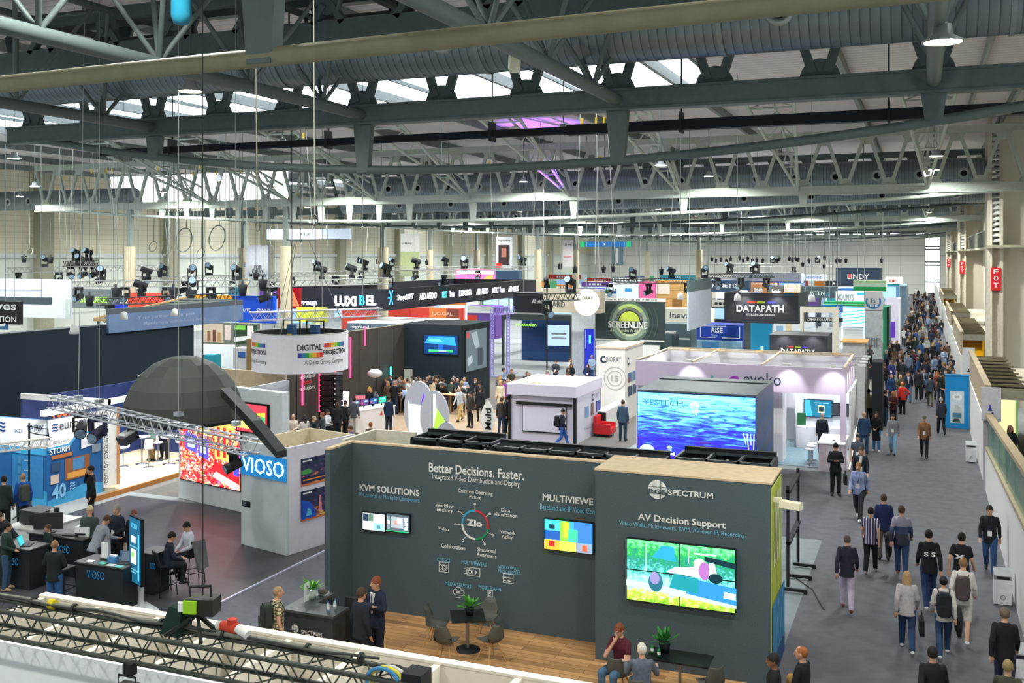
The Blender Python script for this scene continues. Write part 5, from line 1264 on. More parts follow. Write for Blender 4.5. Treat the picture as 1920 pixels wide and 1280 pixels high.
D(t, (-14.1, 50.1, 0), Y_, [(M('#4a6a98'), rect(.4, 1.9, .7, .5)), (M('#8a4a4a'), rect(.4, 1.9, .4, .25)), (M('#5a7aa0'), rect(1.3, 1.9, .7, .5)), (M('#3a4a60'), rect(.4, 1.2, .7, .5)), (M('#4a5a78'), rect(1.3, 1.2, .7, .5)), (M('#b8c4d8'), rect(2.4, 2.8, .6, .1)), (M('#b8c4d8'), rect(2.4, 2.6, .6, .06)), (M('#4a5a70'), ring(.5, 3.0, .1, .2, 60, 330))], 'print')
t = thing('armchair', 'bright red armchair beside the white booth', 'armchair', (-13.9, 47.2, 0))
q = MX.Translation((-14.0, 45.4, 0))
for nm_, b_ in (('seat', (-.1, 0, .15, .6, .7, .42)), ('backrest', (-.25, 0, .15, -.08, .7, .95)), ('armrest', (-.1, -.12, .15, .6, 0, .62)), ('armrest', (-.1, .7, .15, .6, .82, .62))): MB().box(*b_).xf(MX.Translation((-14.05, 45.3, 0))).build(nm_, M('#d02a30', .4), t)
for a_ in (0, .5):
    for b_ in (0, .7): MB().tube((-14.05 + a_, 45.3 + b_, 0), (-14.05 + a_, 45.3 + b_, .16), .025, 6).build('leg', BLACK, t)
tag(MB().box(-14.35, 46.15, 0, -13.95, 46.19, 1.0).build('partition_board', BLACK, None), 'black panel standing behind the red armchair', 'panel')

# ---- underwater LED cube
t = thing('display_block', 'large dark block whose front is a bright underwater LED picture', 'display block', (-7.6, 36.2, 0))
MB().box(-9.75, 36.25, 0, -5.45, 40.6, 3.5).build('body', M('#14305e', .4), t)
MB().box(-9.75, 36.2, 3.5, -5.45, 40.62, 3.56).build('roof', M('#5d6468', .5), t)
MB().box(-9.7, 39.4, 3.56, -5.5, 39.5, 3.6).build('roof_rail', M('#2c3236'), t)
def sea(nt, b):
    tc = N(nt, 'TexCoord')
    mp = N(nt, 'Mapping', {0: tc.outputs['Object'], 3: (.55, 1, 4.2)})
    no = N(nt, 'TexNoise', {'Vector': mp.outputs[0], 'Scale': 2.2, 'Detail': 4., 'Distortion': .8})
    sp = N(nt, 'SeparateXYZ', {0: tc.outputs['Object']})
    ad = N(nt, 'Math', {0: no.outputs[0], 1: N(nt, 'MapRange', {0: sp.outputs[2], 1: .6, 2: 3.4, 3: -.3, 4: .26}).outputs[0]}, operation='ADD')
    r = ramp(nt, ad.outputs[0], [(.2, '#4a1a8c'), (.32, '#2418b8'), (.46, '#2430d8'), (.56, '#3c70f0'), (.64, '#58b8f8'), (.8, '#8ae0ff')])
    emit_to(nt, b, r.outputs[0], 1.35)
MB().poly([(-9.72, 36.19, .35), (-5.48, 36.19, .35), (-5.48, 36.19, 3.46), (-9.72, 36.19, 3.46)]).build('display', pic_mat('underwater_picture', sea), t)
J, J2 = E_('#a0f4ff', 1.4), E_('#d8fcff', 1.3)
jel = []
for x, z, r in ((.35, .95, .3), (1.75, .72, .22), (3.2, .82, .26), (4.05, 1.85, .35), (2.1, 2.7, .2), (1.2, 1.15, .1)):
    jel += [(J, [(x + r * math.cos(R(a)), z + r * .9 * math.sin(R(a))) for a in range(0, 181, 18)])]
    jel += [(J2, line(x + r * d, z, x + r * d * .7 + .03, z - r * (1.1 + .5 * (k % 2)), r * .07)) for k, d in enumerate((-.6, -.25, .1, .45, .7))]
jel += [(J2, [(.95, .92), (1.1, 1.0), (1.3, .97), (1.4, 1.02), (1.4, .88), (1.3, .92), (1.1, .86)]), (J2, circ(2.15, .78, .07, 12, .04)), (E_('#2a50e0', 1.2), [(3.85, .4), (4.2, .5), (4.24, 1.0), (3.9, 1.1)]), (E_('#e8f0ff', 1.2), [(3.1, .42), (3.8, .38), (3.8, .5), (3.2, .52)])]
D(t, (-9.72, 36.19, .35), X_, [j for j in jel if all(0 <= a <= 4.24 and 0 <= b <= 3.1 for a, b in j[1])], 'picture')
T('YESTECH', t, (-9.5, 36.19, 3.02), X_, 1.45, .2, E_('#2a6ad0', 1.2), .02)
for k in range(3): D(t, (-5.45, 36.3, .3), Y_, [(E_('#1c5fc0', .6), line(.1, .6 + .7 * k, 4.2, 1.0 + .8 * k, .03))], 'glow_line')

CABLE_ = M('#9a9e9c', .4)
# ---- white-purple booth with the open ceiling grid
EW, EP = M('#e8e6ec', .5, noise=.02), M('#cfc0d6', .6, noise=.02)
t = thing('open_top_booth', 'long white and lilac booth with an open ceiling grid and coloured dots on its fascia', 'booth', (-7, 42, 0))
MB().box(-11.35, 41.9, 2.95, -2.85, 42.0, 4.0).build('fascia', EP, t)
MB().box(-2.95, 42.0, 2.95, -2.85, 48, 4.0).build('side_fascia', EP, t)
MB().box(-11.35, 47.9, 0, -2.85, 48, 4.0).box(-11.35, 42, 0, -11.25, 48, 4.0).build('rear_wall', EW, t)
for x in (-11.3, -8.95, -6.1, -2.92): MB().box(x - .05, 41.95, 3.97, x + .05, 48, 4.05).build('grid_beam', M('#b7ab98'), t)
MB().box(-11.35, 47.9, 4.0, -2.85, 48.02, 4.06).box(-11.35, 47.2, 3.98, -2.85, 47.3, 4.05).build('rear_beam', M('#b0a48c'), t)
for k in range(5): MB().box(-10.6 + 1.7 * k, 47.3, 4.0, -10.3 + 1.7 * k, 47.9, 4.04).build('wood_bracket', M('#c08a3c'), t)
MB().box(-11.2, 42.1, 3.3, -9, 47.1, 3.34).box(-8.9, 42.1, 3.3, -6.15, 47.1, 3.34).build('ceiling_panel', M('#eeece6', .5), t)
MB().box(-3.05, 41.9, 0, -2.83, 42.12, 2.95).build('corner_column', EP, t)
MB().box(-6.35, 42.6, 0, -5.35, 43.8, 2.95).build('inner_column', EW, t)
MB().box(-5.3, 46.6, 0, -2.95, 46.7, 3.3).build('inner_wall', M('#dfe6ec', .5), t)
MB().box(-5.2, 46.0, 0, -3.2, 46.6, .95).build('wall_counter', EW, t)
MB().box(-11.25, 42, .01, -2.95, 47.9, .02).build('carpet', M('#78909a', .9), t)
D(t, ((-8.48, 41.9, 3.3), (1, 0, 0), 0.05, 0.27)[0], X_, [(M('#3fb8a0'), [(.2, -.25), (.55, -.25), (.42, .2), (.36, .25)]), (M('#a83ab8'), circ(1.3, .0, .24)), (M('#e8c8ec'), [(1.22, -.2), (1.5, .14), (1.54, -.1), (1.4, -.25)]), (M('#8a8a94'), rect(1.98, -.3, .02, .55))], 'logo')
T('evoko', t, ((-6.82, 41.9, 3.21), (1, 0, 0), 1.45, 0.48)[0], X_, 1.5, .5, M('#3a4a5c'), .02)
SPOT = M('#ffffff', emit=6.)
def booth_lamp(par, x, y, z, tx, ty, tz, e=60, col=(1, 1, 1), size=70):
    l = bpy.data.lights.new('spot_light', 'SPOT')
    l.energy, l.color, l.spot_size, l.spot_blend, l.shadow_soft_size = e, col, R(size), .7, .08
    o = bpy.data.objects.new('lamp_light', l)
    reg(o, par)
    o.location = V((x, y, z)) - MW[par.name].translation
    o.rotation_euler = (V((tx, ty, tz)) - V((x, y, z))).to_track_quat('-Z', 'Y').to_euler()
def arm_lamp(label, x, y, z, dx, dy, dz, e=60, col=(1, 1, 1), group=None, size=75, c='#d8d8d4'):
    """arm spotlight clipped to a wall top, head reaching out and lighting back at the wall"""
    t = thing('arm_spotlight', label, 'spotlight', (x, y, z), group=group)
    h = V((x + dx, y + dy, z + dz))
    MB().tube((x, y, z), h, .02, 6).build('arm', M('#9a9ea0', .4), t)
    MB().cbox(h, (.3, .12, .06)).build('head', M(c), t)
    booth_lamp(t, h.x, h.y, h.z - .05, x - dx * .4, y - dy * .4, z - 1.2, e, col, size)
g = 'arm spotlights on the lilac fascia'
for k, (x, d) in enumerate(((-8.95, 'left of the coloured dots'), (-5.0, 'above the grey lettering'), (-3.3, 'at the right corner'))): arm_lamp('pale arm spotlight on the lilac fascia, ' + d, x, 41.9, 4.05, 0, -.75, .12, 70, group=g)
g = 'arm spotlights on the booth side wall'
for k in range(4): arm_lamp('chrome arm spotlight on the side wall facing the aisle, number %s from the corner' % ('one', 'two', 'three', 'four')[k], -2.85, 43 + 1.3 * k, 4.0, .55, 0, .05, 45, group=g, c='#e8ecec')
s = MB()
t2 = thing('graphic_wall', 'white and grey printed side wall of the lilac booth along the aisle', 'exhibit wall', (-2.8, 45, 0))
MB().box(-2.83, 43.56, 0, -2.76, 48, 2.9).build('panel', M('#d9dadc', .5), t2)
D(t2, (-2.76, 43.56, 0), Y_, [(M('#8a8e94'), [(2.2, 1.2), (4.4, .2), (4.4, 2.8), (3.6, 2.8)]), (M('#eceef0'), [(3.4, 1.4), (4.3, 1.0), (4.3, 2.5), (3.9, 2.6)]), (M('#5a6066'), rect(3.8, .4, .5, 2.2))], 'print')
t3 = thing('light_line', 'slanted white light strip at the foot of the printed side wall', 'light strip', (-2.72, 42.3, 0))
MB().slab([(-2.74, 42.1, .02), (-2.7, 42.1, .02), (-2.7, 46.8, .9), (-2.74, 46.8, .9)], (0, 0, .05)).build('tube', M('#fffbe8', emit=1.5), t3)
for k, (x, y) in enumerate(((-10, 44.5), (-7.5, 44.5), (-4.4, 44.6))):  # added pendants that brighten the booth interior
    h = thing('added_pendant', 'added white pendant lamp over the open-top booth, %s bay' % ('left', 'middle', 'right')[k], 'lamp', (x, y, 6.5))
    MB().lathe([(.03, .3), (.12, .25), (.16, 0), (.14, 0)], (x, y, 6.5), 12).build('shade', WHITE, h)
    MB().tube((x, y, 6.75), (x, y, roof_z(x, y)), .012, 4).build('cord', CABLE_, h)
    booth_lamp(h, x, y, 6.48, x, y + 1, 1.5, 900, (.95, .98, 1), 75)
a, rx, w, h = ((-4.9, 46.0, 1.34), (1, 0, 0), 1.15, 0.73)
s = screen('teal wall television inside the lilac booth', (a[0], 46.6, a[2]), X_, w, h, E_('#1a6a88', 1.), .03, .07)
D(s, (a[0], 46.53, a[2]), X_, [(E_('#3fa0b8', 1.), [(0, 0), (w * .3, 0), (w * .2, h), (0, h)]), (E_('#e8f0a0', 1.2), rect(w * .5, h * .25, w * .24, h * .45)), (E_('#1a3a48', .8), rect(w * .53, h * .32, w * .18, h * .3)), (E_('#7ac0d0', 1.), rect(w * .35, h * .82, w * .55, .03))], 'picture')
screen('second television half behind the two men in the lilac booth', (-3.75, 46.6, 1.45), X_, .7, .5, E_('#3a4048', .6), .03, .07)
screen('narrow blue display in a black frame at the edge of the inner column', (-6.3, 42.55, .95), X_, .42, .8, E_('#6a86c8', 1.), .03, .06)
tag(MB().box(-5.18, 46.3, .96, -4.82, 46.33, 1.5).build('green_poster', M('#1f5a34'), None), 'dark green poster standing on the white wall counter', 'poster')
t = thing('ribbed_counter', 'white counter with a ribbed front at the lilac booth corner', 'counter', (-3.4, 42.6, 0))
MB().box(-3.82, 41.4, .0, -2.88, 43.5, 1.08).build('body', M('#d9ccd8', .6), t)
for k in range(17): MB().box(-3.82 + .056 * k, 41.37, .03, -3.79 + .056 * k, 41.41, 1.05).build('rib', M('#e4dae2', .5), t)
MB().box(-3.86, 41.34, 1.08, -2.84, 43.54, 1.12).build('top', WHITE, t)
on_top('phone', 'dark phone lying on the ribbed white counter', 'phone', [('body', BLACK, (-3.3, 42.1, 1.127), (.09, .17, .012), .4)])
on_top('phone', 'second dark phone on the ribbed white counter, nearer the column', 'phone', [('body', M('#30343a'), (-3.05, 42.4, 1.127), (.09, .17, .012), .2)])
for k, y in enumerate((42.1, 42.8, 43.4)): bar_stool('white bar stool beside the ribbed counter, number %s from the front' % ('one', 'two', 'three')[k], -4.25, y, .02, WCH, .7, False, 'white bar stools at the ribbed counter')

# ---- backs of the LED walls just behind the charcoal wall
FR = M('#14181b', .5)
def led_back(label, x0, x1, y0, y1, z1, nx, posts):
    t = thing('led_wall_back', label, 'screen frame', ((x0 + x1) / 2, y0, 0))
    MB().box(x0, y1 - .12, .3, x1, y1, z1).build('panel_back', FR, t)
    for i in range(nx + 1):
        x = x0 + (x1 - x0) * i / nx
        MB().box(x - .04, y0, .0, x + .04, y1 - .12, z1 - .12).build('post', M('#2a3034', .4), t)
    la = MB()
    for z in (z1 - .14, z1 - 1.):
        la.box(x0, y0, z, x1, y0 + .08, z + .06).box(x0, y1 - .2, z, x1, y1 - .13, z + .06)
        for i in range(nx + 1): la.box(x0 + (x1 - x0) * i / nx - .03, y0, z, x0 + (x1 - x0) * i / nx + .03, y1 - .13, z + .06)
    la.build('rails', M('#3d4448', .4), t)
    dots = MB()
    for i in range(14): dots.cbox((random.uniform(x0 + .1, x1 - .1), y1 - .13, random.uniform(z1 - .9, z1 - .1)), (.05, .03, .04))
    dots.build('cable_plugs', M('#c8ccc8', .4), t)
    return t
led_back('black frame of an LED wall seen from behind, left of three behind the charcoal wall', -11.9, -9.75, 22.6, 23.6, 4.0, 3, 3)
led_back('long low black frame of an LED wall, middle of three behind the charcoal wall', -9.6, -5.4, 22.4, 23.0, 3.98, 6, 3)
LAST_BACK = led_back('black frame of an LED wall behind the tower, right of three', -5.2, -3.1, 22.6, 23.7, 4.0, 3, 3)
t = thing('rear_partition', 'low pale partition top behind the left end of the charcoal wall', 'exhibit wall', (-12, 22, 0))
MB().box(-13.2, 22.9, 0, -11.95, 23.0, 3.98).box(-13.2, 21.4, 0, -13.1, 22.9, 3.98).build('panel', M('#d8d2c0'), t)
t = thing('screen_stand', 'black wheeled screen stand with spread feet beside the tower', 'stand', (-3.1, 27, 0))
MB().box(-3.2, 26.2, .15, -3.13, 26.28, 2.7).box(-3.2, 28.4, .15, -3.13, 28.48, 2.7).build('pole', FR, t)
for k, y in enumerate((26.24, 27.4, 28.44)): MB().box(-3.3, y - .04, .05, -2.7, y + .04, .12).build('foot', FR, t)
for y in (26.24, 27.4, 28.44):
    MB().tube((-2.74, y - .03, .05), (-2.74, y + .03, .05), .05, 10).build('caster', BLACK, t)
MB().box(-3.22, 26.2, 1.2, -3.1, 28.48, 1.28).box(-3.22, 26.2, 2.5, -3.1, 28.48, 2.58).build('crossbar', FR, t)
MB().path([(-3.1, 27.4, .03), (-2.6, 26.6, .03), (-2.3, 25.5, .03), (-2.2, 25.2, .03)], .015, 5).build('cord', BLACK, t)
(MB().poly([(-5.0, 23.75, 2.6), (-3.2, 23.75, 2.6), (-3.2, 23.75, 3.9), (-5.0, 23.75, 3.9)][::-1]).box(-5.05, 23.7, .4, -3.1, 23.74, 3.98).build('led_face', E_('#e0d8f0', .9), LAST_BACK))

# ---- blue panel, bins, at the right
t = thing('poster_stand', 'tall bright blue display panel with a pale cartoon-free picture area', 'panel', (1.5, 54.0, 0))
t['label'] = 'tall bright blue display panel with a pale picture, against the white wall'
BL = M('#1684c4', .5, noise=.03)
MB().box(.98, 54.0, .0, 2.04, 54.4, 2.55).build('body', BL, t)
MB().box(.96, 53.98, 2.55, 2.05, 54.42, 2.62).build('cap', M('#1270a8'), t)
D(t, (.98, 54.0, 0), X_, [(M('#c9d2d6'), rect(.22, .28, .62, 1.55)), (M('#e6eaec'), circ(.53, 1.55, .22, 20, .16)), (M('#8a9298'), rect(.42, 1.58, .22, .025)), (M('#8a9298'), rect(.42, 1.5, .22, .025)), (M('#b8c0c0'), [(.3, .45), (.76, .4), (.76, 1.0), (.45, 1.2)]), (M('#4a7a98'), rect(.32, .55, .4, .22)), (M('#3a4044'), [(.3, .32), (.7, .32), (.6, .5), (.4, .5)])], 'print')
T('the smart way', t, (1.2, 54.0, .12), X_, .3, .05, M('#7fc0e0'))
def bin_(label, x, y):
    t = thing('recycling_bin', label, 'bin', (x, y, .012))
    MB().box(x - .2, y - .2, .03, x + .2, y + .2, .62).build('body', M('#d9dde0', .4), t)
    MB().slab([(x - .2, y - .2, .62), (x - .2, y + .2, .62), (x - .2, y + .2, .82), (x - .2, y - .2, .72)], (.4, 0, 0)).build('hood', M('#8f9498', .4), t)
    MB().box(x - .14, y - .21, .64, x + .14, y - .198, .7).build('slot', BLACK, t)
    D(t, (x, y - .2, .2), X_, [(M('#8a9094'), ring(0, 0, .04, .06))], 'symbol')
    for a in (-1, 1):
        for b in (-1, 1): MB().tube((x + .15 * a, y + .15 * b, 0.0), (x + .15 * a, y + .15 * b, .04), .03, 8).build('foot', BLACK, t)
bin_('white recycling bin by the white wall, farther along the aisle', 1.8, 45.6)
bin_('white recycling bin behind the man in black with a badge', 1.78, 27.4)
bin_('white recycling bin at the right edge of the picture', 1.78, 22.2)

for k, (x, y, tx, ty_, e) in enumerate(((-28.6, 30.6, -28.6, 30.8, 1000), (-28.2, 33.0, -28.6, 32.6, 800), (-24.8, 24.4, -27.25, 27, 700), (-29, 23.6, -30, 25.6, 500))):  # added pendants that brighten the lounge and the blue booth walls
    h = thing('added_pendant', 'added white pendant lamp %s' % ('over the lounge tables', 'over the lounge bar stools', 'lighting the side of the blue booth', 'lighting the front of the blue booth')[k], 'lamp', (x, y, 6.0))
    MB().lathe([(.03, .3), (.12, .25), (.16, 0), (.14, 0)], (x, y, 6.0), 12).build('shade', WHITE, h)
    MB().tube((x, y, 6.25), (x, y, roof_z(x, y)), .012, 4).build('cord', CABLE_, h)
    booth_lamp(h, x, y, 5.98, tx, ty_, 1.2, e, (1, .98, .95), 80)

# ================================================================ far booths and hanging signs
CABLE = M('#8f9694', .4, .5)
def banner(name, label, p, w, h, depth, mat, texts=(), hang=True, side=None, shapes=(), group=None, cat='banner', emit_face=None):
    """sign or booth block facing the camera: p is the lower left front corner; texts are (string, x, z, w, h, material) in fractions"""
    p = V(p)
    t = thing(name, label, cat, tuple(p), group=group)
    zb = 0 if not hang and cat in ('booth', 'exhibit wall', 'cabinet', 'kiosk', 'post', 'counter', 'panel') else p.z
    if side is None: MB().box(p.x, p.y, zb, p.x + w, p.y + depth, p.z + h).build('panel', mat, t)
    else:
        MB().box(p.x, p.y, p.z, p.x + w, p.y + .1, p.z + h).build('panel', mat, t)
        MB().box(p.x + w - .1, p.y + .1, p.z, p.x + w, p.y + depth, p.z + h).box(p.x, p.y + .1, p.z, p.x + .1, p.y + depth, p.z + h).build('side_panel', side, t)
    for s, a, b, c, d, m in texts: T(s, t, p + V((a * w, 0, b * h)), X_, c * w, d * h, m, .03, .015)
    if shapes: D(t, p, X_, [(m, [(a * w, b * h) for a, b in q]) for m, q in shapes], 'print', .02)
    if hang:
        for a in (.12, .88): MB().tube((p.x + a * w, p.y + depth / 2, p.z + h - .05), (p.x + a * w, p.y + depth / 2, roof_z(p.x + a * w, p.y + depth / 2)), .022, 4).build('cable', CABLE, t)
    elif zb > .3:
        for a in (.02, .98): MB().box(p.x + a * w - .08, p.y + .02, 0, p.x + a * w + .08, p.y + .2, p.z).build('post', mat, t)
    return t
rc = rect
LB, GN, RD, OR, NV, CY = M('#2a8ad8'), M('#a6f05a', emit=.8), M('#d83a2c'), M('#e87a3c'), M('#24447c'), M('#3fb0d8')
GLOW = M('#ffffff', emit=1.6)
B = banner
# left
B('hanging_banner', 'long white hanging banner at the left edge above the dark backdrop', *((-56.94, 48.0, 4.51), 7.83, 2.43), .15, M('#dadce4', .6), shapes=[(M('#f4f6f6'), rc(.2, .72, .5, .25)), (M('#c2ccc0'), rc(.95, 0, .05, .5))])
B('hanging_banner', 'dark grey beam-like banner in front of the long white one', *((-53.38, 45.0, 5.54), 5.52, 0.42), .4, M('#4f5a5e'))
B('hanging_banner', 'black sign with white script and capitals, left edge below the white banner', *((-46.22, 38.0, 4.96), 3.99, 1.16), .2, M('#1c1a1c'), [('PRODUCTION', .1, .1, .85, .25, WHITE), ('eeeyes', .2, .5, .75, .38, WHITE)])
B('small_sign', 'small blue and white wave sign at the left edge under the black sign', *((-44.33, 38.0, 4.68), 1.22, 0.38), .1, M('#3f6a98'), shapes=[(WHITE, [(.2, .3), (.9, .5), (.95, .9), (.3, .6)])], cat='sign')
B('hanging_banner', 'grey banner with bright green lettering', *((-65.6, 64.0, 4.08), 5.21, 1.59), .2, M('#6a7478'), [('SHURE', .22, .3, .56, .32, GN)], shapes=[(M('#c8e8a8'), rc(-.14, -.1, .14, .4))])
t = thing('slatted_canopy', 'dark slatted canopy with tan edges above the backdrop', 'canopy', (-38, 42, 4.9))
for k in range(9): MB().slab([(-41 + .25 * k, 42 + .5 * k, 5.0 + .11 * k), (-35.5, 42 + .5 * k, 5.0 + .11 * k), (-35.5, 42.42 + .5 * k, 5.08 + .11 * k), (-41 + .25 * k, 42.42 + .5 * k, 5.08 + .11 * k)], (0, 0, .06)).build('slat', M('#2d3632'), t)
MB().bar((-41.2, 41.9, 5.05), (-38.9, 46.5, 6.05), .14, .12).bar((-41.2, 41.9, 5.0), (-35.4, 41.9, 5.0), .12, .12).build('edge_beam', M('#b89464'), t)
for q in ((-41, 42), (-35.6, 42)): MB().box(q[0] - .06, q[1] - .06, 0, q[0] + .06, q[1] + .06, 5).build('post', M('#4a4a44'), t)
B('hanging_banner', 'royal blue banner strip left of the red one', *((-57.13, 60.0, 4.24), 1.44, 0.53), .5, M('#1f3fc0'))
B('hanging_banner', 'bright red-orange banner behind the dark lattice truss', *((-55.69, 60.0, 4.31), 4.13, 1.29), .6, M('#e8503c'), [('MIDDLE', .08, .04, .34, .14, WHITE), ('MIDDLE', .5, .06, .4, .14, WHITE)])
B('hanging_banner', 'white banner between the red and the orange ones', *((-51.51, 60.0, 4.67), 2.0, 0.83), .5, M('#e8eef0'))
B('hanging_banner', 'amber orange banner left of the blue cube', *((-49.41, 60.0, 4.75), 3.23, 0.78), .6, M('#f0a020'))
B('hanging_banner', 'royal blue cube banner with white lettering', *((-44.55, 58.0, 3.79), 3.37, 1.85), .4, M('#1450d0', .4), [('DA-LITE', .08, .42, .38, .11, WHITE), ('SANUS', .6, .42, .34, .12, WHITE)])
B('hanging_banner', 'light turquoise banner above the blue cube', *((-54.2, 70.0, 5.09), 1.46, 0.72), .5, M('#58b8e0'))
B('photo_wall', 'photo wall with people and bottles under the grey-blue fascia', *((-42.28, 52.0, 2.9), 4.18, 1.32), .3, M('#6a7268'), hang=False, cat='exhibit wall', shapes=[(M('#c8b8a0'), rc(.02, .05, .38, .9)), (M('#8a5a3a'), rc(.1, .1, .06, .5)), (M('#6a3a2a'), rc(.2, .1, .06, .55)), (M('#b08a5a'), rc(.29, .1, .06, .45)), (M('#d8c8c0'), rc(.42, .2, .12, .7)), (M('#2a4028'), rc(.6, .05, .4, .9)), (M('#d8dcd8'), [(.6, .1), (.9, .3), (.9, .45), (.6, .35)]), (M('#7ac84a'), rc(.6, .7, .2, .2)), (M('#e0d8d4'), rc(.83, .4, .1, .5))])
B('white_booth', 'white booth wall with a teal crate below the photo wall', *((-40.65, 50.0, 1.11), 2.28, 1.94), .3, WHITE, hang=False, cat='booth')
tag(bx('teal_crate', M('#1f8a98'), None, -39.33, 48.4, 0, -38.63, 49.2, 2.6), 'tall teal crate in front of the white booth wall', 'crate')
t = B('display_kiosk', 'white kiosk with a blue square on its header', *((-36.06, 47.0, 1.62), 1.41, 1.62), .8, WHITE, hang=False, cat='kiosk', shapes=[(M('#3a6ab8'), rc(.25, .68, .35, .2))])
B('timber_post', 'brown timber post between the kiosk and the round banner', *((-34.41, 46.0, 1.86), 0.39, 2.02), .4, M('#8a7048'), hang=False, cat='post')
# ring of black signs
t = thing('ring_sign', 'huge black LED ring fascia with a red logo corner and white lettering', 'sign', (-38, 62, 4.6))
MB().box(-43.3, 61.6, 4.6, -34.5, 61.8, 6.1).build('front_fascia', M('#23262e', .5), t)
MB().box(-34.7, 61.8, 4.6, -34.5, 91, 6.1).build('side_fascia', M('#262a33', .5), t)
MB().box(-43.3, 61.8, 4.6, -43.1, 91, 6.1).box(-43.1, 90.8, 4.6, -34.7, 91, 6.1).build('rear_fascia', M('#23262e', .5), t)
MB().box(-43.3, 61.55, 4.6, -41.3, 61.6, 6.1).build('red_panel', M('#b01824', emit=.3), t)
WG = M('#f0f4ff', emit=1.6)
D(t, (-42.9, 61.55, 4.6), X_, [(M('#ff6a4a', emit=1.4), [(.0, .2), (.6, 1.4), (.85, 1.4), (1.45, .2)]), (M('#b01824', emit=.3), [(.4, .42), (.72, 1.1), (1.02, .42)]), (M('#ff6a4a', emit=1.4), rect(.55, .42, .5, .16))], 'logo')
T('group', t, (-41.46, 61.6, 4.75), X_, 1.5, .42, WG, .03, .03)
T('LUXI', t, (-38.52, 61.6, 4.88), X_, 1.75, .7, WG, .03, .05)
T('B', t, (-36.53, 61.6, 4.96), X_, .45, .7, M('#3a9af0', emit=1.6), .03, .05)
T('EL', t, (-35.98, 61.6, 4.97), X_, .8, .7, WG, .03, .05)
y_ = 63.
for s, l, m in (('StageLIFT', 3.4, WG), ('AED AUDIO', 3.8, WG), ('NEXT', 1.8, M('#58d8e8', emit=1.6)), ('Truss', 1.8, WG), ('LUXIBEL', 3.4, WG), ('AED AUDIO', 3.4, WG), ('NEXT Truss', 3.6, WG), ('AED AUDIO', 3.4, WG)):
    T(s, t, (-34.5, y_ + .3, 5.15), Y_, l - .9, .5, m, .03, .03)
    y_ += l if s != 'NEXT' else 1.3
D(t, (-34.5, 62.2, 5.0), Y_, [(M('#3a9af0', emit=1.6), q) for q in (line(0, 0, .5, 1, .12), line(.5, 0, 0, 1, .12), line(-.2, .5, .3, .5, .12))], 'logo')
for q in ((-42.5, 62), (-35, 62), (-35, 76), (-35, 90)): MB().tube((q[0], q[1], 6), (q[0], q[1], roof_z(*q)), .02, 4).build('cable', CABLE, t)
B('red_booth', 'red and orange booth wall under the ring of signs', *((-59.22, 96.0, 1.18), 14.2, 1.64), 1.5, M('#c8402e'), [('SOLUTIONS', .78, .08, .2, .28, M('#f0c8a8')), ('JUDICIAL', .78, .5, .17, .28, M('#f0c8a8'))], hang=False, cat='booth', shapes=[(OR, rc(.76, 0, .14, 1)), (M('#8a4a3c'), rc(.9, 0, .1, 1)), (M('#b83228'), rc(.3, 0, .3, 1))])
B('purple_booth', 'violet booth block with a white header right of the red booth wall', *((-43.12, 94.0, 1.7), 3.19, 1.58), 2., M('#6a4a98'), hang=False, cat='booth', shapes=[(WHITE, rc(0, .55, .95, .45)), (RD, rc(0, 0, .35, .4))])
B('grey_fascia_booth', 'white-roofed booth with a slate fascia and small white lettering', *((-36.59, 60.0, 3.28), 5.72, 0.51), 6., M('#55687a'), [('legrand | av', .06, .3, .4, .5, WHITE)], hang=False, cat='booth')
tag(bx('tent_roof', WHITE, None, -36.59, 60.1, 3.79 + .02, -30.87, 66, 3.79 + .12), 'white flat roof lying on the slate-fascia booth', 'roof')
B('yellow_banner', 'bright yellow banner behind the hoists of the round white banner', *((-36.58, 54.0, 4.27), 1.96, 0.91), .5, M('#d8e03a'))
B('led_banner', 'pink and white LED banner with a slate end, above the ring of signs', *((-58.62, 124.0, 4.97), 9.15, 1.51), 1.2, M('#5a7a9c'), shapes=[(M('#ff6aa8', emit=1.2), rc(0, .05, .64, .95)), (M('#ffd8e0', emit=1.3), rc(.02, .6, .6, .25)), (M('#ffa050', emit=1.2), [(.45, .15), (.6, .15), (.6, .55), (.5, .45)])])
DKT = M('#3a3e44')
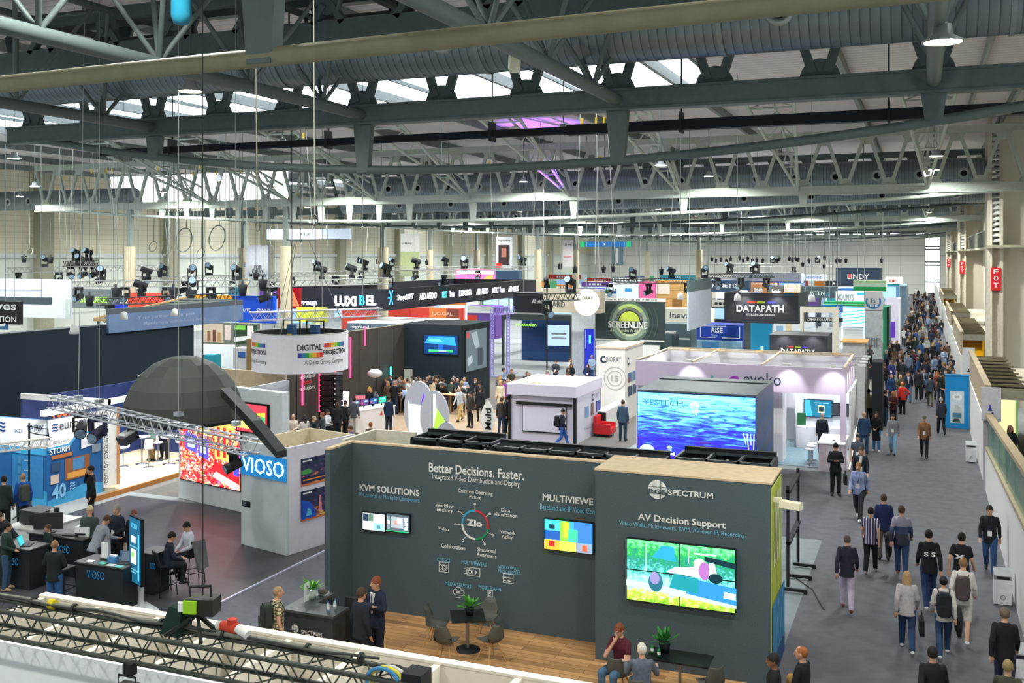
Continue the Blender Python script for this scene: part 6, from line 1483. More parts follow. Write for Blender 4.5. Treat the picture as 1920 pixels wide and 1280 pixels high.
for nm_, lb, q, m, tx_, sh in (('hanging_banner', 'white vertical banner with grey capitals about events', ((-50.22, 67.0, 6.58), 2.19, 2.64), M('#dfe6ee'), [('FOR\nEVERY\nMEETING', .2, .05, .7, .35, DKT)], []),
    ('hanging_banner', 'vertical banner, white above and pale green below', ((-55.66, 103.0, 5.99), 2.4, 4.9), M('#e6e6dc'), [('creating', .1, .74, .5, .06, DKT)], [(M('#b8c890'), rc(0, 0, 1, .58))]),
    ('hanging_banner', 'white vertical banner with a dark portrait and a red corner', ((-47.57, 112.0, 6.9), 2.07, 3.71), M('#eceff2'), [('iiyama', .15, .84, .75, .08, DKT)], [(M('#3a2c30'), rc(.15, .1, .7, .64)), (M('#b87868'), rc(.35, .35, .3, .3)), (RD, rc(0, 0, .35, .16))]),
    ('hanging_banner', 'plain white vertical banner left of the blue exit sign', ((-41.2, 118.0, 6.99), 1.31, 3.28), M('#e8e4e6'), [('Dell', .2, .8, .6, .06, DKT)], [(M('#d8a0a8'), rc(.1, .35, .8, .05))]),
    ('hanging_banner', 'slate vertical banner with upright lettering under the blue exit sign', ((-32.56, 110.0, 7.36), 1.3, 2.04), M('#6a8088'), [], [(WHITE, rc(.4, .1, .2, .8))]),
    ('exit_sign', 'wide blue overhead direction sign with green ends', ((-32.99, 100.0, 9.27), 5.42, 0.56), M('#1a7ac8', emit=.3), [('>', .45, .2, .06, .6, WHITE), ('Exhibition', .15, .3, .25, .45, M('#2a90e0'))], [(M('#2ab86a', emit=.5), rc(0, 0, .09, 1)), (M('#2ab86a', emit=.5), rc(.91, 0, .09, 1))]),
    ('hanging_banner', 'pale blue-white long banner high at the left, with small letters', ((-68.31, 95.0, 10.18), 10.78, 1.13), M('#cfdcea'), [('LUX', .38, .3, .16, .35, DKT)], [])):
    a, w_, h_ = q
    B(nm_, lb, a, w_, h_, .3, m, tx_, shapes=sh, cat='sign' if nm_ == 'exit_sign' else 'banner')
# middle
B('hanging_banner', 'cream banner with dark serif lettering behind a small black truss', *((-23.75, 64.0, 4.62), 4.04, 1.58), 1., M('#efe6cc', emit=.15), [('ERARD', .05, .22, .34, .26, DKT), ('ORAY', .74, .64, .2, .2, DKT)], shapes=[(DKT, [(.54, .6), (.62, .62), (.62, .76), (.56, .8)])])
t = thing('disc_sign', 'pale round disc hanging in front of the cream banner', 'sign', (-20.54, 63.6, 5.34))
p = V(t.location)
MB().slab([(p.x + .88 * math.cos(a * math.pi / 16), 63.6, p.z + .88 * math.sin(a * math.pi / 16)) for a in range(32)], (0, .1, 0)).build('disc', M('#ece2d4', .5), t)
T('ORAY', t, p + V((-.3, 0, .2)), X_, .75, .22, DKT, .02)
MB().tube((p.x, 63.65, p.z + .8), (p.x, 63.65, 16.3), .02, 4).build('cable', CABLE, t)
t = B('screen_wall', 'big charcoal exhibit wall with a green ring graphic and white lettering', *((-20.7, 66.0, 2.8), 4.79, 2.54), .3, M('#2f3d3c'), [('SCREENLINE', .2, .3, .56, .18, WHITE), ('A screen makes the difference', .22, .2, .52, .08, M('#c0cca8'))], hang=False, cat='exhibit wall')
p, w_, h_ = ((-20.7, 66.0, 2.8), 4.79, 2.54)
D(t, V(p) + V((w_ * .5, 0, h_ * .46)), X_, [(M('#566a5c'), ring(0, 0, 1.22, 1.4, n=30)), (M('#4a5e58'), ring(0, 0, 1.6, 1.64, n=30, t0=-36, t1=36)), (M('#4a5e58'), ring(0, 0, 1.6, 1.64, n=30, t0=144, t1=216)), (M('#4a5e58'), ring(0, 0, 1.9, 1.94, n=30, t0=-30, t1=30)), (M('#8a9c88'), ring(0, 0, .98, 1.22, n=30)), (M('#a8c06a'), ring(0, 0, .98, 1.22, 40, 130)), (M('#6c7268'), ring(0, 0, .78, .95, 10, 170)), (M('#c0d048'), [(.72 * math.cos(R(a)), .72 * math.sin(R(a))) for a in range(5, 176, 10)]), (M('#c4d0a8'), ring(0, 0, .82, .97, 190, 350))], 'ring_graphic', .02)
T('SCREENLINE', t, V(p) + V((w_ * .2, -.12, h_ * .3)), X_, w_ * .56, h_ * .18, WHITE, .03, .0)
D(t, V(p) + V((0, 0, -.1)), X_, [(M('#e0e4e0'), rect(0, 0, w_, .1))], 'edge')
B('header_strip', 'white header strip with grey bold letters on top of the charcoal ring wall', *((-20.33, 66.0, 5.37), 4.46, 0.2), .3, M('#e8e8e4'), [('Giant EVO up to 700 cm', .08, .15, .8, .7, M('#6a6c6c'))], hang=True, cat='sign')
for k, q in enumerate((((-20.53, 65.7, 1.75), 1.79, 0.94), ((-17.93, 65.7, 1.7), 1.74, 0.79))):
    B('white_screen', 'white projection panel below the charcoal ring wall, %s one' % ('left', 'right')[k], *q, .1, M('#e2e6e0'), hang=False, cat='panel', group='white panels below the ring wall')
B('navy_booth', 'navy booth with a green word and a lit screen wall', *((-30.04, 76.0, 0.97), 4.26, 2.33), .4, M('#2a4a7c'), [('production', -.12, .72, .42, .16, GN)], hang=False, cat='booth', shapes=[(E_('#a8c4f0', .9), rc(.52, .12, .45, .7)), (M('#e8eef0'), rc(.6, .35, .3, .06)), (M('#e8eef0'), rc(.6, .5, .3, .06))])
B('dark_fascia', 'dark fascia beam with a pale underside in front of the navy booth', *((-30.14, 72.0, 3.53), 5.72, 0.41), 2., M('#3c4444'), hang=False, cat='fascia')
B('hanging_banner', 'dark banner with white lettering left of the cream one', *((-32.4, 80.0, 3.55), 2.81, 1.68), 3., M('#22262c'), [('Alcons', .62, .5, .32, .18, WHITE)])
B('brick_panel', 'white perforated panel wall left of the charcoal ring wall', *((-23.06, 68.0, 1.97), 1.65, 2.42), .3, M('#d8dee0'), hang=False, cat='exhibit wall')
B('blue_doorway', 'blue-lit doorway panel beside the perforated wall', *((-21.99, 67.6, 1.86), 0.67, 1.45), .2, M('#2a3ad0', emit=.5), hang=False, cat='panel', shapes=[(E_('#8a9af8', 1.), rc(.1, .05, .08, .9)), (E_('#58e0d0', 1.), rc(.5, .3, .2, .4))])
B('cream_booth', 'cream booth with dark serif lettering right of the ring wall', *((-22.27, 92.0, 2.24), 4.33, 1.28), 2., M('#ece8d4'), [('Inavate', .14, .3, .6, .45, M('#5a6468'))], hang=False, cat='booth')
B('grey_cabinet', 'slate cabinet row with white tops below the cream booth', *((-17.91, 74.0, 1.45), 2.07, 1.94), 2., M('#54666a'), hang=False, cat='cabinet', shapes=[(WHITE, rc(.05, .62, .4, .08)), (WHITE, rc(.55, .4, .4, .06)), (M('#3c4a4e'), rc(.3, 0, .25, .55))])
B('timber_booth', 'tall tan timber-slat booth with warm lamps', *((-28.09, 112.0, 1.82), 5.66, 3.73), 4., panel_mat('timber_slats', '#c89a58', 'Z', .9, .6), hang=False, cat='booth', shapes=[(M('#8a6436'), rc(.35, .1, .2, .35)), (M('#e0d8c8'), rc(0, .6, .3, .3))])
B('hanging_banner', 'rose pink banner with a small white mark', *((-26.79, 100.0, 4.01), 1.71, 1.79), .5, M('#c85a8c'), [('tppi', .35, .2, .35, .2, WHITE)])
B('hanging_banner', 'grey banner strip with thin white lettering above the pink one', *((-29.66, 100.0, 5.66), 3.36, 0.55), .5, M('#5a6468'), [('SCREENLINE', .06, .2, .9, .6, WHITE)])
B('hanging_banner', 'pale grey panel banner with small blue signs left of the pink one', *((-28.51, 98.0, 4.17), 2.2, 1.28), .5, M('#c8d0d4'), shapes=[(LB, rc(.4, .5, .3, .25))])
t = thing('side_banner', 'pale grey hanging panel seen at an angle, with a dark header', 'banner', (-13, 63, 4))
MB().box(-13.1, 60, 3.95, -13, 66.9, 6.25).build('panel', M('#c3cfdc', .5), t)
MB().box(-13.1, 60, 6.25, -13, 66.9, 6.95).build('header', M('#56696f'), t)
for y in (60.5, 66.4): MB().tube((-13.05, y, 6.9), (-13.05, y, 16.3), .02, 4).build('cable', CABLE, t)
B('navy_banner', 'royal navy booth front with a white line frame and short white word', *((-17.12, 80.0, 1.84), 4.02, 1.11), 3., M('#1a3a98'), [('RiSE', .4, .45, .22, .36, WHITE), ('Show', .4, .16, .12, .2, M('#8aa8e0'))], hang=False, cat='booth', shapes=[(WHITE, rc(.18, .9, .5, .03)), (WHITE, rc(.94, .12, .015, .8)), (WHITE, rc(.18, .1, .3, .03)), (WHITE, rc(.6, .08, .35, .05)), (WHITE, rc(.18, .1, .012, .8))])
B('glass_booth', 'pale blue glass-fronted stand under the navy booth front', *((-16.82, 79.0, 0.84), 3.8, 0.96), .4, M('#8ab0c8', .2), hang=False, cat='booth', shapes=[(M('#4a80b0'), rc(.2, .1, .35, .8)), (M('#b8d0d8'), rc(.6, .1, .02, .9))])
DP = M('#33353a', .5, noise=.1)
t = B('hanging_banner', 'big charcoal box banner with white capitals and three colour dashes', *((-13.42, 74.0, 3.58), 5.21, 2.17), 7., DP, [('DATAPATH', .17, .36, .64, .24, WHITE), ('EXCELLENCE BY DESIGN', .3, .25, .38, .06, WHITE)], side=M('#2c3038'), shapes=[(M('#d8483a', emit=.4), [(.31, .66), (.43, .66), (.44, .72), (.32, .72)]), (M('#b8d03a', emit=.4), [(.44, .66), (.55, .66), (.56, .72), (.45, .72)]), (M('#4a4ad8', emit=.6), [(.58, .66), (.7, .66), (.71, .72), (.59, .72)])])
p, w_, h_ = ((-13.42, 74.0, 3.58), 5.21, 2.17)
for a in (.28, .72):
    MB().cbox((p[0] + a * w_, 73.6, p[2] + h_ + .1), (.5, .3, .08)).build('banner_lamp', SPOT, t)
    booth_lamp(t, p[0] + a * w_, 73.3, p[2] + h_ + .1, p[0] + a * w_, 74.1, p[2], 130, size=95)
t = B('reception_counter', 'charcoal counter front with the same capitals, behind the open-top booth', *((-8.27, 60.0, 2.6), 3.23, 1.27), 3., DP, [('DATAPATH', .2, .1, .56, .28, WHITE)], hang=False, cat='counter', shapes=[(M('#d8483a', emit=.4), rc(.32, .44, .1, .05)), (M('#b8d03a', emit=.4), rc(.44, .44, .1, .05)), (M('#5a4ad8', emit=.4), rc(.56, .44, .1, .05))])
p, w_, h_ = ((-8.27, 60.0, 2.6), 3.23, 1.27)
for a in (.25, .75): booth_lamp(t, p[0] + a * w_, 59.5, p[2] + h_ + .15, p[0] + a * w_, 60.1, p[2], 50, size=95)
B('cyan_wall', 'bright cyan booth wall with a slate upright edge', *((-12.65, 78.0, 0.76), 2.06, 2.67), .4, M('#2aa8d8', emit=.25), hang=False, cat='exhibit wall', shapes=[(M('#5a6468'), rc(0, 0, .24, 1)), (E_('#a8e8f8', 1.), rc(.6, .2, .1, .1))])
B('lit_stand', 'white lit stand with wavy wall behind the charcoal counter', *((-11.28, 84.0, 1.89), 3.24, 1.21), .4, M('#e8eef0', emit=.35), hang=False, cat='exhibit wall', shapes=[(M('#8ab0d0'), rc(.08, .2, .16, .5)), (M('#d8c8a8'), rc(.3, 0, .15, 1)), (M('#c8dce8'), [(.5, .3), (1, .7), (1, .8), (.5, .4)])])
t = thing('portal', 'cream portal frame right of the charcoal counter', 'frame', (-6, 66, 0))
a, c = (-7.22, 66.0, 5.21), (-4.91, 66.0, 5.25)
MB().box(a[0], 66, a[2] - .35, c[0], 66.4, a[2]).box(c[0] - .35, 66, 0, c[0], 66.4, a[2] - .35).box(a[0], 66, 0, a[0] + .2, 66.4, a[2] - .35).build('frame', M('#d8d4c4'), t)
B('hanging_banner', 'charcoal-blue banner with spaced white capitals behind the dark box banner', *((-20.5, 104.0, 4.67), 4.0, 1.15), 2., M('#31445c'), [('KINETIX', .1, .42, .7, .32, WHITE)])
B('hanging_banner', 'long white banner with a small blue mark and a blue lower edge', *((-22.28, 128.0, 5.03), 8.4, 1.2), 3., M('#d2d8ea'), [('Colorlight', .33, .4, .3, .38, M('#3a5a78'))], shapes=[(M('#1a4ab8'), rc(0, 0, 1, .14)), (NV, rc(.26, .4, .04, .35))])
for lb, q, c, s in (('brown box sign with rounded white letters', ((-17.6, 112.0, 4.38), 1.88, 0.87), '#a8744a', 'oom'), ('grey box sign with a white letter, right of the brown one', ((-15.6, 112.0, 4.4), 1.57, 0.75), '#6a6a62', 'N'), ('cream box sign with an orange patch, right of the grey one', ((-13.92, 112.0, 4.43), 1.67, 0.86), '#e0d0b8', 'E')):
    B('box_sign', lb, *q, 2., M(c), [(s, .25, .1, .5, .4, WHITE)], cat='sign')
B('hanging_banner', 'slate banner with thin white capitals and a tick mark', *((-11.28, 104.0, 4.21), 3.24, 1.11), 3., M('#48575c'), [('LISTEN', .2, .25, .5, .35, M('#d0dcdc')), ('//', .74, .2, .1, .3, CY)])
B('hanging_banner', 'navy banner with white capitals and a red initial, near the far wall', *((-10.29, 134.0, 4.66), 5.38, 2.16), 2., M('#2c3c50'), [('LINDY', .26, .35, .48, .3, WHITE)], shapes=[(M('#d82a3a'), rc(.26, .38, .1, .26))])
B('hanging_banner', 'small white banner with blue lettering left of the navy one', *((-14.75, 136.0, 5.11), 3.19, 0.83), 1., M('#e8eef0'), [('NEWSHINE', .2, .3, .6, .4, M('#6a8ac8'))])
B('hanging_banner', 'white banner with tall grey capitals and a light blue edge', *((-7.68, 100.0, 4.02), 2.71, 1.01), 2., M('#e2e8ea'), [('MOUNTS', .04, .15, .55, .6, M('#8a9298'))], shapes=[(CY, rc(.7, .7, .3, .2))])
for k, (lb, q) in enumerate((('green beam canopy above the wavy screens, lower', ((-8.26, 94.0, 3.94), 3.85, 0.38)), ('green-edged white canopy above the tall grey tower', ((-5.62, 92.0, 5.37), 2.68, 0.92)))):
    B('green_canopy', lb, *q, 1.5, M('#2fa060') if k == 0 else M('#dfe8dc'), hang=True, cat='canopy', shapes=[(M('#8ae8a8'), rc(0, .3, 1, .25))] if k == 0 else [(M('#1fa858'), rc(0, 0, 1, .4)), (M('#b8e0a0'), rc(0, .75, 1, .2))])
B('blue_sign', 'blue sign with white capitals under the green beam', *((-8.36, 93.0, 3.42), 1.8, 0.66), .5, M('#2a80c8'), [('AMC', .4, .15, .5, .6, WHITE)], cat='sign')
B('wave_screen', 'large white and cyan wavy LED screen left of the grey tower', *((-6.87, 96.0, 2.0), 2.01, 1.68), .4, E_('#b8eef8', 1.2), hang=False, cat='screen', shapes=[(E_('#3ac0e0', 1.), [(.05, .1 + .16 * k), (.95, .22 + .16 * k), (.95, .27 + .16 * k), (.05, .14 + .16 * k)]) for k in range(5)])
B('black_fascia', 'black fascia with white blocks of lettering below the box banner', *((-8.97, 82.0, 3.28), 3.18, 0.33), .4, M('#2a3034'), [('VIDEO SOLUTIONS', .1, .2, .8, .6, WHITE)], cat='sign')
t = thing('tower', 'grey concrete-look tower with a round blue logo on its white head, at the aisle edge', 'tower', (-3.4, 80, 0))
MB().box(-4.08, 80, 0, -2.86, 81.2, 4.35).build('shaft', M('#a8b0b2', .7, noise=.15, scale=3.), t)
MB().box(-4.1, 79.98, 4.35, -2.84, 81.2, 5.75).build('head', M('#eceeee', emit=.12), t)
D(t, (-3.47, 79.98, 5.0), X_, [(M('#2a6a98'), ring(0, 0, .42, .55, 150, 390)), (M('#2a6a98'), rect(-.38, -.42, .76, .2))], 'logo')
T('B', t, (-3.62, 79.98, 4.88), X_, .3, .36, M('#4a5a68'), .03)
T('TECH', t, (-3.75, 79.98, 4.6), X_, .56, .16, WHITE, .04)
for k in range(3): D(t, (-4.0 + .38 * k, 79.98, 1.6), X_, [(M('#5a6266'), q) for q in (rect(0, 0, .05, .7), rect(.22, 0, .05, .7), rect(0, .6, .27, .08), rect(0, .1, .27, .05))], 'print')
B('green_booth', 'green-edged booth block right of the grey tower', *((-3.31, 88.0, 0.96), 0.74, 3.27), 3., M('#2c7a58'), hang=False, cat='booth', shapes=[(E_('#4af09a', 1.), rc(.1, .1, .2, .6)), (M('#1c2a28'), rc(.7, 0, .3, 1))])
B('lavender_booth', 'lavender and white booth with a violet poster, beyond the green-edged block', *((-3.29, 100.0, 0.2), 1.29, 4.2), 4., M('#c9c2d4'), hang=False, cat='booth', shapes=[(M('#6a3ac8', emit=.3), rc(.3, .15, .35, .35)), (M('#f4f6f8', emit=.3), rc(.88, 0, .12, .9))])
B('white_sign', 'white box sign with a red word over the lavender booth', *((-3.29, 100.0, 5.78), 1.47, 0.6), 3., M('#e8e8e8'), [('ELMO', .25, .25, .4, .45, RD)], cat='sign')
B('steel_booth', 'bluish booth tower beyond the lavender booth', *((-2.56, 125.0, 0.33), 0.75, 4.61), 8., M('#7a94a8'), hang=False, cat='booth')
t = thing('small_booth', 'small grey booth with a tan open top and a lamp behind the open-top booth', 'booth', (-5, 52, 0))
a, c = (-3.67, 52.0, 3.73), (-2.63, 52.0, 3.76)
MB().box(a[0], 52, 0, c[0], 53.8, 4.2).build('body', M('#a8aaa8'), t)
MB().slab([(a[0] - .1, 51.9, 4.2), (c[0] + .1, 51.9, 4.2), (c[0] + .1, 53.9, 4.2), (a[0] - .1, 53.9, 4.2)], (0, 0, .06)).build('top', M('#c8965a'), t)
MB().box(c[0] + .3, 51.9, 0, c[0] + .8, 53.5, 3.3).build('black_tower', FR, t)
t = thing('dark_wall', 'dark side wall with lamps along the aisle beyond the open-top booth', 'exhibit wall', (-2.9, 55, 0))
MB().box(-3.0, 54.3, 0, -2.85, 60, 3.0).build('panel', M('#2c3234'), t)

# ---- rows of smaller distant booths
random.seed(11)
PAL = [('white', '#e4e8e8'), ('pale grey', '#c4cccc'), ('slate', '#4c5a62'), ('blue', '#3a6ab0'), ('light blue', '#8ab8d8'), ('cream', '#e0d8c0'), ('charcoal', '#34383c'), ('red', '#b8443c'), ('green', '#4a9a6a')]
FAS = [('white', '#f0f2f2'), ('blue', '#2a64b0'), ('dark', '#2a2e34'), ('red', '#c83a30'), ('turquoise', '#3ab0c0'), ('orange', '#e08a3c'), ('violet', '#6a4aa0')]
rows = [(96, 'behind the ring of signs'), (108, 'under the third trusses'), (122, 'past the exit sign'), (138, 'past the third trusses'), (155, 'under the fourth trusses'), (172, 'in the last row but one'), (192, 'in the last booth row')]
ordn = ('first', 'second', 'third', 'fourth', 'fifth', 'sixth', 'seventh', 'eighth', 'ninth')
for r_, (y, rl) in enumerate(rows):
    x = -70.
    k = 0
    while x < -5 and k < 9:
        w_ = random.uniform(4.5, 7)
        if not (y < 110 and x > -28) and not (y < 100 and x > -64) and not any(x - 1 < a < x + w_ + 1 and y - 1 < b < y + 5 for a, b in ck):
            c, f = random.choice(PAL[:3] + PAL), random.choice(FAS)
            h_ = random.uniform(3., 4.6)
            t = thing('exhibit_booth', '%s booth with %s fascia, %s from left %s' % (c[0], f[0], ordn[k], rl), 'booth', (x, y, 0))
            MB().box(x, y + 3.6, 0, x + w_, y + 3.75, h_).build('back_wall', M(c[1]), t)
            MB().box(x, y, h_ - .9, x + w_, y + .12, h_).build('fascia', M(f[1]), t)
            for q in (x + .1, x + w_ - .1): MB().box(q - .08, y, 0, q + .08, y + .12, h_ - .9).build('post', M(c[1]), t)
            D(t, (x, y, h_ - .9), X_, [(WHITE if f[0] != 'white' else DKT, rect(w_ * .25 + .5 * i, .3, .34, .32)) for i in range(5)], 'print', .02)
            MB().box(x + .6, y + 2.8, .6, x + w_ - .6, y + 2.9, h_ - 1.2).build('display', E_(random.choice(('#dfe8f0', '#a8d0f0', '#f0e8d8', '#88b8e8')), random.uniform(.5, 1.1)), t)
            k += 1
        x += w_ + random.uniform(.6, 2.2)

# ================================================================ lighting trusses, lamps, hoists and cables under the roof
SIL2, BLK2 = M('#a9aca8', .4, .4), M('#2c302e', .5)
RIGS = []
for lb, a, b, m, n in (('pale lighting truss crossing above the grey banner and the red one', (-58.68, 57.0, 6.13), (-40.13, 57.0, 6.36), SIL2, 26),
        ('pale lighting truss at the far left above the long white banner', (-74.42, 66.0, 6.9), (-57.91, 66.0, 7.23), SIL2, 24),
        ('second pale lighting truss behind the first, left', (-64.97, 70.0, 6.1), (-48.24, 70.0, 6.45), SIL2, 22),
        ('dark lattice truss in front of the red and orange banners', (-48.57, 50.0, 5.27), (-38.06, 50.0, 5.79), BLK2, 20),
        ('pale lighting truss over the front of the ring of signs', (-44.73, 62.2, 6.11), (-34.28, 62.2, 6.46), SIL2, 16),
        ('pale lighting truss over the ring of signs, farther back', (-54.92, 78.0, 6.45), (-34.6, 78.0, 6.88), SIL2, 26),
        ('pale lighting truss high behind the ring of signs', (-61.69, 100.0, 6.61), (-38.19, 100.0, 6.87), SIL2, 26),
        ('small black truss in front of the cream banner', (-22.41, 60.0, 5.6), (-19.79, 60.0, 5.68), BLK2, 8),
        ('black truss above the pink banner and the timber booth', (-27.51, 90.0, 5.74), (-16.93, 90.0, 6.04), BLK2, 18),
        ('dark truss over the big charcoal box banner', (-18.82, 96.0, 6.23), (-12.89, 96.0, 6.38), BLK2, 12),
        ('dark truss at the far left edge', (-67.95, 66.0, 7.5), (-64.41, 66.0, 7.6), BLK2, 18),
        ('pale thin truss before the far wall, right', (-25.49, 150.0, 6.7), (-12.03, 150.0, 6.84), SIL2, 20)):
    bt = box_truss(lb, a, b, .42, m, n, r=.035, lr=.018)
    for u in (.08, .5, .92):
        q = V(a) + (V(b) - V(a)) * u
        MB().tube(q + V((0, 0, .4)), (q.x, q.y, roof_z(q.x, q.y)), .02, 4).build('suspension_cable', CABLE, bt)
    RIGS.append((lb, V(a), V(b)))
random.seed(5)
def lamp_on(t_i, u, g, lb):
    _, a, b = RIGS[t_i]
    p = a + (b - a) * u
    return p + V((0, 0, -.02 if not g else .44))
proto = None
wh = ('above the grey and red banners', 'on the far left truss', 'on the second left truss', 'on the dark lattice truss', 'over the ring of signs front', 'over the ring of signs rear', 'high behind the ring of signs', 'on the small black truss', 'above the pink banner', 'over the big charcoal box banner', 'on the dark left-edge truss', 'before the far wall')
cnt = 0
for i, n in enumerate((9, 7, 7, 5, 8, 8, 6, 2, 6, 5, 5, 4)):
    for k in range(n):
        u = (k + .3 + .4 * random.random()) / n
        hang = (k % 2 == 0)
        p = lamp_on(i, u, not hang, '')
        lb = 'black moving lamp %s, number %d from left, %s' % ('hanging' if hang else 'standing', k + 1, wh[i])
        if proto is None: proto = (moving_head(lb, p.x, p.y, p.z, 0, '#24282a', 2.1, 'moving lamps on the lighting trusses', True), moving_head('tmp', 0, 0, 0, 0, '#24282a', 2.1, 'moving lamps on the lighting trusses', False))
        else: dup(proto[0 if hang else 1], p, random.uniform(-1, 1), lb)
for o in list(KIDS[proto[1].name]) + [proto[1]]: bpy.data.objects.remove(o)
# motors with chains
def hoist(label, x, y, z, g, s=1., col='#22262a'):
    t = thing('chain_hoist', label, 'hoist', (x, y, z), group=g)
    MB().lathe([(0, 0), (.1 * s, 0), (.15 * s, .34 * s), (.13 * s, .36 * s), (.04 * s, .38 * s), (.04 * s, .48 * s), (0, .48 * s)], n=8).build('motor', M(col), t, local=True)
    MB().tube((0, 0, .45 * s), (0, 0, roof_z(x, y) - z), .02, 4).build('chain', M('#6a706e', .4, .5), t, local=True)
    return t
h0 = None
def hs(lb, p, s, g):
    global h0
    if h0 is None:
        h0 = hoist(lb, p[0], p[1], p[2], g, s)
        return
    o = hoist(lb, p[0], p[1], p[2], g, s)
k = 0
for (x, y, z) in [(-51.53, 52.0, 5.05), (-49.29, 52.0, 5.59), (-44.55, 52.0, 5.66), (-43.2, 52.0, 5.48), (-39.18, 52.0, 5.92), (-39.12, 54.0, 6.18), (-57.91, 66.0, 6.62), (-68.44, 62.0, 7.84), (-65.54, 62.0, 7.77), (-44.06, 60.0, 6.68), (-44.58, 64.0, 6.78), (-59.44, 100.0, 7.53), (-56.96, 100.0, 7.42), (-55.86, 110.0, 7.21), (-31.69, 90.0, 7.1), (-26.85, 80.0, 6.95), (-25.89, 85.0, 6.87), (-25.02, 85.0, 6.97), (-21.98, 90.0, 6.67)]:
    k += 1
    hs('black chain hoist among the lighting trusses, number %d from near left' % k, (x, y, z), 2.0 if k < 7 else 1.5, 'chain hoists among the lighting trusses')
random.seed(21)
k = 0
for (x, y, z) in [(-27.07, 140.0, 7.54), (-26.56, 140.0, 7.32), (-25.83, 140.0, 7.47), (-25.1, 140.0, 7.26), (-24.52, 140.0, 7.55), (-23.29, 140.0, 7.7), (-22.86, 140.0, 7.41), (-22.21, 140.0, 7.63), (-21.57, 140.0, 7.34), (-20.99, 140.0, 7.41), (-20.21, 140.0, 7.34), (-18.38, 140.0, 7.35), (-18.03, 140.0, 7.57), (-16.7, 140.0, 7.64), (-16.29, 140.0, 7.43), (-15.87, 140.0, 7.57), (-15.53, 140.0, 7.5), (-14.97, 140.0, 6.86), (-14.15, 140.0, 7.29), (-12.24, 140.0, 6.66), (-10.62, 140.0, 7.3), (-10.22, 140.0, 7.38), (-9.48, 140.0, 7.38), (-5.06, 140.0, 7.39), (-12.17, 140.0, 7.72)]:
    k += 1
    hs('small black hoist before the far wall, number %d from the left in the row' % k, (x, y, z), 1.5, 'row of hoists before the far wall')
# coiled cables hanging from the roof
for k, (c, r, tilt, d) in enumerate((((-55.47, 66.0, 9.67), .72, .5, 'large grey cable loop, left of the pair beside the round column'), ((-52.19, 66.0, 9.82), .74, .3, 'large grey cable loop, right of the pair beside the round column'), ((-60.73, 70.0, 8.82), .4, .2, 'small cable loop under the left large one'), ((-57.08, 70.0, 8.59), .32, .4, 'small cable loop between the two large ones'), ((-63.96, 72.0, 9.22), .34, .6, 'narrow cable loop left of the large pair'), ((-67.91, 62.0, 8.63), .3, .3, 'cable loop at the far left'), ((-53.65, 75.0, 8.83), .35, .2, 'cable loop over the white vertical banner'))):
    t = thing('cable_loop', d, 'cable', c)
    c = V(c)
    MB().path([(c.x + r * math.cos(a * .3142) * .98, c.y + .2 * math.sin(a * .3142 + tilt), c.z + r * 1.35 * math.sin(a * .3142)) for a in range(20)], .05 if r > .6 else .03, 6, closed=True).build('loop', M('#7f8a7c', .5), t)
    MB().path([(c.x + r * .3, c.y, c.z + r * 1.25), (c.x + r * .4, c.y, 12), (c.x + r * .2, c.y, roof_z(c.x, c.y))], .03, 5).build('drop_cable', M('#7f8a7c', .5), t)
# long thin suspension wires near the camera and across the hall
for k, (a, lb) in enumerate((((-9.5, 14.5), 'thin pale wire falling across the near duct, left of the middle'), ((-12.9, 17.5), 'thin pale wire beside the left bright lamp'))):
    t = thing('suspension_wire', lb, 'wire', (a[0], a[1], 10))
    MB().tube((a[0], a[1], 16.3), (a[0] - .35, a[1] + .6, 9.2), .014, 5).build('wire', M('#b8b8a4', .4), t)
    MB().path([(a[0] - .35 + .06 * math.cos(j * .7854), a[1] + .6, 9.1 + .1 * math.sin(j * .7854)) for j in range(8)], .014, 5, closed=True).build('hook', M('#8a8a80', .4, .6), t)
random.seed(31)
for k in range(46):
    x, y = random.uniform(-60, -12), random.choice((40, 52, 56, 66, 80, 92))
    z = random.uniform(7.5, 9.5)
    o = MB().tube((x, y, roof_z(x, y)), (x + random.uniform(-.8, .8), y + .3, z), .018, 4).tube((x, y, 13.9), (x + .02, y, 14.15), .05, 5, mi=1).build('suspension_wire', [M('#c4c8c0', .4), M('#d8b820')], None)
    tag(o, 'thin steel wire with a yellow strap hanging from the roof, number %d in the tangle' % (k + 1), 'wire', 'steel wires hanging from the roof')
t = thing('air_handler', 'blue plastic-wrapped vertical pipe end at the top left', 'pipe', (-12.67, 15.0, 12.99))
p = V(t.location)
MB().lathe([(.0, -.28), (.14, -.24), (.19, -.1), (.19, 1.2)], tuple(p), 14).build('pipe', M('#2a8aa8', .3), t)
t = thing('wall_speaker', 'cream box loudspeaker clamped to the tube girder by the near duct', 'loudspeaker', (-7.06, 17.5, 12.09))
MB().cbox(t.location, (.2, .3, .34), 0, .5, .5).build('box', M('#c8c8b4'), t)
p = V(t.location)
MB().tube(p, p + V((.05, .1, .5)), .02, 6).build('bracket', PAINT_SHADED, t)
# purple stage spot that lights the roof
t = thing('moving_head_lamp', 'stage lamp on the ring of signs throwing violet light on the roof', 'stage lamp', (-22, 60, 6.4))
MB().cbox((-22, 60, 6.5), (.3, .3, .2)).build('base', BLACK, t)
MB().tube((-22, 60, 6.6), (-22, 59.8, 7.0), .14, 12, .16).build('head', BLACK, t)
MB().tube((-22, 60, 6.4), (-22, 60, 0), .05, 6).build('stand', BLACK, t)
booth_lamp(t, -22, 59.78, 7.1, -21.29, 56.64, 16.3, 9000, (.35, .1, 1), 34)

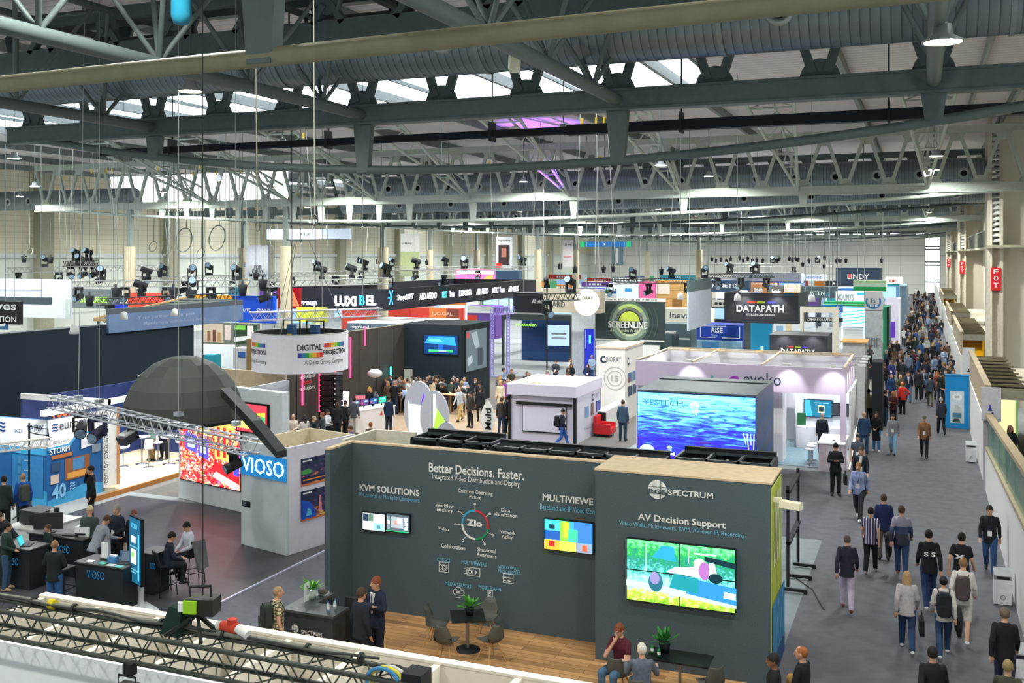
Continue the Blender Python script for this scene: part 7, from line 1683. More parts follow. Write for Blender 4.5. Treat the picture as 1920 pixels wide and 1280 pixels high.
# ================================================================ people
def rx_(a): return MX.Rotation(R(a), 4, 'X')
BASE = dict(lean=0, dz=0, sh=(.163, 0, 1.425), el=((-.215, -.03, 1.14), (.215, -.03, 1.14)), wr=((-.225, .05, .88), (.225, .05, .88)), hip=(.092, 0, .92), kn=((-.1, .02, .5), (.1, .02, .5)),
            an=((-.11, -.02, .09), (.11, -.02, .09)), toe=((-.02, .16, -.055), (.02, .16, -.055)), pitch=0, yaw=0)
def P_(**k):
    d = dict(BASE)
    d.update(k)
    return d
WL = dict(kn=((-.09, .17, .52), (.09, -.02, .5)), an=((-.09, .28, .1), (.09, -.34, .17)), toe=((0, .16, -.02), (0, .1, -.12)), el=((-.215, -.16, 1.16), (.215, .06, 1.15)), wr=((-.23, -.14, .9), (.22, .22, .96)), lean=3)
mir = lambda t: tuple((-q[0], q[1], q[2]) for q in t[::-1])
SIT = dict(dz=-.43, hip=(.09, .03, .94), kn=((-.13, .46, .5), (.13, .46, .5)), an=((-.14, .42, .09), (.14, .42, .09)))
SITU = dict(el=((-.24, .1, 1.16), (.24, .1, 1.16)), wr=((-.1, .34, 1.1), (.1, .34, 1.1)))
HIGH = dict(dz=-.16, kn=((-.14, .4, .74), (.14, .4, .74)), an=((-.14, .34, .34), (.14, .34, .34)), hip=(.09, .03, .94))
POSES = dict(stand=P_(), walk=P_(**WL), walk2=P_(**{k: (mir(v) if k != 'lean' else v) for k, v in WL.items()}),
    phone=P_(el=((-.23, .02, 1.15), (.23, .02, 1.15)), wr=((-.06, .25, 1.2), (.06, .25, 1.2)), pitch=28),
    front=P_(el=((-.25, .03, 1.16), (.25, .03, 1.16)), wr=((-.07, .2, 1.03), (.07, .2, 1.03)), yaw=15),
    crossed=P_(el=((-.26, .06, 1.18), (.26, .06, 1.18)), wr=((.09, .19, 1.2), (-.09, .19, 1.24)), yaw=-20),
    call=P_(el=((-.25, -.03, 1.14), (.34, .12, 1.22)), wr=((-.25, .05, .88), (.12, .12, 1.53)), yaw=10),
    lean=P_(lean=28, el=((-.25, .05, 1.18), (.25, .12, 1.25)), wr=((-.2, .25, 1.05), (.2, .4, 1.3)), pitch=10),
    hip=P_(el=((-.25, -.03, 1.14), (.36, -.1, 1.17)), wr=((-.25, .05, .88), (.2, .02, 1.0)), yaw=-15),
    sit=P_(**SIT, **SITU, pitch=10), sitchin=P_(**SIT, el=((-.24, .12, 1.17), (.17, .26, 1.2)), wr=((.06, .3, 1.1), (.03, .17, 1.45)), pitch=12, lean=6),
    sitout=P_(**SIT, el=((-.26, .14, 1.2), (.28, .14, 1.18)), wr=((-.26, .36, 1.3), (.3, .36, 1.2)), lean=4), high=P_(**HIGH, **SITU, lean=8, pitch=12),
    shorts=P_(**WL))
def cap(mb, p, q, r1, r2, n=12):
    p, q = V(p), V(q)
    d = (q - p).normalized()
    a, b = perp(d)
    rows = []
    for t in (-80, -45, 0): rows.append((p + d * r1 * math.sin(R(t)), r1 * math.cos(R(t))))
    for t in (0, 45, 80): rows.append((q + d * r2 * math.sin(R(t)), r2 * math.cos(R(t))))
    vs = [c + a * r * math.cos(6.2832 * j / n) + b * r * math.sin(6.2832 * j / n) for c, r in rows for j in range(n)]
    k = len(rows)
    fs = [(i * n + j, i * n + (j + 1) % n, (i + 1) * n + (j + 1) % n, (i + 1) * n + j) for i in range(k - 1) for j in range(n)]
    mb.add(vs, fs + [tuple(range(n - 1, -1, -1)), tuple(range((k - 1) * n, k * n))])
def loft(mb, rows, U, n=18):
    vs = [U @ V((rx * math.cos(6.2832 * j / n), y + ry * math.sin(6.2832 * j / n), z)) for z, y, rx, ry in rows for j in range(n)]
    k = len(rows)
    mb.add(vs, [(i * n + j, i * n + (j + 1) % n, (i + 1) * n + (j + 1) % n, (i + 1) * n + j) for i in range(k - 1) for j in range(n)] + [tuple(range(n - 1, -1, -1)), tuple(range((k - 1) * n, k * n))])
def frames(p):
    U = MX.Translation((0, 0, p['dz'])) @ MX.Translation((0, 0, .95)) @ rx_(-p['lean']) @ MX.Translation((0, 0, -.95))
    h = U @ MX.Translation((0, .025, 1.635)) @ MX.Rotation(R(p['yaw']), 4, 'Z') @ rx_(-p['pitch'])
    sh = [U @ V((s * p['sh'][0], p['sh'][1], p['sh'][2])) for s in (-1, 1)]
    el, wr = [U @ V(q) for q in p['el']], [U @ V(q) for q in p['wr']]
    hip = [V((s * p['hip'][0], p['hip'][1], p['hip'][2] + p['dz'])) for s in (-1, 1)]
    return U, h, sh, el, wr, hip, [V(q) for q in p['kn']], [V(q) for q in p['an']]
def make(kind, pose):
    p = POSES[pose]
    U, h, sh, el, wr, hip, kn, an = frames(p)
    mb = MB()
    if kind == 'body':
        loft(mb, [(.86, 0, .12, .09), (.94, 0, .155, .105), (1.02, 0, .145, .1), (1.1, 0, .132, .092), (1.22, .005, .15, .105), (1.34, .005, .168, .108), (1.41, 0, .16, .092), (1.46, -.005, .1, .07), (1.5, -.005, .058, .058)], U)
        cap(mb, U @ V((0, -.01, 1.46)), h @ V((0, -.02, -.05)), .056, .052)
        mb.sph(h.translation, .076, .096, .118, 16, 12, m=h.to_3x3())
        mb.sph(h @ V((0, .03, -.055)), .056, .064, .066, 14, 8, m=h.to_3x3())
        cap(mb, h @ V((0, .092, .012)), h @ V((0, .112, -.03)), .011, .016, 8)
        for s in (-1, 1):
            mb.sph(h @ V((s * .078, -.005, -.008)), .014, .024, .034, 8, 6, m=h.to_3x3())
            cap(mb, h @ V((s * .018, .088, .032)), h @ V((s * .045, .08, .032)), .011, .009, 8)
        for i in (0, 1):
            s = (-1, 1)[i]
            cap(mb, sh[i], el[i], .05, .041)
            cap(mb, el[i], wr[i], .041, .029)
            d = (wr[i] - el[i]).normalized()
            a = d.cross(V((0, 1, 0)) if abs(d.z) > .6 else V((0, 0, 1))).normalized()
            b = a.cross(d).normalized()
            m = MX((a, b, d)).transposed()
            mb.sph(wr[i] + d * .055, .038, .02, .06, 10, 8, m=m)
            for k in range(4):
                o = wr[i] + d * .1 + a * (-.027 + .018 * k)
                l = (.05, .058, .055, .042)[k]
                cap(mb, o, o + d * l * .6 + b * .008, .0095, .009, 6)
                cap(mb, o + d * l * .6 + b * .008, o + d * l + b * .026, .009, .008, 6)
            t = wr[i] + d * .03 - a * s * .03
            cap(mb, t, t + d * .04 - a * s * .028, .011, .0095, 6)
            cap(mb, hip[i], kn[i], .082, .056)
            cap(mb, kn[i], an[i], .056, .038)
            cap(mb, an[i], an[i] + V(p['toe'][i]) * .8, .04, .034)
    elif kind in ('long', 'short', 'coat', 'vest'):
        hem = {'coat': .5}.get(kind, .8 if p['dz'] == 0 else .88)
        rows = [(hem, 0, .19, .15)] if kind == 'coat' else []
        rows += [(hem if kind != 'coat' else .8, 0, .184, .145), (.95, 0, .18, .136), (1.1, 0, .162, .122), (1.22, .005, .167, .124), (1.34, .005, .182, .125), (1.41, -.002, .17, .108), (1.465, -.01, .112, .086), (1.5, -.012, .076, .076)]
        loft(mb, rows, U)
        for i in (0, 1):
            if kind == 'vest': continue
            e = el[i] if kind != 'short' else sh[i] + (el[i] - sh[i]) * .62
            cap(mb, sh[i], e, .058, .056)
            if kind != 'short': cap(mb, el[i], wr[i] - (wr[i] - el[i]) * .08, .054, .044)
    elif kind in ('trousers', 'short_trousers'):
        loft(mb, [(.8, 0, .12, .1), (.86, 0, .158, .112), (.95, 0, .156, .108), (1.03, 0, .142, .1)], MX.Translation((0, .02 if p['dz'] else 0, p['dz'])))
        for i in (0, 1):
            if kind == 'short_trousers': cap(mb, hip[i], kn[i] + (kn[i] - hip[i]) * .05, .1, .085)
            else:
                cap(mb, hip[i], kn[i], .104, .078)
                cap(mb, kn[i], an[i] + V((0, 0, -.01)), .078, .062)
    elif kind in ('shoe0', 'shoe1'):
        i = int(kind[-1])
        t = V(p['toe'][i])
        cap(mb, an[i] + V((0, -.04, -.045)), an[i] + t * .55, .045, .047)
        cap(mb, an[i] + t * .5, an[i] + t, .045, .034)
    return mb
SKIN, EYE, LIP = M('#c99a80', .6), M('#2a211d', .4), M('#a8645a', .5)
want = set()
def hair_mesh(kind):
    mb = MB()
    if kind == 'cap':
        mb.sph((0, -.005, .03), .088, .106, .11, 14, 6, z0=0.)
        mb.slab([(-.06, .08, .04), (.06, .08, .04), (.05, .17, .02), (-.05, .17, .02)], (0, 0, .012))
        return mb
    m = MX.Rotation(R(26 if kind != 'thin' else 52), 3, 'X')
    mb.sph((0, -.008, .012), .087 if kind != 'thin' else .081, .106 if kind != 'thin' else .102, .124 if kind != 'thin' else .118, 18, 9, z0=-.22, m=m)
    if kind == 'long':
        mb.sph((0, -.062, -.1), .098, .06, .19, 14, 9)
        for s in (-1, 1): mb.sph((s * .075, .01, -.07), .028, .05, .13, 10, 8)
    if kind == 'bun': mb.sph((0, -.13, .06), .045, .045, .045, 10, 8)
    if kind == 'full': mb.sph((0, .02, .075), .078, .085, .06, 14, 8)
    return mb
PEOPLE = []
def person(x, y, rz, pose, top, legs, hair, label, s=1., skin='#c99a80', ex=(), group=None, z=.012, shoe='#1d1b1b'):
    PEOPLE.append((x, y, rz, pose, top, legs, hair, label, s, skin, ex, group, z, shoe))
TOPN = dict(long='jacket', short='shirt', coat='coat', vest='vest')
TOPM = {}
def cloth(c): return c if not isinstance(c, str) else M(c, .85, noise=.12, scale=18.)
PROTO = {}
def finish_people():
    for q in PEOPLE:
        for k in ('body', q[4][0], 'short_trousers' if q[3] == 'shorts' else 'trousers', 'shoe0', 'shoe1'): want.add((k, q[3]))
    tmp = []
    for k in sorted(want):
        me = bpy.data.meshes.new('_'.join(k))
        mb = make(*k)
        me.from_pydata(mb.v, [], mb.f)
        o = bpy.data.objects.new('tmp', me)
        md = o.modifiers.new('remesh', 'REMESH')
        md.mode, md.voxel_size, md.use_smooth_shade = 'VOXEL', .0125 if k[0] == 'body' else .016, True
        sm = o.modifiers.new('smooth', 'SMOOTH')
        sm.factor, sm.iterations = .5, 2 if k[0] == 'body' else 4
        COL.objects.link(o)
        tmp.append((k, o, me))
    dg = bpy.context.evaluated_depsgraph_get()
    for k, o, me in tmp:
        r = bpy.data.meshes.new_from_object(o.evaluated_get(dg))
        r.materials.clear()
        r.materials.append(SKIN)
        if k[0] == 'body':
            r.materials.append(EYE)
            r.materials.append(LIP)
            h = frames(POSES[k[1]])[1].inverted()
            for f in r.polygons:
                c = h @ f.center
                if c.y > .06 and abs(abs(c.x) - .031) < .012 and abs(c.z - .012) < .008: f.material_index = 1
                elif c.y > .07 and abs(c.x) < .024 and abs(c.z + .062) < .007: f.material_index = 2
        r.polygons.foreach_set('use_smooth', [True] * len(r.polygons))
        PROTO[k] = r
    for k, o, me in tmp:
        bpy.data.objects.remove(o)
        bpy.data.meshes.remove(me)
    for hk in ('short', 'long', 'bun', 'cap', 'thin', 'full'):
        mb = hair_mesh(hk)
        me = bpy.data.meshes.new('hair')
        me.from_pydata(mb.v, [], mb.f)
        me.polygons.foreach_set('use_smooth', [True] * len(me.polygons))
        me.materials.append(SKIN)
        PROTO[('hair', hk)] = me
    bd = MB()
    bd.path([(-.07, -.02, 1.49), (-.05, .1, 1.43), (-.01, .138, 1.2), (0, .14, 1.14), (.01, .138, 1.2), (.05, .1, 1.43), (.07, -.02, 1.49)], .006, 4)
    bd.cbox((0, .145, 1.07), (.1, .008, .14), 1)
    sf = MB().slab([(-.055, .1, 1.47), (.055, .1, 1.47), (.012, .1, 1.08), (-.012, .1, 1.08)], (0, .036, 0)).add([(-.018, .138, 1.45), (.018, .138, 1.45), (.022, .138, 1.2), (0, .138, 1.12), (-.022, .138, 1.2)], [(0, 4, 3, 2, 1)], 1)
    def raw(mb, ms):
        me = bpy.data.meshes.new('x')
        me.from_pydata(mb.v, [], mb.f)
        for m in ms: me.materials.append(m)
        me.polygons.foreach_set('material_index', mb.m)
        return me
    PROTO['badge'] = raw(bd, [M('#2c3a5a'), WHITE])
    PROTO['shirt'] = raw(sf, [WHITE, M('#2a3450')])
    PROTO['open_shirt'] = raw(sf, [WHITE, WHITE])
    for x, y, rz, pose, top, legs, hair, label, s, skin, ex, group, z, shoe in PEOPLE:
        t = thing('person', label, 'person', (x, y, z), R(rz), group)
        t.scale = (s, s, s)
        MW[t.name] = MW[t.name] @ MX.Scale(s, 4)
        U, h = frames(POSES[pose])[:2]
        def part(nm, me, mat, mx=None):
            o = bpy.data.objects.new(nm, me)
            reg(o, t)
            if mx is not None: o.matrix_basis = mx
            if mat is not None:
                o.material_slots[0].link = 'OBJECT'
                o.material_slots[0].material = mat
            return o
        part('body', PROTO[('body', pose)], M(skin, .6, noise=.05))
        if hair: part('hair' if hair[0] != 'cap' else 'hat', PROTO[('hair', hair[0])], M(hair[1], .7, noise=.2, scale=40.), h)
        part(TOPN[top[0]], PROTO[(top[0], pose)], cloth(top[1]))
        part('trousers', PROTO[('short_trousers' if pose == 'shorts' else 'trousers', pose)], cloth(legs))
        for k in ('shoe0', 'shoe1'): part('shoe', PROTO[(k, pose)], M(shoe, .5))
        if 'badge' in ex: part('badge', PROTO['badge'], None, U)
        if 'suit' in ex: part('shirt_front', PROTO['shirt'], None, U)
        if 'open' in ex: part('shirt_front', PROTO['open_shirt'], None, U)
        q = MW[t.name]
        for e in ex:
            if isinstance(e, tuple) and e[0] == 'back':
                T(e[1], t, q @ V((-.12, -.125, 1.2)), q.to_3x3() @ X_, .24 * s, .1 * s, WHITE, .02, .03)
            if isinstance(e, tuple) and e[0] == 'pack':
                b = thing('backpack', e[1], 'backpack', q @ V((0, -.2, 1.0)), R(rz))
                rr2 = lambda w2, h2, zc: [(w2 * math.copysign(abs(math.cos(R(a2))) ** .5, math.cos(R(a2))), zc + h2 * math.copysign(abs(math.sin(R(a2))) ** .5, math.sin(R(a2)))) for a2 in range(0, 360, 20)]
                MB().slab([(u2, .07, v2) for u2, v2 in rr2(.15, .25, .2)], (0, -.15, 0)).slab([(u2, -.08, v2) for u2, v2 in rr2(.13, .22, .2)], (0, -.04, 0)).slab([(u2, -.12, v2) for u2, v2 in rr2(.11, .11, .1)], (0, -.04, 0)).build('pack', cloth(e[2]), b, local=True)
                for s_ in (-1, 1): MB().path([(s_ * .1, .06, .06), (s_ * .15, .14, .12), (s_ * .13, .33, .3), (s_ * .12, .24, .47), (s_ * .1, .06, .42)], .014, 6).build('strap', cloth(e[2]), b, local=True)
            if isinstance(e, tuple) and e[0] == 'bag':
                b = thing('bag', e[1], 'bag', q @ V((e[3], .04, .42)), R(rz))
                MB().slab([(-.05, -.2, 0), (-.05, .2, 0), (-.05, .18, .32), (-.05, -.18, .32)], (.1, 0, 0)).build('body', cloth(e[2]), b, local=True)
                MB().path([(0, -.09, .31), (0, -.07, .46), (0, .07, .46), (0, .09, .31)], .012, 6).build('handle', cloth(e[2]), b, local=True)
            if isinstance(e, tuple) and e[0] == 'drape':
                b = thing('jacket', e[1], 'jacket', q @ V((e[3], .06, .6)), R(rz))
                MB().sph((0, 0, .22), .09, .17, .3, 12, 9).sph((.02, .1, .05), .07, .1, .24, 10, 8).build('cloth', cloth(e[2]), b, local=True)
def stripes(nt, b):
    tc = N(nt, 'TexCoord')
    wv = N(nt, 'TexWave', {'Vector': tc.outputs['Object'], 'Scale': 4.6, 'Distortion': 0.}, wave_type='BANDS', bands_direction='X')
    r = ramp(nt, wv.outputs[0], [(0, '#2e2350'), (.8, '#d8d4dc')], 'CONSTANT')
    nt.links.new(r.outputs[0], b.inputs['Base Color'])
def plaid(nt, b):
    tc = N(nt, 'TexCoord')
    a = N(nt, 'TexWave', {'Vector': tc.outputs['Object'], 'Scale': 4.5}, wave_type='BANDS', bands_direction='X')
    c = N(nt, 'TexWave', {'Vector': tc.outputs['Object'], 'Scale': 4.5}, wave_type='BANDS', bands_direction='Z')
    r = ramp(nt, N(nt, 'Math', {0: a.outputs[0], 1: c.outputs[0]}, operation='MULTIPLY').outputs[0], [(0, '#3c3a34'), (.12, '#b8a878'), (.5, '#e0d4a8')])
    nt.links.new(r.outputs[0], b.inputs['Base Color'])
def twotone(nt, b):
    tc = N(nt, 'TexCoord')
    sp = N(nt, 'SeparateXYZ', {0: tc.outputs['Object']})
    r = ramp(nt, N(nt, 'MapRange', {0: sp.outputs[2], 1: .8, 2: 1.5}).outputs[0], [(0, '#23283a'), (.42, '#2a3c60'), (.66, '#8a8494')], 'CONSTANT')
    nt.links.new(r.outputs[0], b.inputs['Base Color'])
STR, PLD, TWO = pic_mat('striped_cloth', stripes), pic_mat('plaid_cloth', plaid), pic_mat('two_tone_cloth', twotone)
BLK, NAV, CHA, JEA, GRY, WHT = '#1c1d20', '#232b3e', '#33363a', '#2f4668', '#7c8084', '#d8d8d6'
SH, LO = 'short', 'long'
dk, br, bl_, gr_, rd_, bd_ = (SH, '#1f1a18'), (SH, '#4a3526'), (SH, '#a8875a'), (SH, '#8a8680'), (SH, '#7a4028'), ('thin', '#8a7a6a')
pp = person
# --- near aisle
pp(*(-1.69, 25.37), 4, 'walk', (LO, '#2c2b38'), '#c4b8cc', ('thin', '#5a4c46'), 'man walking away in a quilted dark jacket and pale lilac trousers', 1.03, shoe='#6a3a28')
pp(*(-1.31, 28.57), -4, 'walk2', ('short', STR), BLK, dk, 'man in a purple and white striped shirt walking away', 1.0, shoe='#8a8a8c')
pp(*(-1.03, 30.01), 8, 'stand', (LO, '#27305a'), '#5a5852', br, 'man in a navy hooded jacket and grey trousers beside the striped shirt, walking away', 1.04)
pp(*(-0.54, 28.55), 0, 'walk', (LO, TWO), JEA, br, 'man in a grey and navy colour-block hoodie with a coat on his arm', 1.07, shoe='#7a4436', ex=(('drape', 'dark coat hanging from the arm of the colour-block hoodie man', '#25272c', -.3),))
pp(*(0.12, 26.3), 6, 'walk2', (LO, '#191a1e'), '#26365c', dk, 'man in a black hoodie with white letters on the back', 1.07, ex=(('back', 'S S'),), shoe='#dcdcdc')
pp(*(0.83, 26.4), -14, 'walk', ('short', '#1b1c20'), '#3c4254', dk, 'bearded man in a black short-sleeved shirt looking aside', 1.06, ex=(('back', 'x'),))
pp(*(0.8, 24.27), -4, 'shorts', (LO, '#d4cfcb'), '#c9c4b8', (SH, '#8a6a4a'), 'man in a white hoodie and pale shorts carrying a backpack', 1.05, ex=(('pack', 'brown and grey backpack on the white-hooded man', '#4e4446'),), shoe='#e6e6e6')
pp(*(-0.33, 23.27), 4, 'walk', (LO, '#b8b2b4'), JEA, ('long', '#b08f68'), 'blonde woman in a grey-white sweater and jeans walking away', .97, shoe='#e6e6e6', ex=(('bag', 'small black shoulder bag at the hip of the blonde woman', BLK, .3),))
pp(*(0.39, 23.25), 2, 'walk2', (LO, '#c9c5c0'), JEA, ('bun', '#1e1c1e'), 'dark-haired woman in pale sleeves and jeans with a black backpack', .96, shoe='#e6e6e6', ex=(('pack', 'black backpack on the dark-haired woman', '#20252c'), ('drape', 'black jacket carried on the arm of the dark-haired woman', '#24262a', .3)))
pp(*(1.63, 29.77), 176, 'walk', (LO, '#1d1f22'), '#2d4a74', dk, 'man in a black jacket and jeans with a white badge, coming along the white wall', 1.04, ex=('badge',))
pp(*(1.42, 21.24), 0, 'walk', (LO, '#15171a'), '#2a3450', (SH, '#6a5a4c'), 'man in a black sweater at the right edge, walking away', 1.03)
pp(*(0.15, 18.71), 10, 'walk', (LO, '#1a1b1d'), CHA, dk, 'dark-haired man in black at the bottom edge below the two women', 1.02)
pp(*(1.3, 18.75), -5, 'walk2', (LO, '#3a4032'), CHA, (SH, '#8a7650'), 'person in an olive jacket in the lower right corner', .98)
pp(*(-1.92, 17.92), 70, 'front', (LO, '#1b1c22'), CHA, ('thin', '#9a5a34'), 'balding red-haired man in black at the bottom edge, facing right', 1.02)
pp(*(-2.34, 17.52), 100, 'front', (LO, '#191a1d'), BLK, dk, 'man in black beside the tower corner at the bottom edge', 1.0, skin='#8a5f48')
pp(*(-2.1, 17.8), 0, 'sit', (LO, '#5a4a34'), BLK, (SH, '#a07a48'), 'fair-haired person at the bottom edge between two men in black', 1.0)
pp(*(-1.92, 34.15), 172, 'walk', (LO, '#8f9ac2'), '#2a3036', (SH, '#8a6038'), 'man with glasses in a lavender shirt with a lanyard, walking forward', 1.06, ex=('badge',), shoe='#d8d8d8')
pp(*(-2.87, 37.32), 190, 'phone', (LO, '#191a1d'), '#17181b', dk, 'man in a black coat looking down at a phone, carrying a bag', 1.06, ex=(('bag', 'black tote bag held by the man looking at his phone', BLK, -.3),))
pp(*(-2.01, 37.0), 178, 'walk2', (LO, '#1e2630'), CHA, br, 'man in an open dark blazer with a badge behind the lavender shirt', 1.05, ex=('badge', 'open'))
pp(*(-2.28, 39.8), 180, 'stand', ('short', '#4a5462'), CHA, dk, 'man in a grey polo with olive sleeves behind the dark blazer', 1.02, ex=('badge',))
pp(*(-1.89, 46.35), 168, 'front', ('coat', '#1b1d22'), '#3f7ab0', ('long', '#2a1e1a'), 'long-haired woman in a black coat and bright jeans', .98, shoe='#d0d0d0')
pp(*(-1.21, 45.87), 176, 'walk', (LO, '#8a9098'), '#8ab0d0', ('bun', '#2a2320'), 'woman in a light blue outfit with a patterned coat walking forward', .99, ex=('badge',))
pp(*(0.02, 45.53), 180, 'walk', (LO, '#8a6648'), '#1d2228', ('cap', '#4a4c44'), 'man in a brown sweater and grey cap walking forward', 1.02, ex=('badge',))
pp(*(0.77, 51.89), 10, 'walk', (LO, '#262c38'), '#1c1e24', gr_, 'man in a dark suit walking away beside the blue panel', 1.0)
pp(*(-2.55, 53.78), 14, 'stand', (LO, '#c8b898'), '#1f2432', dk, 'man in a beige top with a dark bag, by the printed side wall', 1.0, ex=(('bag', 'dark bag of the man in the beige top', '#262a34', .28),))
pp(*(-1.79, 53.58), -60, 'stand', (LO, '#1f242c'), '#2b4660', dk, 'man in a dark vest jacket with hands behind, facing the woman in maroon', 1.0)
pp(*(-1.4, 53.91), 150, 'phone', (LO, '#4a2228'), '#2a2226', ('long', '#b06a3a'), 'red-haired woman in a maroon top looking at a phone', .95)
pp(*(-1.05, 57.68), 30, 'hip', (LO, '#d8382a'), '#1a1c22', ('bun', '#c8783a'), 'woman in a bright red puffer jacket', .97)
pp(*(-1.69, 60.91), 200, 'stand', (LO, '#24406a'), '#2c3a58', ('thin', '#6a5a4c'), 'man in a royal blue sweater behind the man in the dark vest jacket', 1.0)
pp(*(-1.21, 60.67), 190, 'front', (LO, '#4e4a38'), '#3a4858', ('thin', '#9a8a78'), 'bald man in an olive jacket with an orange scarf', 1.02, ex=('badge',))
pp(*(-0.82, 62.37), 184, 'walk', (LO, '#232a44'), '#44688a', br, 'man in a navy blazer over a white shirt and jeans', 1.02, ex=('open',))
pp(*(-0.29, 63.74), 8, 'stand', (LO, '#1d2026'), '#17181c', dk, 'man in a black suit seen from behind, in a pair', 1.03)
pp(*(0.03, 64.34), 185, 'stand', (LO, '#34465a'), '#1e2430', br, 'man in a slate suit facing the man in the black suit', 1.02, ex=('suit',))
pp(*(0.33, 61.3), 0, 'walk', (LO, '#37424e'), '#4a4a3c', dk, 'man in a grey jacket and khaki trousers walking away', 1.01, shoe='#7a4a30')
pp(*(0.9, 62.63), 8, 'stand', ('short', '#20241f'), '#25344a', dk, 'man in a black polo shirt at the corner of the blue panel', 1.02)
pp(*(0.72, 64.15), -30, 'stand', (LO, '#7a3a34'), BLK, ('long', '#a06030'), 'red-haired woman beside the black polo shirt', .96)
pp(*(-2.23, 66.66), 172, 'phone', (LO, '#1f1d20'), '#1a1a1e', br, 'person in black holding out both hands near the printed wall', 1.0)
pp(*(-1.91, 68.68), 180, 'stand', (LO, '#3a3a78'), '#2a3048', br, 'man in a violet-blue shirt behind the person in black', 1.0, ex=('badge',))
pp(*(-3.08, 66.32), -20, 'stand', (LO, '#1c2430'), '#b0a894', (SH, '#3a2c22'), 'man in a navy top and beige trousers beside the dark side wall', 1.0)
# --- the charcoal booth
pp(-12.15, 17.25, -40, 'stand', ('short', PLD), '#2c2e30', ('thin', '#9a8060'), 'man in a yellow and black plaid shirt at the reception desk', 1.0, ex=(('pack', 'dark green backpack on the plaid-shirted man', '#2c3630'),))
pp(*(-10.43, 17.64), -20, 'stand', (LO, '#1f2630'), '#1c2028', (SH, '#4a3628'), 'man in a dark suit seen from behind beside the reception desk', 1.04)
pp(*(-10.41, 18.24), 165, 'crossed', (LO, '#20283a'), '#1c2230', rd_, 'tall man in a navy suit with crossed arms and a tie', 1.07, ex=('suit',))
pp(-5.4, 18.95, 160, 'sitchin', ('short', '#561f2e'), '#4a6884', rd_, 'seated man in a maroon polo with his hand at his chin', 1.05)
pp(-4.78, 18.1, 20, 'sitout', (LO, '#5a6470'), '#4a5666', (SH, '#d8d2c4'), 'white-haired man in a grey jacket gesturing to the man in maroon', 1.02)
# --- the booth with the neon sign
pp(*(-24.21, 24.5), 140, 'call', (LO, '#16181a'), '#141618', dk, 'man in black holding a phone to his ear by the blue booth', 1.06)
pp(*(-25.58, 23.14), 60, 'stand', (LO, '#1f54a8'), '#3c424c', ('thin', '#9a7a5a'), 'man in a bright blue hooded jacket with a grey backpack, left edge', 1.02, ex=(('pack', 'grey-green backpack on the man in bright blue', '#4a5048'),))
pp(*(-25.66, 22.51), 30, 'stand', (LO, '#24302e'), BLK, dk, 'man in dark green at the left edge, before the blue booth', 1.04)
pp(*(-20.52, 20.71), 30, 'stand', (LO, '#3a4640'), '#2a302e', ('cap', '#b8a684'), 'man in a grey-green blazer and beige cap', 1.03)
pp(*(-19.78, 20.14), -10, 'lean', (LO, '#8a9098'), CHA, br, 'man in a light grey shirt reaching over the black counter', 1.02)
pp(*(-19.82, 20.97), 175, 'front', (LO, '#1d2630'), BLK, gr_, 'grey-haired man in a dark jacket with a badge, facing the reaching man', 1.06, ex=('badge',))
pp(*(-19.41, 21.14), 200, 'stand', (LO, '#26282e'), CHA, rd_, 'red-haired person half hidden behind the tall blue display post', .98)
pp(*(-22.29, 19.85), 150, 'lean', (LO, '#20282c'), CHA, br, 'man in a dark top leaning over the left counter', 1.05, ex=('badge',))
pp(*(-21.5, 18.94), -60, 'front', (LO, '#243630'), '#3c5670', dk, 'man in dark green at the left counter with the open laptop', .98, shoe='#b8a078')
pp(-21.2, 19.98, 160, 'front', (LO, '#1e2a2c'), CHA, br, 'young man in a dark jacket sitting low between the counters', .82)
pp(*(-19.0, 18.08), 20, 'front', (LO, '#1c2426'), '#2f5a8a', ('thin', '#8a6a4c'), 'bald man in a black jacket and jeans at the counters', 1.0)
pp(-17.5, 20.2, -40, 'high', (LO, '#1f2634'), '#1c2026', dk, 'seated man in a dark suit seen from behind at the bar table', .98)
pp(-17.6, 21.2, 160, 'high', (LO, '#c4c8d4'), '#23262c', dk, 'seated man in a white shirt with a lanyard, facing the dark suit', 1.0)
pp(-28.6, 29.4, 200, 'sit', (LO, '#1c3038'), BLK, dk, 'person in dark teal seated at the low white lounge table', 1.0, z=.15)
pp(*(-29.01, 32.6), 160, 'stand', (LO, '#6a8a88'), '#8a7048', br, 'person in a grey-green jacket among the lounge bar stools', 1.0, z=.15)
pp(*(-28.74, 33.0), 190, 'stand', (LO, '#24304a'), '#22262e', dk, 'person in navy behind the lounge bar stools', 1.02, z=.15)
# --- middle booths
pp(*(-12.69, 44.65), 0, 'stand', (LO, '#3c5466'), '#2c3f54', br, 'man in a slate-blue jacket seen from behind by the white low counter', 1.07)
pp(-14.7, 42.0, -75, 'walk', (LO, '#262a3a'), '#2f5ca8', dk, 'man with a backpack walking past the white booth front', .98, ex=(('pack', 'black backpack on the man before the white booth', '#1c1e24'),))
pp(-4.0, 44.9, 5, 'stand', (LO, '#1c242c'), '#1a1e24', ('thin', '#8a7a6a'), 'man in a black jacket facing the teal television', 1.0)
pp(-2.35, 45.6, 10, 'stand', (LO, '#2c4a6a'), '#2a4466', ('thin', '#b89a80'), 'bald man in a blue jacket at the outer side of the lilac booth', 1.02)
pp(2.75, 38.6, 200, 'front', (LO, '#23262a'), BLK, ('long', '#6a4830'), 'woman leaning at the top of the glass-sided ramp', .95, z=.98)
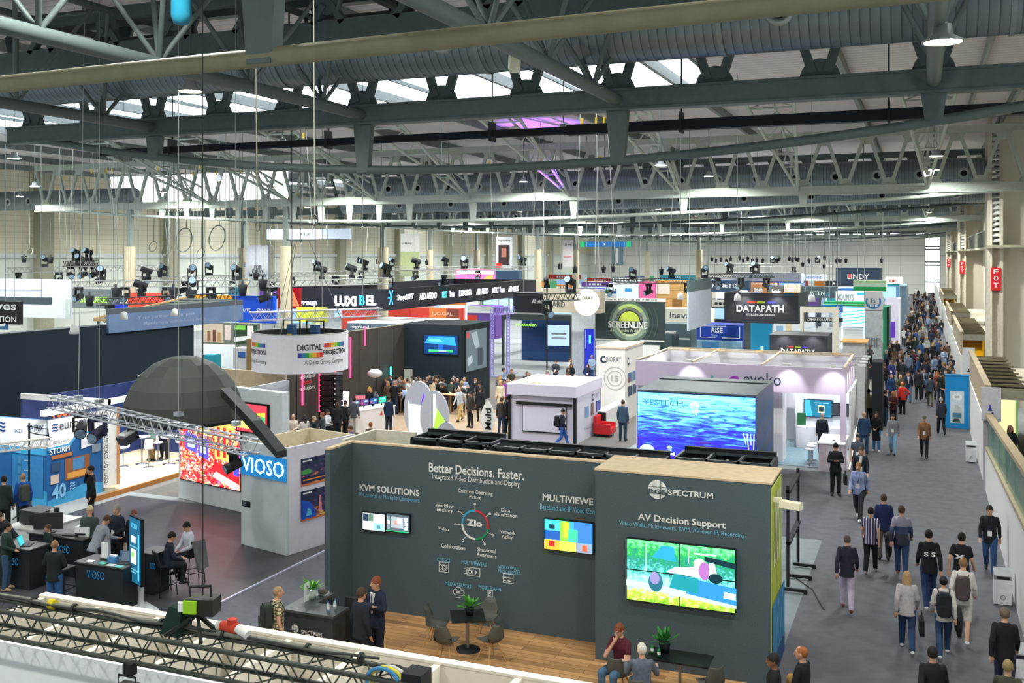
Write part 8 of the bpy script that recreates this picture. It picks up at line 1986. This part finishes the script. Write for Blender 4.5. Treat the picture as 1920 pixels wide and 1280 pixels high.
# --- people by the control counter and the oval panels
for k, (q, h_, rz, ps, tp, lg, hr, lb) in enumerate((
    ((-24.88, 41.47, 0.0), 0, 10, 'stand', (LO, '#4a4e56'), '#c8c8c4', dk, 'man in a grey jacket at the left end of the white control counter'), ((-23.58, 42.46, 0.0), 0, 0, 'stand', (LO, '#1c2c4a'), '#1e2430', dk, 'person in a navy coat with a yellow collar before the control counter'),
    ((-26.14, 45.08, 0.0), 0, 180, 'front', (LO, '#20222a'), BLK, ('long', '#d8a84a'), 'blonde woman behind the white control counter'), ((-26.16, 47.87, 0.0), 0, 20, 'stand', (LO, '#23262a'), BLK, bd_, 'bald man in black right of the control counter monitors'),
    ((-27.25, 48.84, 0.0), 0, 150, 'stand', (LO, '#4a2c58'), BLK, br, 'person in purple beyond the control counter monitors'), ((-24.82, 39.87, 0.0), 0, 30, 'stand', (LO, '#1b1e22'), BLK, ('long', '#3a2a20'), 'long-haired woman in black left of the control counter'),
    ((-24.76, 40.47, 0.0), 0, -20, 'stand', (LO, '#202428'), BLK, dk, 'man in black beside the long-haired woman, left of the control counter'), ((-27.69, 42.72, 0.0), 0, 190, 'stand', (LO, '#1f2a3c'), BLK, bd_, 'bald man in navy standing at the line array'),
    ((-28.85, 44.7, 0.0), 0, 10, 'stand', (LO, '#22305a'), CHA, br, 'man in dark blue facing the brown wall by the glowing panel'), ((-26.22, 38.45, 0.0), 0, 200, 'sit', (LO, '#c8b8a8'), BLK, bd_, 'bald seated man behind the pale corner tower'),
    ((-25.61, 38.43, 0.0), 0, 60, 'sit', (LO, '#d0c8c4'), BLK, ('long', '#2a2220'), 'dark-haired seated woman in white behind the corner tower'), ((-25.09, 38.36, 0.0), 0, -40, 'sit', (LO, '#1d2a30'), BLK, bd_, 'bald seated man in dark teal behind the corner tower'),
    ((-25.28, 39.39, 0.0), 0, 100, 'sit', (LO, '#3a4448'), BLK, rd_, 'seated person with red-brown hair beside the white shirt'), ((-25.52, 40.16, 0.0), 0, -90, 'sit', (LO, '#d8d8d8'), BLK, dk, 'seated person in a white shirt left of the control counter'),
    ((-22.2, 36.74, 0.0), 0, 120, 'sit', (LO, '#2a3a5a'), BLK, br, 'seated man in blue just behind the charcoal wall end'), ((-21.89, 37.84, 0.0), 0, 40, 'sit', (LO, '#5a4a40'), BLK, rd_, 'person with brown hair peeking above the pale partition'),
    ((-21.86, 46.81, 0.0), 0, 170, 'walk', (LO, '#b8c0c8'), '#b89a5a', bd_, 'man in a pale shirt and mustard trousers right of the green oval panel'), ((-20.59, 45.27, 0.0), 0, 160, 'stand', (LO, '#34302e'), BLK, dk, 'person in a patterned dark jacket near the leaf flag'),
    ((-20.93, 47.19, 0.0), 0, 20, 'stand', (LO, '#20242a'), BLK, br, 'man in black left of the leaf flag'), ((-18.45, 44.08, 0.0), 0, 10, 'stand', (LO, '#3a3634'), '#2c4060', br, 'man in a brown-grey jacket right of the leaf flag'),
    ((-18.31, 44.6, 0.0), 0, 0, 'stand', (LO, '#17191c'), BLK, dk, 'man in black at the left post of the white booth'), ((-20.98, 49.98, 0.0), 0, 190, 'stand', ('coat', '#d0c4a8'), BLK, ('long', '#c8a068'), 'woman in a cream coat beyond the leaf flag'), ((-20.98, 50.57, 0.0), 0, 200, 'stand', (LO, '#7a3a98'), CHA, dk, 'person in violet beside the cream coat'))):
    pp(q[0], q[1], rz, ps, tp, lg, hr, lb)
# --- crowds
random.seed(3)
DARKS = [('black', '#1b1d20'), ('navy', '#232c42'), ('charcoal', '#34373c'), ('green', '#2c3a30'), ('grey', '#6c7076'), ('blue', '#2f4f80'), ('brown', '#5a4634'), ('white', '#c8c8c4'), ('maroon', '#5a2830'), ('beige', '#a8987c'), ('olive', '#4a4a34'), ('lavender', '#8a9cb8')]
WTS = [9, 8, 7, 2, 5, 4, 3, 3, 1, 2, 2, 2]
LEGS = [BLK, CHA, JEA, '#28344c', '#3a3c40', '#8a8068', '#22262c']
HAIRS = [(SH, '#1f1a18'), (SH, '#3a2a1f'), (SH, '#6a4a30'), ('thin', '#8a7a6a'), ('long', '#3a2820'), ('long', '#a8824e'), (SH, '#8a8680'), ('full', '#2a201a'), ('bun', '#4a3424')]
SKINS = ['#c99a80', '#d2a68c', '#b98468', '#8a5f48', '#c99a80']
ORD = ('first', 'second', 'third', 'fourth', 'fifth', 'sixth', 'seventh', 'eighth', 'ninth', 'tenth', 'eleventh', 'twelfth')
def crowd(pts, where, poses, group, z=.012, face=None):
    pts = sorted(pts, key=lambda q: (q[0] * .9265 + q[1] * .3764) / (q[1] * .9265 - q[0] * .3764))
    seen = {}
    for k, (x, y) in enumerate(pts):
        c = random.choices(DARKS, WTS)[0]
        wmn = random.random() < .25
        hr = random.choice([h for h in HAIRS if (h[0] in ('long', 'bun')) == wmn])
        kind = random.choices((LO, SH, 'coat'), (8, 2, 1))[0]
        n = seen[c[0]] = seen.get(c[0], 0) + 1
        lb = '%s in %s %s, %s in %s from left, %s' % ('woman' if wmn else 'man', c[0], TOPN[kind], ORD[n - 1], c[0], where)
        rz = random.choice((0, 180, 175, 5, 90, -90, 200, 20)) if face is None else face + random.uniform(-50, 50)
        pp(x, y, rz, random.choice(poses), (kind, c[1]), random.choice(LEGS), hr, lb, random.uniform(.93, .97) if wmn else random.uniform(.98, 1.05), random.choice(SKINS), ('badge',) if random.random() < .4 else (), group, z)
def scatter(n, x0, x1, y0, y1, dmin):
    out = []
    for _ in range(n * 60):
        q = (random.uniform(x0, x1), random.uniform(y0, y1))
        if all(math.hypot(q[0] - a, q[1] - b) > dmin for a, b in out): out.append(q)
        if len(out) == n: break
    return out
WK = ('walk', 'walk2', 'walk', 'walk2', 'stand', 'front', 'phone')
ST = ('stand', 'front', 'crossed', 'phone', 'hip')
for y0, y1, n, d, wh_ in ((69, 77, 17, .62, 'in the aisle before the grey tower'), (77, 87, 16, .65, 'in the aisle beside the grey tower'), (87, 99, 16, .7, 'in the aisle past the grey tower'), (99, 114, 16, .75, 'in the aisle by the lavender booth'), (114, 135, 18, .8, 'in the aisle beyond the lavender booth'), (135, 165, 20, .8, 'in the far aisle'), (165, 215, 22, .9, 'at the end of the aisle')):
    crowd(scatter(n, -2.5 if y0 < 80 else -1.8, 1.7, y0, y1, d), wh_, WK, 'aisle crowd')
crowd(scatter(7, 1.1, 1.72, 57, 64, .62), 'queueing along the low partition', ST, 'queue along the partition')
crowd(scatter(6, 1.0, 1.72, 64, 69, .6), 'at the far end of the queue', ST, 'queue along the partition')
bar_t = [(-25.55, 48.12), (-25.48, 50.18), (-24.11, 49.7), (-23.22, 50.06), (-25.9, 48.7), (-27.07, 48.7)]
for (a, b), wh_ in zip(bar_t, ('at the table nearest the control counter', 'at the table behind the tallest oval', 'at the table behind the green oval', 'at the table nearest the purple tower', 'at the left table by the bar', 'at the right table by the bar')):
    crowd([(a + dx, b + dy) for dx, dy in ((-.75, .45), (-.2, .6), (.45, .62), (-.5, -.62), (.3, -.6), (.95, .1))], wh_, ('stand', 'front', 'lean', 'crossed', 'front'), 'bar crowd', .012)
crowd([(-26.6, 50.75), (-25.6, 50.8), (-24.9, 50.75)], 'behind the long dark bar', ST, 'bar staff', face=180)
crowd([(-26.9 + .6 * k, 49.35 + .12 * (k % 2)) for k in range(5)], 'before the long dark bar', ST, 'bar crowd', face=0)
crowd(scatter(9, -23.4, -19.5, 52.5, 55.8, .7), 'between the bar and the white platform', ST, 'crowd by the platform')
crowd(scatter(16, -22, -15.8, 57.5, 66, .8), 'before the navy booth', ST, 'crowd at the navy booth', z=.01)
crowd(scatter(7, -15.4, -13, 58, 65, .8), 'beside the perforated white wall', ST, 'crowd at the white wall')
crowd(scatter(9, -6.2, -3.2, 69, 79, .8), 'around the portal frame', ST, 'crowd at the portal frame')
crowd(scatter(6, -9.6, -6.6, 64, 68.8, .8), 'behind the charcoal counter', ST, 'crowd at the charcoal counter')
finish_people()
